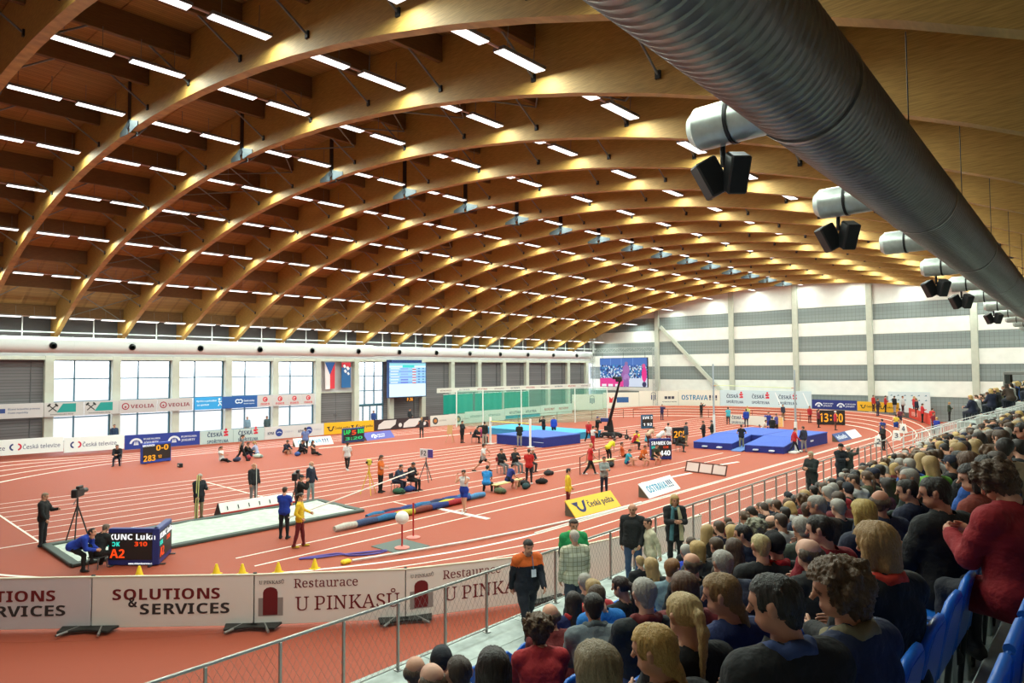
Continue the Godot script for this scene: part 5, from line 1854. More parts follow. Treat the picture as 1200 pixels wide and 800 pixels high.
func hand_shape(curl: float) -> Dictionary:   # wrist at the origin, fingers along -y, palm towards +z, thumb on +x
	var key := "%.2f" % curl
	if hand_cache.has(key):
		return hand_cache[key]
	var m := MB.new()
	m.tube([Vector3(0, 0.01, 0), Vector3(0, -0.03, 0), Vector3(0, -0.06, 0.002), Vector3(0, -0.088, 0.004)], [0.026, 0.030, 0.037, 0.034], 8)
	for i in m.v.size():
		m.v[i].z *= 0.52
	for k in 4:
		var x := 0.029 - 0.0193 * k
		var len: float = [0.070, 0.079, 0.073, 0.056][k]
		var p := [Vector3(x, -0.078, 0.002)]
		var w := curl * 0.35
		for s in 3:
			w += curl * 0.55
			p.append(p[-1] + Vector3(x * 0.03, -cos(w), sin(w)) * len * [0.45, 0.32, 0.23][s])
		m.tube(p, [0.0095, 0.009, 0.0082, 0.0062], 5)
	m.tube([Vector3(0.018, -0.022, 0.004), Vector3(0.045, -0.05, 0.014), Vector3(0.054, -0.078, 0.022), Vector3(0.053, -0.10, 0.03)], [0.013, 0.012, 0.0105, 0.0075], 5)
	var t := PackedInt32Array()
	for i in range(0, m.v.size(), 3):
		t.append_array([i, i + 2, i + 1])
	hand_cache[key] = {"v": m.v, "n": m.n, "t": t}
	return hand_cache[key]


func lim(d: Vector3, side: float, flex: float, abd: float, tw := 0.0) -> Vector3:
	var v := Basis(Vector3.RIGHT, -deg_to_rad(flex)) * d
	v = Basis(Vector3.BACK, side * deg_to_rad(abd)) * v
	return Basis(Vector3.UP, side * deg_to_rad(tw)) * v


# a pose: lean, twist, side (of the torso); hl/hr hip flexion; kl/kr knee; sl/sr hip spread; al/ar = [shoulder flexion, spread, elbow, inward turn of the forearm];
# hp/hy = head pitch and yaw; seat = height of the seat (0 = on the feet); curl of the fingers; w = width of the body
const POSES := {
	"stand": {},
	"stand2": {"al": [10, 10, 30, 20], "ar": [-5, 8, 15, 0], "hl": 4, "hr": -4, "hp": 8},
	"hands_front": {"al": [25, 6, 75, 45], "ar": [25, 6, 75, 45], "hp": 12},
	"behind": {"al": [-25, 10, 40, -10], "ar": [-22, 10, 40, -10], "hp": 6},
	"walk": {"hl": 26, "kl": 8, "hr": -20, "kr": 18, "al": [-22, 8, 18, 5], "ar": [24, 8, 25, 5], "lean": 3, "hp": 6},
	"stride": {"hl": -18, "kl": 22, "hr": 28, "kr": 6, "al": [26, 8, 30, 10], "ar": [-20, 8, 15, 5], "lean": 4, "hp": 14},
	"sit": {"seat": 0.45, "hl": 84, "hr": 82, "kl": 84, "kr": 82, "al": [30, 8, 55, 22], "ar": [30, 8, 55, 22], "lean": 2, "hp": 8},
	"sit_fwd": {"seat": 0.45, "hl": 80, "hr": 84, "kl": 92, "kr": 80, "sl": 8, "sr": 8, "al": [58, 6, 50, 30], "ar": [56, 6, 55, 30], "lean": 26, "hp": -4},
	"sit_arms": {"seat": 0.45, "hl": 84, "hr": 80, "kl": 80, "kr": 78, "al": [28, 10, 95, 62], "ar": [26, 10, 92, 62], "lean": -2, "hp": 6},
	"sit_phone": {"seat": 0.45, "hl": 84, "hr": 84, "kl": 84, "kr": 84, "al": [34, 6, 85, 28], "ar": [34, 6, 85, 28], "lean": 8, "hp": 30},
	"sit_left": {"seat": 0.45, "hl": 82, "hr": 84, "kl": 84, "kr": 80, "al": [30, 10, 55, 25], "ar": [40, 8, 50, 25], "lean": 6, "hy": 48, "twist": 14, "hp": 6},
	"sit_right": {"seat": 0.45, "hl": 84, "hr": 82, "kl": 82, "kr": 84, "al": [32, 8, 60, 25], "ar": [28, 10, 55, 25], "lean": 4, "hy": -50, "twist": -14, "hp": 4},
	"ground": {"seat": 0.08, "hl": 78, "hr": 96, "kl": 14, "kr": 66, "al": [-30, 14, 10, 0], "ar": [50, 10, 30, 10], "lean": -8, "hp": 14},
	"ground_hug": {"seat": 0.08, "hl": 118, "hr": 112, "kl": 112, "kr": 106, "al": [62, 4, 30, 15], "ar": [62, 4, 30, 15], "lean": 16, "hp": 14},
	"low_sit": {"seat": 0.36, "hl": 70, "hr": 82, "kl": 88, "kr": 96, "sl": 12, "sr": 12, "al": [50, 6, 35, 20], "ar": [46, 6, 40, 20], "lean": 22, "hp": 10},
	"crouch": {"hl": 86, "hr": 60, "kl": 78, "kr": 62, "al": [70, 4, 60, 30], "ar": [74, 4, 60, 30], "lean": 62, "hp": -42},
	"bend": {"hl": 18, "hr": 22, "kl": 16, "kr": 22, "al": [60, 6, 10, 5], "ar": [52, 6, 10, 5], "lean": 56, "hp": 10},
	"lunge": {"hl": 58, "kl": 62, "hr": -34, "kr": 14, "al": [10, 96, 8, 0], "ar": [30, 20, 60, 20], "lean": 4, "hy": 40},
	"arm_side": {"al": [14, 88, 8, 0], "ar": [6, 8, 15, 5], "hy": 30},
	"face_hands": {"al": [60, 14, 128, 30], "ar": [64, 18, 132, 30], "hl": 14, "hr": -10, "kr": 10, "hp": 16},
	"photo": {"al": [62, 12, 112, 40], "ar": [66, 12, 108, 40], "lean": 4, "hp": -2},
	"photo_high": {"al": [86, 8, 40, 10], "ar": [96, 8, 50, 10], "lean": 2, "hp": -6},
	"vault": {"al": [8, 34, 55, 10], "ar": [-12, 24, 60, 20], "hl": 8, "hr": -8, "kr": 6, "hp": 4},
	"pole": {"al": [34, 4, 62, 20], "ar": [12, 8, 20, 5], "hp": 14},
	"hips": {"al": [-14, 34, 78, 58], "ar": [-14, 34, 78, 58], "hp": 4},
	"up_arm": {"al": [30, 20, 110, 30], "ar": [12, 100, 30, 0], "hp": 4},
}


func skeleton(name: String) -> Dictionary:
	var p: Dictionary = POSES[name]
	var J := {}
	var seat: float = p.get("seat", 0.0)
	var pel := Vector3(0, 0.92, 0)
	var tb := Basis(Vector3.UP, deg_to_rad(p.get("twist", 0.0))) * Basis(Vector3.RIGHT, deg_to_rad(p.get("lean", 0.0)))
	J.pel = pel
	J.waist = pel + tb * Vector3(0, 0.14, 0.005)
	J.chest = pel + tb * Vector3(0, 0.36, 0.0)
	J.neck0 = pel + tb * Vector3(0, 0.50, -0.015)
	J.neck1 = pel + tb * Vector3(0, 0.585, 0.0)
	var hb := Basis(Vector3.UP, deg_to_rad(p.get("hy", 0.0))) * Basis(Vector3.RIGHT, deg_to_rad(p.get("hp", 0.0) + 0.45 * p.get("lean", 0.0)))
	J.head = Transform3D(hb, J.neck1 + tb * Vector3(0, 0.035, 0.0) + hb * Vector3(0, 0.085, 0.018))
	for s in [1, -1]:
		var k: String = "l" if s == 1 else "r"
		var hip := pel + Vector3(s * 0.092, -0.03, 0)
		var hf: float = p.get("h" + k, 0.0)
		var kf: float = p.get("k" + k, 2.0)
		var sp: float = p.get("s" + k, 3.0)
		var knee := hip + lim(Vector3(0, -0.43, 0), s, hf, sp if seat == 0.0 else 0.0, sp if seat > 0.0 else 0.0)
		var ank := knee + lim(Vector3(0, -0.41, 0), s, hf - kf, sp * 0.3)
		J["hip" + k] = hip
		J["knee" + k] = knee
		J["ank" + k] = ank
		var ff := lim(Vector3(0, 0, 1), s, maxf(0.0, (hf - kf)) if seat < 0.2 and seat > 0.0 else 0.0, 0.0, 10)
		J["toe" + k] = ank + ff * 0.165 + Vector3(0, -0.045, 0)
		J["heel" + k] = ank - ff * 0.045 + Vector3(0, -0.04, 0)
		var sh: Vector3 = pel + tb * Vector3(s * 0.185, 0.462, -0.01)
		var a: Array = p.get("a" + k, [4, 9, 14, 6])
		var el := sh + tb * lim(Vector3(0, -0.29, 0), s, a[0], a[1])
		var fd := lim(Vector3(0, -1, 0), s, a[0] + a[2], a[1] * 0.5)
		fd = Basis(Vector3.UP, -s * deg_to_rad(a[3])) * fd
		fd = (tb * fd).normalized()
		J["sh" + k] = sh
		J["el" + k] = el
		J["wr" + k] = el + fd * 0.25
		J["fd" + k] = fd
	var low := 1e9
	for q in ["toel", "toer", "heell", "heelr"]:
		low = minf(low, J[q].y - 0.035)
	var dy := -low
	if seat > 0.0:
		dy = seat + 0.095 - pel.y
	for q in J.keys():
		if q.begins_with("fd"):
			continue
		if J[q] is Transform3D:
			J[q] = Transform3D(J[q].basis, J[q].origin + Vector3(0, dy, 0))
		else:
			J[q] += Vector3(0, dy, 0)
	return J


func body(pose: String, h: float, w: float) -> Dictionary:
	var key := "%s %.3f %.2f" % [pose, h, w]
	if body_cache.has(key):
		return body_cache[key]
	var J := skeleton(pose)
	var bones := []
	var xs: Vector3 = (J.shl - J.shr).normalized()
	var x := xs * 0.055 * w
	bones.append([J.hipl + Vector3(0, 0.04, 0), J.hipr + Vector3(0, 0.04, 0), 0.112 * w, 0.112 * w, PELVIS])
	bones.append([J.hipl * 0.4 + J.pel * 0.6, J.waist + x, 0.105 * w, 0.100 * w, PELVIS])
	bones.append([J.hipr * 0.4 + J.pel * 0.6, J.waist - x, 0.105 * w, 0.100 * w, PELVIS])
	bones.append([J.waist + x, J.chest + x * 1.3, 0.098 * w, 0.108 * w, TORSO])
	bones.append([J.waist - x, J.chest - x * 1.3, 0.098 * w, 0.108 * w, TORSO])
	bones.append([J.chest, J.neck0, 0.10 * w, 0.065, TORSO])
	bones.append([J.neck0 + xs * 0.03, J.shl, 0.062, 0.060 * w, TORSO])
	bones.append([J.neck0 - xs * 0.03, J.shr, 0.062, 0.060 * w, TORSO])
	bones.append([J.neck0, J.neck1 + (J.neck1 - J.neck0) * 0.3, 0.058, 0.052, NECK])
	for k in ["l", "r"]:
		var mid: Vector3 = (J["sh" + k] + J["el" + k]) * 0.5
		bones.append([J["sh" + k], mid, 0.056 * w, 0.049 * w, ARM1])
		bones.append([mid, J["el" + k], 0.049 * w, 0.040, ARM2])
		bones.append([J["el" + k], J["wr" + k], 0.042, 0.028, ARM3])
		var tm: Vector3 = (J["hip" + k] + J["knee" + k]) * 0.5
		bones.append([J["hip" + k], tm, 0.092 * w, 0.074 * w, THIGH1])
		bones.append([tm, J["knee" + k], 0.074 * w, 0.055, THIGH2])
		var cm: Vector3 = J["knee" + k].lerp(J["ank" + k], 0.35)
		bones.append([J["knee" + k], cm, 0.053, 0.055, SHIN])
		bones.append([cm, J["ank" + k], 0.055, 0.037, SHIN])
		bones.append([J["heel" + k], J["toe" + k], 0.038, 0.034, FOOT])
		bones.append([J["ank" + k], J["heel" + k], 0.036, 0.036, FOOT])
	var g := field(bones, h, 0.035)
	g.J = J
	var s := Soup.new()
	s.add(g)
	var hs := head_shape(0.009 if h < 0.022 else (0.0125 if h < 0.03 else 0.016))
	s.add(hs[0], J.head, hs[1])
	var cu: float = POSES[pose].get("curl", 0.55)
	for k in ["l", "r"]:
		var e := 1.0 if k == "l" else -1.0
		var y: Vector3 = -J["fd" + k]
		var inner := -xs * e   # the palms face the body
		var z: Vector3 = (inner - y * inner.dot(y)).normalized()
		var xx := y.cross(z)
		var b := Basis(xx, y, z)
		if (b.x).dot(Vector3(0, 0, 1)) < 0.0:
			b = Basis(-xx, y, z)
		s.add(hand_shape(cu), Transform3D(b, J["wr" + k]))
	g.mesh = s.mesh()
	body_cache[key] = g
	return g


func shell(pose: String, h: float, w: float, sets: Array, thick: float, key2: String) -> ArrayMesh:
	# clothing: the body's surface where it carries those tags, moved outwards
	var key := "%s %.3f %.2f %s" % [pose, h, w, key2]
	if shell_cache.has(key):
		return shell_cache[key]
	var g := body(pose, h, w)
	var map := PackedInt32Array()
	map.resize(g.v.size())
	map.fill(-1)
	var v := PackedVector3Array()
	var n := PackedVector3Array()
	var t := PackedInt32Array()
	var on := {}
	for s in sets:
		on[s] = true
	for i in range(0, g.t.size(), 3):
		var hit := 0
		for j in 3:
			if on.has(int(g.tag[g.t[i + j]])):
				hit += 1
		if hit < 1:
			continue
		if key2 == "topyoke" and g.v[g.t[i]].y < g.J.neck0.y - 0.15:
			continue
		for j in [0, 2, 1]:
			var q: int = g.t[i + j]
			if map[q] < 0:
				map[q] = v.size()
				var p: Vector3 = g.v[q] + g.n[q] * thick
				v.append(p)
				n.append(g.n[q])
			t.append(map[q])
	var a := []
	a.resize(Mesh.ARRAY_MAX)
	a[Mesh.ARRAY_VERTEX] = v
	a[Mesh.ARRAY_NORMAL] = n
	a[Mesh.ARRAY_INDEX] = t
	var m := ArrayMesh.new()
	m.add_surface_from_arrays(Mesh.PRIMITIVE_TRIANGLES, a)
	shell_cache[key] = m
	return m


func hair_shape(kind: String, fine: bool) -> ArrayMesh:
	var key := kind + str(fine)
	if hair_cache.has(key):
		return hair_cache[key]
	var b := []
	var cap := func(r: float) -> void:
		b.append([Vector3(0, 0.042, 0.012), Vector3(0, 0.036, -0.026), 0.079 + r, 0.083 + r, 0])
	match kind:
		"short":
			cap.call(0.006)
			b.append([Vector3(0, -0.01, -0.05), Vector3(0, -0.045, -0.05), 0.062, 0.05, 0])
		"crop":
			cap.call(0.001)
			b.append([Vector3(0, -0.01, -0.05), Vector3(0, -0.04, -0.05), 0.058, 0.048, 0])
		"bald":
			b.append([Vector3(0.05, 0.0, -0.045), Vector3(-0.05, 0.0, -0.045), 0.05, 0.05, 0])
			b.append([Vector3(0, -0.01, -0.06), Vector3(0, -0.05, -0.055), 0.055, 0.045, 0])
			for s in [-1, 1]:
				b.append([Vector3(s * 0.066, 0.025, -0.02), Vector3(s * 0.066, 0.0, -0.01), 0.026, 0.022, 0])
		"bob":
			cap.call(0.016)
			b.append([Vector3(0, 0.0, -0.05), Vector3(0, -0.09, -0.055), 0.075, 0.068, 0])
			for s in [-1, 1]:
				b.append([Vector3(s * 0.07, 0.02, -0.015), Vector3(s * 0.074, -0.085, -0.005), 0.04, 0.036, 0])
		"long":
			cap.call(0.012)
			b.append([Vector3(0, 0.0, -0.05), Vector3(0, -0.27, -0.085), 0.075, 0.055, 0])
			for s in [-1, 1]:
				b.append([Vector3(s * 0.065, 0.02, -0.015), Vector3(s * 0.07, -0.22, -0.045), 0.038, 0.034, 0])
		"ponytail":
			cap.call(0.006)
			b.append([Vector3(0, 0.02, -0.10), Vector3(0, 0.02, -0.125), 0.04, 0.03, 0])
			b.append([Vector3(0, 0.025, -0.125), Vector3(0, -0.06, -0.148), 0.024, 0.028, 0])
			b.append([Vector3(0, -0.06, -0.148), Vector3(0.012, -0.29, -0.115), 0.028, 0.012, 0])
		"low_tail":
			cap.call(0.010)
			b.append([Vector3(0, -0.01, -0.05), Vector3(0, -0.06, -0.06), 0.066, 0.05, 0])
			b.append([Vector3(0, -0.08, -0.10), Vector3(0, -0.17, -0.115), 0.032, 0.018, 0])
		"curly":
			cap.call(0.03)
			b.append([Vector3(0, 0.0, -0.055), Vector3(0, -0.06, -0.05), 0.085, 0.07, 0])
			for k in 22:
				var w := k * 2.4
				var y := 0.11 - 0.16 * k / 22.0
				var r := sqrt(maxf(0.0, 0.0125 - (y - 0.03) * (y - 0.03))) + 0.01
				if sin(w) * r < 0.06:
					b.append([Vector3(cos(w) * r, y + 0.02, sin(w) * r - 0.01), Vector3(cos(w) * r * 1.05, y, sin(w) * r - 0.01), 0.024, 0.024, 0])
		"cap":
			b.append([Vector3(0, 0.05, 0.012), Vector3(0, 0.045, -0.02), 0.088, 0.09, 1])
			b.append([Vector3(-0.03, 0.052, 0.10), Vector3(0.03, 0.052, 0.10), 0.013, 0.013, 1])
			b.append([Vector3(-0.03, 0.045, 0.15), Vector3(0.03, 0.045, 0.15), 0.012, 0.012, 1])
			b.append([Vector3(0, 0.05, 0.1), Vector3(0, 0.045, 0.155), 0.013, 0.012, 1])
		"knit":
			b.append([Vector3(0, 0.06, 0.01), Vector3(0, 0.04, -0.02), 0.088, 0.092, 1])
			b.append([Vector3(0, 0.0, -0.03), Vector3(0, 0.02, -0.03), 0.078, 0.088, 1])
	var g := field(b, 0.009 if fine else 0.017, 0.02)
	if fine and kind not in ["cap", "knit"]:
		var fn := FastNoiseLite.new()
		fn.seed = 5
		fn.frequency = 1.0
		for i in g.v.size():
			var p: Vector3 = g.v[i]
			var w := atan2(p.x, p.z)
			var e := fn.get_noise_3d(w * 9.0, p.y * (14.0 if kind != "curly" else 55.0), 3.0) + 0.5 * fn.get_noise_3d(w * 22.0, p.y * 16.0, 9.0)
			g.v[i] = p + g.n[i] * e * (0.008 if kind != "curly" else 0.016)
		for i in g.n.size():
			g.n[i] = Vector3.ZERO
		for t2 in range(0, g.t.size(), 3):
			var k2: Vector3 = (g.v[g.t[t2 + 1]] - g.v[g.t[t2]]).cross(g.v[g.t[t2 + 2]] - g.v[g.t[t2]])
			for j2 in 3:
				g.n[g.t[t2 + j2]] += k2
		for i in g.n.size():
			g.n[i] = g.n[i].normalized()
	var s := Soup.new()
	var t := PackedInt32Array()
	for i in range(0, g.t.size(), 3):
		var c: Vector3 = (g.v[g.t[i]] + g.v[g.t[i + 1]] + g.v[g.t[i + 2]]) / 3.0
		var drop := c.z > 0.045 and c.y < 0.068 and kind != "cap" and kind != "knit"
		if kind in ["cap", "knit"]:
			drop = c.y < 0.03 and c.z > 0.03
		if not drop:
			t.append_array([g.t[i], g.t[i + 1], g.t[i + 2]])
	g.t = t
	s.add(g)
	hair_cache[key] = s.mesh()
	return hair_cache[key]


func neck_ring(J: Dictionary, r: float, thick: float, up: float, sag: float) -> ArrayMesh:
	var b := []
	var y: Vector3 = (J.neck1 - J.neck0).normalized()
	var x: Vector3 = (J.shl - J.shr).normalized()
	var z := x.cross(y)
	var c: Vector3 = J.neck0 + y * up
	for k in 14:
		var p := []
		for e in [k, k + 1]:
			var w: float = TAU * e / 14.0
			p.append(c + x * cos(w) * r * 1.08 + z * (sin(w) * r + 0.012) - y * (sag * maxf(0.0, sin(w)) + 0.012 * sin(w * 5.0)))
		b.append([p[0], p[1], thick, thick, 0])
	var s := Soup.new()
	s.add(field(b, 0.013, 0.015))
	return s.mesh()


func checked() -> StandardMaterial3D:
	var m := tmat("checked cloth", Color8(196, 196, 170), tex.check, Vector3(3.2, 3.2, 3.2), 0.85)
	m.uv1_world_triplanar = false
	return m


func skin(tone: int) -> StandardMaterial3D:
	var key := "skin %d" % tone
	if not mats.has(key):
		var m := StandardMaterial3D.new()
		m.albedo_color = [Color8(198, 144, 116), Color8(184, 128, 102), Color8(206, 156, 132), Color8(110, 72, 52)][tone]
		m.vertex_color_use_as_albedo = true
		m.roughness = 0.6
		mats[key] = m
	return mats[key]


func hair_mat(c: Color) -> StandardMaterial3D:
	var key := "hair " + c.to_html()
	if not mats.has(key):
		var m := StandardMaterial3D.new()
		m.albedo_color = c
		m.albedo_texture = tex.strand
		m.uv1_triplanar = true
		m.uv1_scale = Vector3(7, 0.5, 7)
		m.roughness = 0.55
		m.heightmap_enabled = true
		m.heightmap_texture = tex.grain
		m.heightmap_scale = 0.5
		mats[key] = m
	return mats[key]


const TOPS := {"long": [[1, 3, 4, 5, 0], 0.013, "pullover"], "short": [[1, 3, 0], 0.012, "shirt"], "vest": [[1, 0], 0.008, "vest"], "coat": [[0, 1, 3, 4, 5, 6], 0.030, "coat"], "jacket": [[0, 1, 3, 4, 5], 0.028, "jacket"], "body_warmer": [[0, 1, 3], 0.032, "body_warmer"], "yoke": [[1, 3], 0.034, "shoulder_panel"]}
const LEGS := {"long": [[0, 6, 7, 8], 0.010, "trousers"], "short": [[0, 6], 0.012, "shorts"], "tights": [[0, 6, 7, 8], 0.004, "tights"], "loose": [[0, 6, 7, 8], 0.018, "trousers"]}


func person(label: String, at: Vector3, turn: float, pose: String, d: Dictionary, h := 0.034, group := "") -> Node3D:
	# d: top [style, colour], legs [style, colour], shoes, hair [kind, colour], tone, size, w
	var o := thing("person", label, "person", at, turn, group)
	var w: float = d.get("w", 1.0)
	var sz: float = d.get("size", 1.0)
	o.scale = Vector3.ONE * sz
	var g := body(pose, h, w)
	part("body", g.mesh, skin(d.get("tone", 0)), o)
	if d.has("legs"):
		var l: Array = LEGS[d.legs[0]]
		part(l[2], shell(pose, h, w, l[0], l[1], "leg" + d.legs[0]), cloth(d.legs[1]), o)
	if d.has("top"):
		var t: Array = TOPS[d.top[0]]
		part(t[2], shell(pose, h, w, t[0], t[1], "top" + d.top[0]), checked() if d.has("check") else cloth(d.top[1]), o)
		if h < 0.03 and t[1] > 0.02:
			part("collar", neck_ring(g.J, 0.072, 0.022, 0.02, 0.0), cloth(d.top[1]), o)
	if d.has("over"):
		var t: Array = TOPS[d.over[0]]
		part(t[2], shell(pose, h, w, t[0], t[1], "top" + d.over[0]), cloth(d.over[1]), o)
	if d.has("scarf"):
		part("scarf", neck_ring(g.J, 0.086, 0.032, 0.045, 0.03) if h < 0.03 else shell(pose, h, w, [2], 0.03, "scarf"), cloth(d.scarf), o)
	part("shoes", shell(pose, h, w, [9], 0.008, "shoes"), rgb(30, 28, 28) if not d.has("shoes") else mat(d.shoes), o)
	if d.has("hair"):
		var kind: String = d.hair[0]
		part("hat" if kind in ["cap", "knit"] else "hair", hair_shape(kind, h < 0.03), cloth(d.hair[1]) if kind in ["cap", "knit"] else hair_mat(d.hair[1]), o, g.J.head)
		if kind == "knit" or kind == "cap":
			part("hair", hair_shape("crop", false), hair_mat(Color8(60, 46, 36)), o, g.J.head)
	return o


func aim(deg: float) -> float:   # 0 towards the viewer, 90 to the viewer's right, 180 away
	var c := cos(deg_to_rad(deg))
	var s := sin(deg_to_rad(deg))
	return face(-0.677 * c - 0.736 * s, -0.736 * c + 0.677 * s)


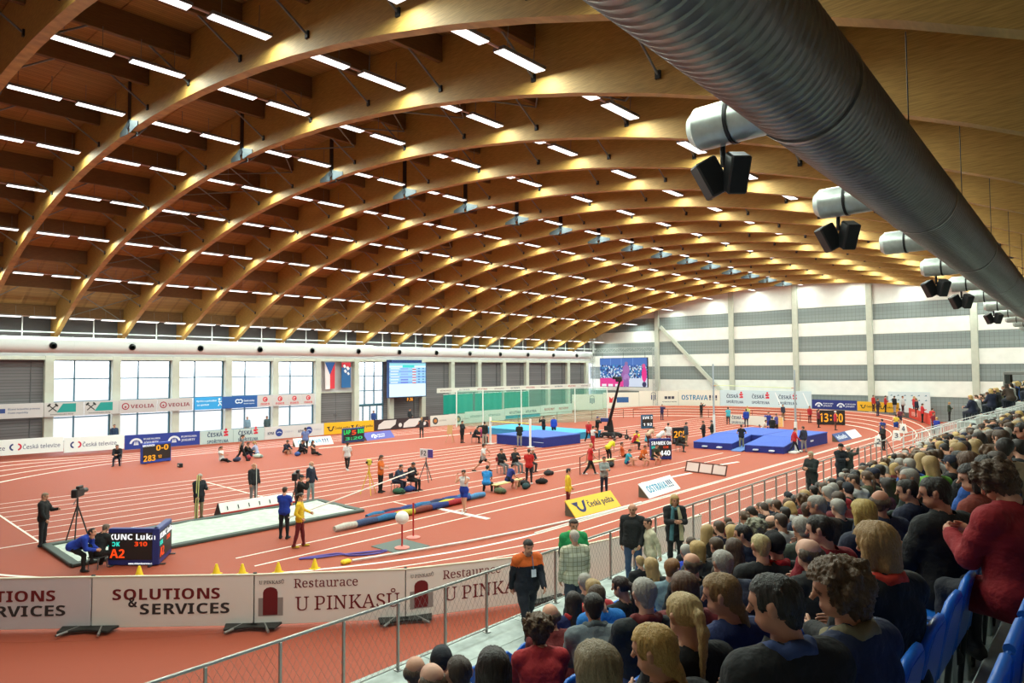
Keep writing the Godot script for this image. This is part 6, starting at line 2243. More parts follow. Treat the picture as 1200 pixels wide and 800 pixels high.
func build_people() -> void:
	var navy := Color8(28, 34, 56)
	var black := Color8(20, 20, 22)
	var grey := Color8(120, 122, 124)
	var blue := Color8(24, 60, 170)
	var red := Color8(200, 36, 34)
	var maroon := Color8(108, 22, 30)
	var yellow := Color8(236, 196, 40)
	var white := Color8(222, 222, 222)
	var khaki := Color8(140, 120, 92)
	var brown := Color8(60, 42, 30)
	var dark := Color8(32, 26, 24)
	var blond := Color8(196, 160, 100)
	var silver := Color8(176, 172, 166)
	var ls := "long"
	# officials, athletes and crews on the infield: label, L, F, facing, pose, clothes
	var list := [
		["camera operator in dark jacket standing at the tripod camera by the left edge", 26.69, 5.9, 100, "pole", {"top": ["jacket", black], "legs": [ls, Color8(30, 30, 36)], "hair": ["short", Color8(150, 130, 110)]}],
		["person in bright blue jacket crouching forward beside the scoreboard", 22.7, 5.75, 95, "crouch", {"top": ["jacket", blue], "legs": [ls, black], "hair": ["short", dark]}],
		["man in black jacket seated with his back turned, left of the scoreboard", 22.55, 6.35, 165, "low_sit", {"top": ["jacket", Color8(24, 28, 28)], "legs": [ls, black], "hair": ["short", Color8(110, 96, 84)]}],
		["white-haired official in dark blazer holding tall measuring rods beside the pit", 26.92, 11.07, 60, "pole", {"top": ["coat", Color8(26, 28, 38)], "legs": [ls, khaki], "hair": ["short", silver]}],
		["official in dark blazer behind the white distance marker", 28.19, 13.92, 60, "stand", {"top": ["jacket", Color8(24, 26, 32)], "legs": [ls, grey], "hair": ["bald", silver]}],
		["official in navy jacket with white stripe and pale jeans by the pit", 26.75, 15.85, 75, "stand2", {"top": ["jacket", navy], "legs": [ls, Color8(136, 148, 150)], "shoes": white, "hair": ["bald", silver], "scarf": Color8(196, 200, 206)}],
		["man in bright blue t-shirt seen from behind next to the vaulter", 21.56, 11.76, 175, "hands_front", {"top": ["short", blue], "legs": [ls, Color8(24, 28, 34)], "hair": ["short", brown]}],
		["dark-clad operator bent behind the large television camera", 23.6, 13.5, 100, "photo", {"top": ["jacket", black], "legs": [ls, Color8(34, 34, 38)], "hair": ["cap", Color8(60, 60, 66)]}],
		["pole vaulter in yellow sleeves and maroon suit holding a long white pole", 20.14, 11.54, 95, "vault", {"top": [ls, yellow], "legs": [ls, maroon], "over": ["vest", maroon], "shoes": Color8(190, 160, 40), "hair": ["ponytail", brown]}],
		["woman athlete in white top and black tights walking on the sprint lanes", 33.35, 22.1, 180, "walk", {"top": ["short", white], "legs": ["tights", black], "shoes": white, "hair": ["low_tail", brown], "size": 0.96}],
		["woman in orange shirt and black trousers beside the yellow tripod", 26.14, 19.17, 80, "hands_front", {"top": ["short", Color8(226, 110, 30)], "legs": [ls, black], "hair": ["low_tail", brown]}],
		["left of two seated officials in dark jackets facing the runway", 25.75, 19.75, 70, "sit_fwd", {"top": ["jacket", Color8(50, 64, 88)], "legs": [ls, navy], "hair": ["short", dark]}],
		["right of two seated officials in dark jackets facing the runway", 25.6, 20.55, 60, "sit_phone", {"top": ["jacket", Color8(30, 34, 44)], "legs": [ls, black], "hair": ["short", dark]}],
		["athlete in white vest and blue shorts with both hands at his face", 19.86, 18.68, 330, "face_hands", {"top": ["vest", white], "legs": ["short", blue], "shoes": white, "hair": ["short", brown]}],
		["man in light blue t-shirt sitting on the low bench, back turned", 22.4, 22.5, 170, "low_sit", {"top": ["short", Color8(40, 140, 214)], "legs": [ls, black], "hair": ["short", dark]}],
		["man in navy shirt sitting on the low bench and leaning right", 22.2, 23.8, 120, "low_sit", {"top": ["short", Color8(36, 52, 130)], "legs": ["short", navy], "hair": ["short", dark]}],
		["athlete in white shirt lunging with one arm stretched out", 27.14, 27.0, 75, "lunge", {"top": ["short", white], "legs": ["short", black], "hair": ["short", dark]}],
		["leftmost of three officials in dark jackets and grey trousers seated in a row", 25.9, 27.2, 40, "sit", {"top": ["jacket", black], "legs": [ls, grey], "hair": ["short", dark]}],
		["middle one of three officials seated in a row in grey trousers", 25.5, 27.95, 40, "sit_arms", {"top": ["jacket", Color8(26, 30, 34)], "legs": [ls, grey], "hair": ["crop", brown]}],
		["rightmost of three officials seated in a row, with white hair", 25.1, 28.7, 40, "sit_fwd", {"top": ["jacket", Color8(36, 42, 48)], "legs": [ls, Color8(70, 72, 76)], "hair": ["short", silver]}],
		["athlete in red t-shirt and black tights seen from behind", 22.36, 25.53, 170, "hands_front", {"top": ["short", red], "legs": ["tights", Color8(18, 24, 36)], "shoes": white, "hair": ["short", brown]}],
		["athlete in yellow top and maroon suit standing by the yellow board", 16.8, 21.58, 95, "stand2", {"top": [ls, yellow], "legs": [ls, maroon], "over": ["vest", maroon], "hair": ["short", dark]}],
		["man in grey sweater and navy trousers standing on the runway", 17.8, 25.56, 20, "hands_front", {"top": [ls, Color8(146, 154, 152)], "legs": [ls, navy], "hair": ["short", brown]}],
		["man in red shirt and black trousers walking past the barrier", 21.78, 29.98, 100, "walk", {"top": ["short", red], "legs": [ls, black], "shoes": white, "hair": ["short", blond]}],
		["person in yellow shirt bending over a bench", 23.82, 34.6, 120, "bend", {"top": ["short", Color8(230, 214, 40)], "legs": [ls, black], "hair": ["short", brown]}],
		["seated athlete in cyan shirt left of the one in orange", 22.3, 34.4, 60, "ground_hug", {"top": ["short", Color8(60, 180, 206)], "legs": ["short", Color8(40, 56, 120)], "hair": ["short", brown]}],
		["seated athlete in orange shirt near the 440 board", 21.5, 34.8, 40, "low_sit", {"top": ["short", Color8(226, 110, 40)], "legs": ["short", black], "hair": ["short", brown]}],
		["seated athlete in dark green shirt next to the 440 board", 21.3, 35.9, 30, "low_sit", {"top": ["short", Color8(50, 60, 44)], "legs": ["short", Color8(60, 60, 64)], "hair": ["short", dark]}],
		["person in bright yellow shirt seated with the back turned", 28.2, 44.97, 170, "ground_hug", {"top": ["short", Color8(236, 226, 30)], "legs": [ls, black], "hair": ["short", dark]}],
		["person in cyan shirt seated right of the bright yellow one", 27.8, 45.8, 130, "ground_hug", {"top": ["short", Color8(60, 160, 190)], "legs": [ls, navy], "hair": ["short", brown]}],
		["official in red jacket carrying a dark bag by the high jump mat", 31.3, 42.9, 20, "walk", {"top": ["jacket", Color8(186, 30, 44)], "legs": [ls, black], "hair": ["bald", silver]}],
		["athlete in white vest and red trousers with raised arms near the crane", 27.94, 38.8, 120, "face_hands", {"top": ["vest", white], "legs": [ls, Color8(176, 26, 36)], "hair": ["short", brown]}],
		["camera operator standing at the base of the television crane", 32.9, 46.3, 60, "photo", {"top": ["jacket", black], "legs": [ls, Color8(46, 46, 40)], "hair": ["cap", Color8(40, 54, 120)]}],
		["official in dark jacket and pale trousers pointing right at the high jump", 36.6, 36.6, 170, "arm_side", {"top": ["jacket", Color8(26, 34, 34)], "legs": [ls, Color8(176, 172, 160)], "hair": ["short", brown]}],
		["official in dark jacket and pale trousers before the high jump mat", 33.6, 37.3, 180, "hands_front", {"top": ["jacket", Color8(24, 36, 34)], "legs": [ls, Color8(150, 156, 150)], "hair": ["short", dark]}],
		["man in dark suit standing beside the easel at the net", 38.7, 36.2, 60, "hands_front", {"top": ["coat", Color8(24, 24, 30)], "legs": [ls, black], "hair": ["short", dark]}],
		["seated person in pink near the easel at the net", 37.6, 37.4, 40, "sit", {"top": [ls, Color8(170, 50, 110)], "legs": [ls, black], "hair": ["short", dark]}],
		["seated person in dark coat near the easel at the net", 38.2, 37.0, 80, "sit_fwd", {"top": ["jacket", Color8(40, 44, 52)], "legs": [ls, black], "hair": ["short", silver]}],
		["person in black standing on the far side of the high jump mat", 37.0, 44.2, 300, "photo", {"top": ["jacket", black], "legs": [ls, black], "hair": ["short", dark]}],
		["person in bright blue jacket behind the high jump mat", 36.2, 44.6, 20, "stand2", {"top": ["jacket", Color8(30, 70, 190)], "legs": [ls, black], "hair": ["short", silver]}],
		["woman in black tights walking with arms on her head below the results screen", 44.28, 36.7, 200, "up_arm", {"top": ["vest", Color8(60, 60, 64)], "legs": ["tights", black], "hair": ["ponytail", blond]}],
		["man in dark suit sitting alone on the far straight next to the blue scoreboard", 46.05, 13.98, 20, "sit_fwd", {"top": ["jacket", Color8(28, 32, 44)], "legs": [ls, navy], "hair": ["short", brown]}],
		["athlete in sleeveless grey top walking past the resting athletes", 42.0, 19.9, 110, "stride", {"top": ["vest", grey], "legs": [ls, Color8(26, 24, 28)], "hair": ["ponytail", dark]}],
		["athlete in blue and white standing among the resting athletes", 42.8, 24.9, 200, "stand2", {"top": ["short", Color8(120, 140, 200)], "legs": ["tights", black], "hair": ["ponytail", dark]}],
		["leftmost resting athlete sitting on the floor in black and white", 42.6, 18.9, 80, "ground", {"top": ["short", white], "legs": [ls, black], "hair": ["ponytail", dark]}],
		["athlete in black jacket bending forward on the floor beside the red bag", 44.0, 21.1, 90, "ground_hug", {"top": ["jacket", black], "legs": [ls, navy], "hair": ["short", brown]}],
		["athlete in pale violet top sitting on the floor beside the black jacket", 43.9, 21.9, 270, "ground_hug", {"top": [ls, Color8(180, 190, 226)], "legs": [ls, Color8(60, 50, 80)], "hair": ["ponytail", blond]}],
		["athlete in navy sitting on the floor left of the white low board", 43.2, 23.6, 60, "ground_hug", {"top": [ls, navy], "legs": [ls, Color8(200, 150, 120)], "hair": ["short", dark]}],
		["athlete in dark top sitting in front of the white low board", 42.6, 24.4, 70, "ground_hug", {"top": [ls, Color8(30, 34, 48)], "legs": [ls, black], "hair": ["ponytail", dark]}],
		["athlete stretching on the floor in black tights at the right of the resting group", 41.2, 24.6, 70, "ground", {"top": ["vest", Color8(60, 44, 40)], "legs": ["tights", black], "hair": ["long", brown]}],
		["bystander in dark clothes looking over the white television board", 56.6, 16.9, 40, "stand", {"top": ["jacket", Color8(40, 60, 90)], "legs": [ls, black], "hair": ["short", dark]}],
		["bystander in grey standing at the window behind the savings bank board", 56.8, 27.4, 40, "stand", {"top": ["jacket", Color8(130, 160, 180)], "legs": [ls, grey], "hair": ["short", silver]}],
		["bystander in dark green leaning behind the board with blue discs", 56.2, 28.9, 60, "stand2", {"top": ["jacket", Color8(70, 90, 96)], "legs": [ls, black], "hair": ["short", dark]}],
		["bystander in blue behind the yellow post office board at the glazed door", 55.2, 39.6, 40, "stand", {"top": ["jacket", Color8(40, 70, 140)], "legs": [ls, black], "hair": ["short", dark]}],
		["bystander in black behind the black board at the glazed door", 55.0, 44.0, 60, "stand2", {"top": ["jacket", Color8(44, 48, 54)], "legs": [ls, black], "hair": ["short", brown]}],
		# round the pole vault and the far bend
		["photographer in dark blue standing alone before the OSTRAVA board", 38.55, 66.8, 20, "photo", {"top": ["jacket", Color8(50, 50, 100)], "legs": [ls, Color8(60, 64, 90)], "hair": ["short", brown]}],
		["photographer in black behind the inner railing of the far bend", 36.8, 72.8, 30, "photo_high", {"top": ["jacket", Color8(36, 40, 44)], "legs": [ls, black], "hair": ["short", dark]}],
		["person in cyan shirt standing left of the vault mats", 30.33, 65.9, 170, "stand", {"top": ["short", Color8(80, 190, 210)], "legs": [ls, Color8(40, 40, 50)], "hair": ["short", dark]}],
		["person in pale green top at the left of the low savings bank board", 29.6, 69.0, 170, "stand2", {"top": ["short", Color8(206, 210, 130)], "legs": [ls, Color8(196, 170, 130)], "hair": ["short", blond]}],
		["person in bright blue before the low savings bank board, left", 27.6, 64.0, 170, "stand", {"top": ["jacket", Color8(30, 70, 180)], "legs": [ls, navy], "hair": ["short", dark]}],
		["person in blue with arms raised behind the vault mat", 24.0, 60.5, 20, "up_arm", {"top": ["jacket", Color8(40, 60, 160)], "legs": [ls, Color8(40, 60, 160)], "hair": ["short", dark]}],
		["man in dark jacket and khaki trousers left of the vault mat", 24.3, 45.6, 100, "stand2", {"top": ["jacket", Color8(52, 62, 74)], "legs": [ls, khaki], "hair": ["short", brown]}],
		["man in black jacket talking beside the left vault mat", 23.9, 47.6, 270, "hands_front", {"top": ["jacket", black], "legs": [ls, black], "hair": ["short", dark]}],
		["person in dark jacket and grey trousers by the left vault upright", 23.7, 48.6, 250, "hands_front", {"top": ["jacket", Color8(40, 50, 40)], "legs": [ls, Color8(130, 134, 120)], "hair": ["short", dark]}],
		["man in black polo and khaki trousers at the planting box", 20.3, 46.2, 180, "hips", {"top": ["short", Color8(22, 26, 34)], "legs": [ls, Color8(140, 136, 112)], "hair": ["short", brown]}],
		["official in red jacket beside the right corner of the vault mat", 16.75, 46.6, 80, "walk", {"top": ["jacket", Color8(196, 32, 40)], "legs": [ls, navy], "hair": ["short", brown]}],
		["person in dark blue jacket and grey trousers beside the official in red", 16.45, 47.5, 200, "stand2", {"top": ["jacket", Color8(44, 52, 74)], "legs": [ls, Color8(150, 150, 150)], "hair": ["short", brown]}],
		["athlete in white and blue leaning over near the amber board", 24.9, 42.6, 110, "bend", {"top": ["short", white], "legs": [ls, Color8(30, 50, 150)], "hair": ["short", brown]}],
		["athlete in white shirt with a dark bib standing near the amber board", 25.0, 44.2, 150, "stand2", {"top": ["short", Color8(230, 230, 232)], "legs": [ls, Color8(130, 40, 60)], "hair": ["short", dark]}],
		["person in red shirt sitting behind the 440 board", 26.3, 41.5, 60, "sit_fwd", {"top": ["short", Color8(206, 50, 60)], "legs": [ls, black], "hair": ["short", dark]}],
		["person in cream top standing behind the 440 board", 26.2, 43.3, 120, "bend", {"top": ["short", Color8(206, 176, 150)], "legs": [ls, Color8(90, 40, 40)], "hair": ["short", brown]}],
		["person in dark clothes seated right of the 440 board", 23.2, 42.3, 60, "sit_fwd", {"top": ["jacket", Color8(30, 34, 30)], "legs": [ls, Color8(60, 60, 64)], "hair": ["short", dark]}],
		["person in orange lying among bags behind the cyan athlete", 24.4, 37.2, 80, "ground", {"top": ["short", Color8(214, 100, 50)], "legs": [ls, black], "hair": ["short", brown]}],
		["photographer in black in front of the pale blue savings bank board", 27.9, 74.4, 20, "stand", {"top": ["jacket", Color8(50, 56, 76)], "legs": [ls, Color8(130, 100, 70)], "hair": ["short", dark]}],
		["person in black bent near the right vault upright", 22.0, 56.2, 150, "stride", {"top": ["jacket", black], "legs": [ls, black], "hair": ["short", dark]}],
		["person in white crouching with a black camera behind the vault mat", 23.4, 57.6, 60, "sit_fwd", {"top": ["short", Color8(226, 214, 204)], "legs": [ls, Color8(50, 40, 50)], "hair": ["short", dark]}],
		["person in violet shirt behind the vault mat", 22.8, 59.2, 40, "stand2", {"top": ["short", Color8(80, 80, 160)], "legs": [ls, black], "hair": ["short", brown]}],
		["person in red standing in front of the blue dairy board", 24.6, 73.0, 20, "stand", {"top": ["jacket", Color8(190, 40, 50)], "legs": [ls, Color8(90, 30, 40)], "hair": ["short", dark]}],
		["official in dark red jacket left of the black lap counter", 22.0, 67.7, 60, "hands_front", {"top": ["jacket", Color8(120, 40, 60)], "legs": [ls, black], "hair": ["short", brown]}],
		["official in red and white in front of the black lap counter", 19.9, 65.8, 70, "stand", {"top": ["jacket", Color8(196, 50, 70)], "legs": [ls, Color8(90, 60, 50)], "hair": ["cap", Color8(226, 226, 226)]}],
		["starter in black standing before the yellow board on the bend", 18.6, 75.0, 30, "hands_front", {"top": ["coat", Color8(50, 40, 56)], "legs": [ls, Color8(60, 60, 90)], "hair": ["short", dark]}],
		["runner in blue kit waiting behind start box two", 14.1, 58.0, 180, "hips", {"top": ["vest", Color8(30, 66, 150)], "legs": ["short", Color8(26, 44, 120)], "hair": ["short", dark]}],
		["runner in yellow shirt and blue shorts waiting behind start box three", 14.5, 64.0, 180, "hips", {"top": ["vest", Color8(236, 206, 70)], "legs": ["short", Color8(30, 70, 160)], "hair": ["short", dark]}],
		["runner in dark red behind start box four", 15.2, 68.5, 180, "hips", {"top": ["vest", Color8(120, 50, 70)], "legs": ["short", Color8(50, 50, 70)], "hair": ["short", dark]}],
		["official in black standing alone at the end of the stand railing", 12.6, 52.0, 270, "hands_front", {"top": ["jacket", black], "legs": [ls, black], "hair": ["short", dark]}],
	]
	for p in list:
		var y := bank(p[1], p[2])
		person(p[0], V(p[1], y, p[2]), aim(p[3]), p[4], p[5], 0.036 if p[2] < 30.0 else 0.046, "")
	# the helpers in red kit behind the red cloth
	var reds := [["red track suit and white bib standing left of the press backdrop", 20.0, 79.0], ["red track suit leaning on the yellow board", 18.7, 78.4], ["black coat among the helpers before the press backdrop", 17.9, 78.6], ["white shirt and pale trousers before the press backdrop", 17.2, 78.9], ["red top at the left end of the red cloth", 16.2, 79.0], ["red top behind the middle of the red cloth", 15.6, 76.8], ["dark blue top behind the red cloth", 15.2, 75.2], ["red top and black trousers standing before the red cloth", 13.9, 71.0], ["red top at the near end of the red cloth", 12.6, 68.2], ["dark red top farther along the barrier", 12.0, 65.4], ["green cap and dark top beside the stand stairs", 12.2, 73.5], ["blue jacket and yellow collar by the stand stairs", 11.2, 62.2]]
	var rc := [red, Color8(180, 44, 44), black, white, red, Color8(190, 40, 50), navy, Color8(206, 44, 50), red, Color8(130, 30, 50), Color8(50, 64, 50), Color8(36, 56, 160)]
	for k in reds.size():
		var q: Array = reds[k]
		person("helper with %s" % q[0], V(q[1], bank(q[1], q[2]), q[2]), aim(30.0 + 40.0 * (k % 3)), ["stand", "hands_front", "stand2"][k % 3], {"top": ["jacket", rc[k]], "legs": [ls, [Color8(70, 30, 34), black, Color8(170, 170, 170)][k % 3]], "hair": ["short", [dark, brown, blond][(k / 2) % 3]]}, 0.046)
	# chairs of the seated officials
	for q in [[25.75, 19.75, 70, "left"], [25.6, 20.55, 60, "right"]]:
		chair("dark folding chair under the %s of the two seated officials" % q[3], q[1 - 1], q[1], q[2], Color8(40, 40, 46))
	for q in [[25.9, 27.2, 40, "leftmost"], [25.5, 27.95, 40, "middle"], [25.1, 28.7, 40, "rightmost"]]:
		chair("red plastic chair under the %s of three seated officials" % q[3], q[0], q[1], q[2], Color8(170, 60, 64))
	chair("grey chair under the man alone on the far straight", 46.05, 13.98, 20, Color8(90, 90, 96))
	chair("small stool under the man in black by the scoreboard", 22.55, 6.35, 165, Color8(60, 60, 62), 0.35)
	chair("chair under the seated person in pink by the net", 37.6, 37.4, 40, Color8(60, 60, 66))
	chair("chair under the seated person in dark coat by the net", 38.2, 37.0, 80, Color8(60, 60, 66))
	chair("chair under the red shirt behind the 440 board", 26.3, 41.5, 60, Color8(60, 60, 66))
	chair("chair under the dark figure right of the 440 board", 23.2, 42.3, 60, Color8(60, 60, 66))
	chair("chair under the crouching person in white behind the vault mat", 23.4, 57.6, 60, Color8(60, 60, 66))
	# rods, pole, lanyards
	for k in 2:
		var o := part(numbered("measuring_rod"), MB.new().rod(V(26.75 - 0.08 * k, 0.02, 10.85 + 0.06 * k), V(26.7 - 0.05 * k, 1.75, 10.9 + 0.05 * k), 0.018, 6).mesh(), rgb(206, 200, 130), self)
		tag(o, ["pale upright measuring rod held by the white-haired official, left of two", "pale upright measuring rod held by the white-haired official, right of two"][k], "measuring rod", "pair of measuring rods")
	var r2 := part(numbered("measuring_rod"), MB.new().rod(V(28.0, 0.02, 13.95), V(28.0, 1.7, 13.95), 0.018, 6).mesh(), rgb(206, 206, 200), self)
	tag(r2, "white measuring rod beside the official behind the distance marker", "measuring rod")
	var vp := part(numbered("vaulting_pole"), MB.new().tube([V(20.35, 0.98, 11.25), V(20.25, 1.35, 13.2), V(20.1, 1.95, 16.3)], 0.024, 8).mesh(), rgb(232, 222, 214, 0.4), self)
	tag(vp, "long white vaulting pole held aslant by the athlete in maroon", "vaulting pole")
	# people walking along the front of the stand
	var jeans := Color8(64, 88, 124)
	person("steward in navy overalls with bright orange shoulders walking along the stand front", V(7.95, 1.1, 9.0), aim(20), "stride", {"top": ["jacket", Color8(20, 24, 36)], "legs": ["loose", Color8(22, 26, 38)], "over": ["yoke", Color8(226, 100, 26)], "hair": ["short", dark], "w": 1.1}, 0.022)
	steward_vest(V(7.95, 1.1, 9.0), aim(20))
	person("man in green and black jacket holding the railing", V(8.05, 1.1, 10.5), aim(10), "stand2", {"top": ["jacket", Color8(40, 50, 44)], "over": ["body_warmer", Color8(30, 150, 84)], "legs": [ls, black], "hair": ["short", brown], "scarf": Color8(130, 200, 60), "w": 1.1}, 0.022)
	person("white-haired man in pale checked jacket seen from behind", V(7.45, 1.1, 9.75), aim(195), "stand", {"top": ["jacket", Color8(176, 176, 150)], "check": true, "legs": [ls, Color8(60, 70, 84)], "hair": ["crop", Color8(200, 190, 180)], "w": 1.12}, 0.022)
	person("bald man in black jacket and blue jeans looking left", V(8.0, 1.1, 12.55), aim(340), "stand2", {"top": ["jacket", Color8(24, 26, 28)], "legs": [ls, jeans], "hair": ["bald", Color8(170, 150, 130)], "w": 1.1}, 0.022)
	person("boy in cream long-sleeved shirt walking left beside the man in jeans", V(7.6, 1.1, 12.6), aim(285), "walk", {"top": [ls, Color8(214, 206, 176)], "legs": [ls, Color8(150, 150, 130)], "hair": ["crop", brown], "size": 0.88}, 0.022)
	person("blonde woman in black coat and long pale scarf at the railing", V(7.9, 1.1, 14.2), aim(0), "hands_front", {"top": ["coat", Color8(22, 22, 26)], "legs": [ls, black], "hair": ["bob", blond], "scarf": Color8(90, 140, 146), "size": 0.98}, 0.022)
	var sc := thing("scarf", "long pale scarf hanging down the front of the blonde woman's black coat", "scarf", V(7.9, 1.1, 14.2), aim(0))
	for s in [-1, 1]:
		part("scarf_end", MB.new().tube([Vector3(s * 0.06, 1.46, 0.1), Vector3(s * 0.09, 1.25, 0.17), Vector3(s * 0.11, 0.95, 0.17), Vector3(s * 0.12, 0.72, 0.16)], [0.03, 0.045, 0.05, 0.05], 8).mesh(), cloth(Color8(196, 186, 150) if s > 0 else Color8(70, 120, 130)), sc)
	person("man in black jacket standing at the railing with hands together, grey hair", V(8.2, 1.1, 24.4), aim(300), "hands_front", {"top": ["coat", Color8(20, 30, 30)], "legs": [ls, black], "hair": ["short", Color8(170, 160, 130)]}, 0.032)
	person("security man in dark uniform facing the crowd at the railing", V(8.2, 1.1, 27.6), aim(20), "hands_front", {"top": ["jacket", Color8(20, 28, 38)], "legs": [ls, Color8(20, 24, 34)], "hair": ["cap", Color8(20, 22, 30)]}, 0.032)
	person("bald man in dark sweater raising a camera at the railing", V(8.0, 1.1, 27.9), aim(120), "photo_high", {"top": [ls, Color8(44, 48, 44)], "legs": [ls, black], "hair": ["bald", silver], "size": 0.96}, 0.032)


func steward_vest(at: Vector3, turn: float) -> void:
	var o := thing("identity_card", "white identity card on a lanyard hanging on the steward's chest", "identity card", at, turn)
	part("card", MB.new().box(Vector3(0.06, 1.12, 0.185), Vector3(0.09, 0.13, 0.006), Basis(Vector3.RIGHT, -0.1), 0.002).mesh(), rgb(222, 226, 232), o)
	part("lanyard", MB.new().tube([Vector3(0.06, 1.18, 0.18), Vector3(0.05, 1.32, 0.165), Vector3(0.07, 1.47, 0.06)], 0.008, 5).mesh(), rgb(60, 110, 140), o)


func chair(label: String, l: float, f: float, deg: float, c: Color, h := 0.45) -> void:
	var o := thing("chair", label, "chair", V(l, bank(l, f), f), aim(deg))
	var m := mat(c, 0.5)
	part("seat", MB.new().box(Vector3(0, h - 0.02, 0.02), Vector3(0.4, 0.035, 0.38), Basis(), 0.012).mesh(), m, o)
	if h > 0.4:
		part("backrest", MB.new().box(Vector3(0, h + 0.3, -0.24), Vector3(0.4, 0.24, 0.025), Basis(Vector3.RIGHT, -0.12), 0.01).mesh(), m, o)
	for x in [-0.17, 0.17]:
		for z in [-0.15, 0.18]:
			part("leg", MB.new().rod(Vector3(x, 0, z), Vector3(x, h - 0.03, z * 0.9), 0.014).mesh(), rgb(110, 110, 112, 0.4, 0.6), o)


# ---------------------------------------------------------------- the crowd

const HAIRS := [["dark-haired", "short", 40, 32, 26], ["brown-haired", "short", 78, 56, 38], ["grey-haired", "short", 168, 164, 158], ["balding", "bald", 96, 78, 62], ["blond", "bob", 190, 158, 98], ["long dark-haired", "long", 44, 32, 26], ["long blond-haired", "long", 186, 156, 104], ["curly-haired", "curly", 96, 70, 44], ["cropped", "crop", 70, 54, 44], ["ponytailed", "ponytail", 92, 66, 44], ["brown bobbed", "bob", 96, 64, 40], ["knit-capped", "knit", 40, 42, 50], ["baseball-capped", "cap", 36, 40, 60]]
const COATS := [["black", 20, 20, 22], ["black", 26, 26, 28], ["navy", 26, 32, 56], ["charcoal", 48, 50, 54], ["dark green", 34, 46, 38], ["dark brown", 58, 44, 34], ["grey", 110, 112, 114], ["dark red", 110, 28, 34], ["blue", 40, 90, 170], ["white", 206, 204, 200], ["olive", 84, 84, 60], ["plum", 84, 34, 64], ["bright green", 110, 180, 60], ["red", 176, 36, 40], ["beige", 170, 150, 120], ["bright blue", 30, 70, 200]]
var seen_labels := {}


func spectator(j: int, l: float, f: float, hair: Array, coat: Array, style: String, pose: String, label: String, lift := 0.0, extra := {}, group := "") -> Node3D:
	# hair: [word, kind, r, g, b]; coat: [word, r, g, b]
	var d := {"top": [style, Color8(coat[1], coat[2], coat[3])], "legs": ["loose", [Color8(30, 32, 40), Color8(50, 66, 100), Color8(36, 34, 34), Color8(70, 70, 72)][int(f * 7.0 + j) & 3]], "hair": [hair[1], Color8(hair[2], hair[3], hair[4])], "tone": int(f * 13.0) % 3, "w": 1.1, "size": 1.0}
	d.merge(extra, true)
	var h := 0.024 if f < 8.5 else (0.034 if f < 17.0 else 0.05)
	if f >= 17.0:
		d.w = 1.1
	var jit := fmod(f * 37.7 + j * 11.3, 1.0) - 0.5
	return person(label, V(l, row_y(j) + lift, f), face(0.82, 0.57 + jit * 0.5), pose, d, h, group)


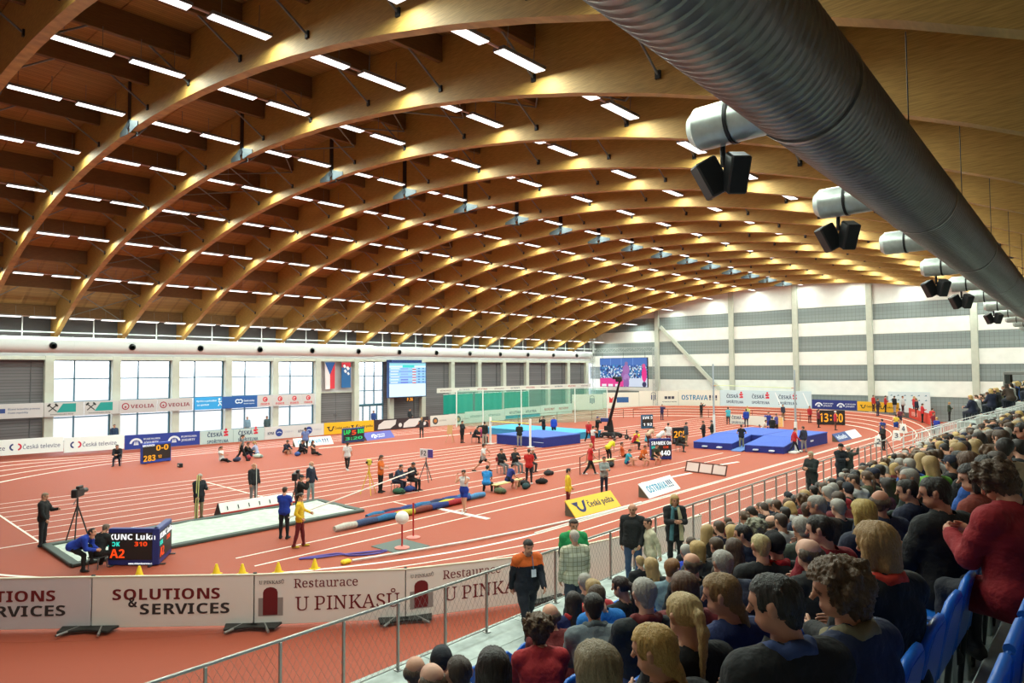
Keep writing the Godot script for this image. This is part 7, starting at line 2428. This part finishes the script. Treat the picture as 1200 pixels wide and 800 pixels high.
func build_crowd() -> void:
	seats()
	var spec := [   # row, L, F, hair, coat, style, pose, label, extra
		[1, 4.27, 3.48, 3, 0, "jacket", "sit", "balding man at the bottom edge, left of the dark-haired woman", {}],
		[1, 4.21, 3.70, 11, 0, "jacket", "photo_s", "spectator in dark knit cap raising a hand at the bottom edge", {}],
		[2, 3.29, 2.93, 3, 3, "jacket", "sit_fwd", "larger balding man at the bottom edge beside the knit cap", {"tone": 2}],
		[2, 3.35, 3.12, 8, 0, "jacket", "sit", "dark cropped head at the bottom edge right of the balding men", {}],
		[3, 2.63, 2.70, 5, 0, "jacket", "sit", "woman with long dark brown hair alone at the bottom edge of the walkway", {}],
		[2, 3.54, 4.22, 7, 13, "long", "sit_fwd", "curly brown-haired spectator hidden behind the man in maroon", {"size": 0.93}],
		[1, 4.13, 5.15, 3, 0, "jacket", "sit_fwd", "balding man in a broad maroon jacket leaning forward", {"top": ["jacket", Color8(112, 26, 24)], "legs": ["loose", Color8(70, 90, 140)], "w": 1.2}],
		[1, 4.57, 5.96, 5, 13, "long", "sit", "girl with long dark hair and red and navy top before the grey hoodie", {"size": 0.88, "scarf": Color8(190, 40, 44), "top": ["long", Color8(30, 40, 90)]}],
		[2, 3.35, 4.73, 0, 6, "jacket", "sit_fwd", "boy with dark hair in grey hooded jacket", {"top": ["jacket", Color8(112, 122, 126)], "scarf": Color8(80, 90, 94)}],
		[1, 4.16, 5.94, 1, 8, "jacket", "sit_phone", "short-haired man in bright blue jacket reading", {"top": ["jacket", Color8(30, 120, 200)]}],
		[0, 5.28, 7.15, 2, 3, "jacket", "sit", "grey bobbed head beside the long blond hair near the walkway", {}],
		[0, 5.05, 7.03, 6, 13, "jacket", "sit", "long blond hair over a red top next to the walkway", {}],
		[1, 4.14, 6.35, 9, 0, "long", "sit_left", "woman with dark ponytail in black looking down to the left", {"hair": ["ponytail", Color8(50, 32, 26)]}],
		[3, 2.67, 4.37, 2, 3, "long", "sit", "stout grey-haired man in dark sweater with red collar", {"w": 1.2, "scarf": Color8(120, 36, 34), "top": ["long", Color8(30, 36, 40)]}],
		[-1, 6.31, 10.15, 4, 0, "long", "sit", "small blond child in black beside the boy in cream", {"size": 0.85, "hair": ["short", Color8(180, 150, 100)]}],
		[0, 5.00, 8.36, 6, 0, "jacket", "sit", "woman with loose blond hair in black right of the small child", {}],
		[1, 4.12, 7.31, 1, 6, "long", "sit_right", "short auburn-haired woman in pale grey-blue sweater", {"hair": ["short", Color8(150, 104, 60)], "top": ["long", Color8(120, 146, 156)]}],
		[3, 2.51, 4.69, 10, 7, "jacket", "sit", "brown bobbed woman in quilted dark red jacket", {"top": ["jacket", Color8(120, 28, 30)]}],
		[0, 5.00, 9.36, 2, 15, "jacket", "sit", "grey round head with bright blue collar in the second row", {}],
		[2, 3.40, 6.50, 3, 0, "coat", "sit", "balding man in black coat behind the auburn-haired woman", {}],
		[1, 4.25, 8.30, 4, 3, "jacket", "sit", "short blond head right of the auburn-haired woman", {}],
		[3, 2.47, 5.56, 2, 2, "jacket", "sit_fwd", "grey-haired man in navy jacket bowing his head", {"w": 1.2}],
		[4, 1.69, 3.72, 4, 2, "jacket", "sit_left", "blond woman with tied-back hair in dark blue jacket", {"hair": ["low_tail", Color8(150, 118, 76)], "top": ["jacket", Color8(24, 40, 92)]}],
		[4, 1.73, 3.26, 9, 0, "jacket", "sit", "woman with a long blond ponytail in black", {"hair": ["ponytail", Color8(196, 168, 116)]}],
		[4, 1.58, 2.77, 4, 0, "jacket", "sit_left", "golden blond woman with low tail and black and yellow scarf", {"hair": ["low_tail", Color8(196, 158, 90)], "scarf": Color8(150, 110, 40)}],
		[4, 1.69, 2.41, 10, 0, "jacket", "sit", "greyish blond bobbed head cut by the bottom edge", {"hair": ["bob", Color8(140, 124, 96)]}],
		[5, 0.98, 2.69, 0, 0, "jacket", "sit_left", "large dark-haired man in shiny black leather jacket", {"w": 1.25, "scarf": Color8(50, 70, 120)}],
		[5, 0.84, 3.07, 7, 2, "jacket", "sit_left", "woman with curly brown hair and patterned blue jacket", {"scarf": Color8(130, 120, 90), "top": ["jacket", Color8(24, 36, 70)]}],
		[5, 0.96, 3.94, 4, 0, "jacket", "sit", "woman with short streaked blond hair and bright red scarf", {"hair": ["bob", Color8(166, 130, 80)], "scarf": Color8(214, 60, 40)}],
		[5, 1.00, 5.87, 0, 0, "jacket", "sit_left", "big dark-haired man in black, upper right of the red scarf", {"w": 1.25}],
		[-1, 5.87, 11.93, 12, 0, "jacket", "sit_phone", "spectator in black cap leaning over white papers in the front row", {"hair": ["cap", Color8(20, 20, 22)]}],
		[-1, 5.90, 12.53, 3, 2, "jacket", "sit_fwd", "balding front-row man in navy right of the black cap", {}],
		[-1, 6.34, 13.73, 1, 7, "jacket", "sit", "brown-haired front-row child in red", {"size": 0.9}],
		[1, 4.30, 9.49, 4, 14, "jacket", "sit", "bright blond bobbed head two rows behind the black cap", {}],
		[2, 3.48, 8.09, 0, 2, "jacket", "sit_left", "dark bearded man in navy turning to the left", {}],
		[1, 4.16, 8.67, 1, 5, "jacket", "sit", "brown-haired spectator in brown two rows behind the black cap", {}],
		[2, 3.31, 7.33, 5, 5, "jacket", "sit", "woman with long brown hair left of the bearded man", {"hair": ["long", Color8(76, 52, 36)]}],
		[2, 3.51, 8.45, 2, 4, "jacket", "sit", "tousled grey head in the middle of the near crowd", {"hair": ["curly", Color8(150, 150, 130)]}],
		[1, 4.17, 10.52, 3, 0, "jacket", "sit_right", "bald elderly man in black turned to the right", {"tone": 2}],
		[3, 2.56, 6.26, 4, 0, "coat", "sit", "short pale blond hair above a black coat with white collar", {"hair": ["crop", Color8(196, 180, 130)]}],
		[3, 2.48, 6.41, 11, 0, "jacket", "sit", "black knit cap with bright red scarf", {"hair": ["knit", Color8(22, 20, 24)], "scarf": Color8(200, 30, 36)}],
		[3, 2.54, 7.27, 2, 10, "short", "sit", "grey-haired man in olive short-sleeved shirt", {"w": 1.15, "top": ["short", Color8(70, 78, 66)]}],
		[2, 3.43, 10.01, 1, 2, "jacket", "sit_right", "brown-haired man in navy facing the viewer's side", {}],
		[4, 1.79, 5.72, 0, 7, "jacket", "sit_left", "dark-haired man in crimson jacket", {"top": ["jacket", Color8(140, 20, 34)]}],
		[4, 1.53, 5.02, 3, 0, "jacket", "sit_fwd", "balding dark man in black hood behind the curly-haired woman", {"w": 1.15}],
		[2, 3.38, 10.47, 5, 9, "jacket", "sit", "woman with long black hair in white coat", {}],
		[4, 1.74, 6.61, 4, 2, "jacket", "sit", "woman with smooth blond bob in navy coat", {"hair": ["bob", Color8(196, 166, 90)]}],
		[4, 1.78, 7.27, 3, 2, "jacket", "sit_right", "balding man in navy beside the smooth blond bob", {}],
		[3, 2.49, 10.64, 5, 11, "jacket", "sit", "woman with long dark hair in plum jacket", {}],
		[4, 1.67, 8.15, 0, 2, "jacket", "sit_left", "dark-haired man in navy behind the plum jacket", {}],
		[1, 4.37, 18.07, 4, 12, "jacket", "sit", "spectator in lime green jacket, middle of the stand", {}],
		[3, 2.76, 13.17, 2, 8, "jacket", "sit", "grey-haired spectator in blue next to a green jacket", {}],
		[3, 2.56, 11.99, 0, 4, "jacket", "sit", "dark-haired spectator in vivid green next to the blue one", {"top": ["jacket", Color8(20, 130, 70)]}],
		[4, 1.94, 10.46, 6, 12, "jacket", "sit", "long blond-haired woman in yellow-green jacket, upper stand", {}],
		[5, 0.90, 6.89, 5, 5, "jacket", "sit_left", "dark-haired woman in rust leather jacket, upper right", {"top": ["jacket", Color8(130, 50, 34)], "hair": ["bob", Color8(40, 28, 26)]}],
		[2, 3.58, 21.12, 0, 15, "jacket", "sit", "dark-haired spectator in vivid blue far along the stand", {}],
	]
	var used := {}
	for s in spec:
		var pose: String = s[6] if s[6] != "photo_s" else "sit_phone"
		spectator(s[0], s[1], s[2], HAIRS[s[3]], COATS[s[4]], s[5], pose, s[7], 0.0, s[8])
		if not used.has(s[0]):
			used[s[0]] = []
		used[s[0]].append(s[2])
	# the woman in the red jacket at the right edge, on the row behind
	person("woman with wavy brown hair in long red jacket seated at the right edge", V(0.52, row_y(6), 5.3), face(0.9, 0.5), "sit_phone", {"top": ["coat", Color8(150, 18, 28)], "legs": ["long", Color8(22, 24, 36)], "hair": ["curly", Color8(92, 70, 50)], "w": 1.15}, 0.022)
	# everyone else
	var plan := []
	for j in range(-1, 6):
		var f := 2.9 + 0.17 * (j + 2)
		while f < 37.4:
			var vis := row_l(j) > 0.088 * f - 0.1
			var free := true
			for g in used.get(j, []):
				if absf(g - f) < 0.45:
					free = false
			if vis and free and f > [11.6, 9.8, 9.0, 8.6, 8.0, 7.8, 5.6][j + 1] and rng.randf() < (0.93 if j > -1 else 0.7):
				plan.append([j, f, 0.0])
			f += 0.52
	for j in range(-1, 4):
		var f := 43.2
		while f < 62.0:
			if row_l(j) > 0.08 * f - 0.1 and rng.randf() < 0.8:
				plan.append([j, f, FAR_LIFT])
			f += 0.62
	var hw := [0, 0, 0, 1, 1, 2, 2, 3, 4, 4, 5, 6, 7, 8, 9, 10, 11, 12, 0, 2]
	var cw := [0, 0, 1, 2, 2, 3, 3, 4, 5, 6, 0, 1, 7, 8, 9, 10, 11, 2, 3, 0, 14, 13]
	var sp := ["sit", "sit_fwd", "sit_left", "sit", "sit_arms", "sit_right", "sit_phone"]
	var desc := []
	for q in plan:
		desc.append([HAIRS[hw[rng.randi() % hw.size()]], COATS[cw[rng.randi() % cw.size()]], sp[rng.randi() % sp.size()], 0.94 + 0.1 * rng.randf()])
	var rown := {-1: "front row", 0: "second row", 1: "third row", 2: "fourth row", 3: "fifth row", 4: "sixth row", 5: "seventh row"}
	var names := []
	var count := {}
	for i in plan.size():
		var q: Array = plan[i]
		var d: Array = desc[i]
		var zone := "near the rail end" if q[1] > 30.0 else ("by the pole vault stretch" if q[1] > 22.0 else ("level with the mesh panel" if q[1] > 15.0 else "in the near block"))
		if q[2] > 0.0:
			zone = "in the block beyond the stairs"
		var s := "%s spectator in %s, %s, %s" % [d[0][0], d[1][0], rown[q[0]], zone]
		names.append(s)
		count[s] = count.get(s, 0) + 1
	for i in plan.size():
		var s: String = names[i]
		if count[s] > 1 and i > 0 and plan[i - 1][0] == plan[i][0]:
			s = s.replace(" spectator", "").replace(", ", " ", ) if false else s
			names[i] = "%s, next to %s in %s" % [s.replace(" spectator", " one").replace("level with the mesh panel", "mid block").replace("by the pole vault stretch", "far middle").replace("in the near block", "near block").replace("in the block beyond the stairs", "beyond stairs").replace("near the rail end", "rail end"), desc[i - 1][0][0], desc[i - 1][1][0]]
	count.clear()
	for s in names:
		count[s] = count.get(s, 0) + 1
	var order := range(plan.size())
	order.sort_custom(func(a: int, b: int) -> bool: return plan[a][1] - 0.4 * row_l(plan[a][0]) < plan[b][1] - 0.4 * row_l(plan[b][0]))
	var mass := {}
	for n in order.size():
		var i: int = order[n]
		var q: Array = plan[i]
		var d: Array = desc[i]
		if n < 136:
			spectator(q[0], row_l(q[0]), q[1], d[0], d[1], "jacket", d[2], names[i], q[2], {"size": d[3]}, "look-alike spectators, " + names[i] if count[names[i]] > 1 else "")
			continue
		var pose: String = ["sit", "sit_fwd", "sit_left"][n % 3]
		var g := body(pose, 0.05, 1.1)
		var jit := fmod(q[1] * 37.7 + q[0] * 11.3, 1.0) - 0.5
		var xf := Transform3D(Basis(Vector3.UP, face(0.82, 0.57 + jit * 0.5)).scaled(Vector3.ONE * d[3]), V(row_l(q[0]), row_y(q[0]) + q[2], q[1]))
		var c: Array = d[1]
		put_copy(mass, "body", g.mesh, xf, skin(n % 3).albedo_color)
		put_copy(mass, "jacket", shell(pose, 0.05, 1.1, TOPS.jacket[0], TOPS.jacket[1], "topjacket"), xf, Color8(c[1], c[2], c[3]))
		put_copy(mass, "trousers", shell(pose, 0.05, 1.1, LEGS.long[0], LEGS.long[1], "leglong"), xf, Color8(36, 40, 52))
		put_copy(mass, "hair", hair_shape(d[0][1], false), xf * (g.J.head as Transform3D), Color8(d[0][2], d[0][3], d[0][4]))
	var cr := Node3D.new()
	cr.name = "crowd"
	cr.set_meta("kind", "stuff")
	tag(cr, "densely packed seated spectators filling the far part of the stand", "crowd")
	add_child(cr)
	for m in mass:
		var mm := MultiMesh.new()
		mm.transform_format = MultiMesh.TRANSFORM_3D
		mm.use_colors = true
		mm.mesh = m
		mm.instance_count = mass[m].xf.size()
		for i in mass[m].xf.size():
			mm.set_instance_transform(i, mass[m].xf[i])
			mm.set_instance_color(i, mass[m].c[i].srgb_to_linear())
		var mi := MultiMeshInstance3D.new()
		mi.name = mass[m].name
		mi.multimesh = mm
		var tint := mat(Color.WHITE, 0.8).duplicate() as StandardMaterial3D
		tint.vertex_color_use_as_albedo = true
		mi.material_override = tint
		mi.set_meta("kind", "stuff")
		cr.add_child(mi, true)
	# television camera on the platform at the far right
	var pf := thing("camera_platform", "raised camera platform with grey front at the far right of the stand", "platform", V(4.4, 0, 52.0))
	part("deck", boxm(Vector3(0, 5.4, 0), Vector3(2.2, 0.2, 3.0), 0.02), rgb(120, 120, 116), pf)
	part("front_panel", boxm(Vector3(-1.1, 5.0, 0), Vector3(0.08, 0.9, 3.0)), rgb(140, 142, 138), pf)
	for x in [-1.0, 1.0]:
		for z in [-1.4, 1.4]:
			part("leg", MB.new().rod(Vector3(x, 2.0, z), Vector3(x, 5.4, z), 0.06).mesh(), rgb(90, 92, 92, 0.4, 0.6), pf)
	person("camera operator in dark clothes on the raised platform", V(4.2, 5.5, 52.6), aim(300), "photo", {"top": ["jacket", Color8(30, 30, 34)], "legs": ["long", Color8(24, 24, 28)], "hair": ["short", Color8(40, 32, 28)]}, 0.046)


func put_copy(mass: Dictionary, called: String, mesh: Mesh, xf: Transform3D, c: Color) -> void:
	if not mass.has(mesh):
		mass[mesh] = {"name": called, "xf": [], "c": []}
	mass[mesh].xf.append(xf)
	mass[mesh].c.append(c)


func seats() -> void:
	var bl := mat(Color8(22, 98, 190), 0.38)
	var dk := rgb(24, 26, 30, 0.5)
	var gal := rgb(176, 182, 176, 0.5, 0.2)
	var proto := thing("stadium_seat", "", "seat", Vector3.ZERO, 0.0, "blue stand seats")
	var o := PackedVector2Array()
	for q in [[-0.205, 0.0], [-0.215, 0.22], [-0.19, 0.36], [-0.13, 0.42], [0.13, 0.42], [0.19, 0.36], [0.215, 0.22], [0.205, 0.0]]:
		o.append(Vector2(q[0], q[1]))
	var bx := Transform3D(Basis(Vector3.RIGHT, -0.2), Vector3(0, 0.42, -0.24))
	var back := MB.new().prism(o, bx, 0.035)
	for s in [-1, 1]:
		back.tube([bx * Vector3(s * 0.212, 0.02, 0), bx * Vector3(s * 0.222, 0.22, 0.01), bx * Vector3(s * 0.19, 0.37, 0.01), bx * Vector3(s * 0.12, 0.425, 0.01), bx * Vector3(0, 0.43, 0.01)], 0.026, 6)
	part("backrest", back.mesh(), bl, proto)
	part("seat_pan", MB.new().box(Vector3(0, 0.415, 0.0), Vector3(0.42, 0.035, 0.38), Basis(Vector3.RIGHT, 0.06), 0.014).tube([Vector3(-0.2, 0.40, 0.19), Vector3(0.2, 0.40, 0.19)], 0.025, 8).mesh(), bl, proto)
	part("support", boxm(Vector3(0, 0.2, -0.2), Vector3(0.12, 0.4, 0.05), 0.008), gal, proto)
	part("side_bracket", MB.new().rod(Vector3(-0.24, 0.0, -0.2), Vector3(-0.24, 0.66, -0.27), 0.018).mesh(), dk, proto)
	# the same seat with its pan tipped up
	var up := thing("stadium_seat", "", "seat", Vector3.ZERO, 0.0, "blue stand seats")
	for c in proto.get_children():
		if String(c.name) != "seat_pan":
			up.add_child(c.duplicate())
	part("seat_pan", MB.new().box(Vector3(0, 0.60, -0.13), Vector3(0.42, 0.36, 0.04), Basis(Vector3.RIGHT, -0.12), 0.014).tube([Vector3(-0.2, 0.78, -0.15), Vector3(0.2, 0.78, -0.15)], 0.025, 8).mesh(), bl, up)
	var first := true
	var first_up := true
	var rown := ["front row", "second row", "third row", "fourth row", "fifth row", "sixth row", "seventh row", "top row"]
	for j in range(-1, 7):
		var f := 2.1 + 0.1 * j
		var k := 0
		while f < (13.0 if j > 2 else 9.0):
			k += 1
			if j == 6 and f > 5.6:
				break
			var l := row_l(j) + 0.1 if j < 6 else 0.55
			var at := V(l, row_y(j), f)
			var lab := "blue plastic stand seat in the %s, %s place from the near end" % [rown[j + 1], ordinal(k)]
			var s: Node3D
			if j == 6:
				s = up if first_up else copy_of(up, at, face(1, 0), lab)
				first_up = false
			else:
				s = proto if first else copy_of(proto, at, face(1, 0), lab)
			s.position = at
			s.rotation.y = face(1, 0)
			s.set_meta("label", lab)
			first = first and j == 6
			f += 0.52
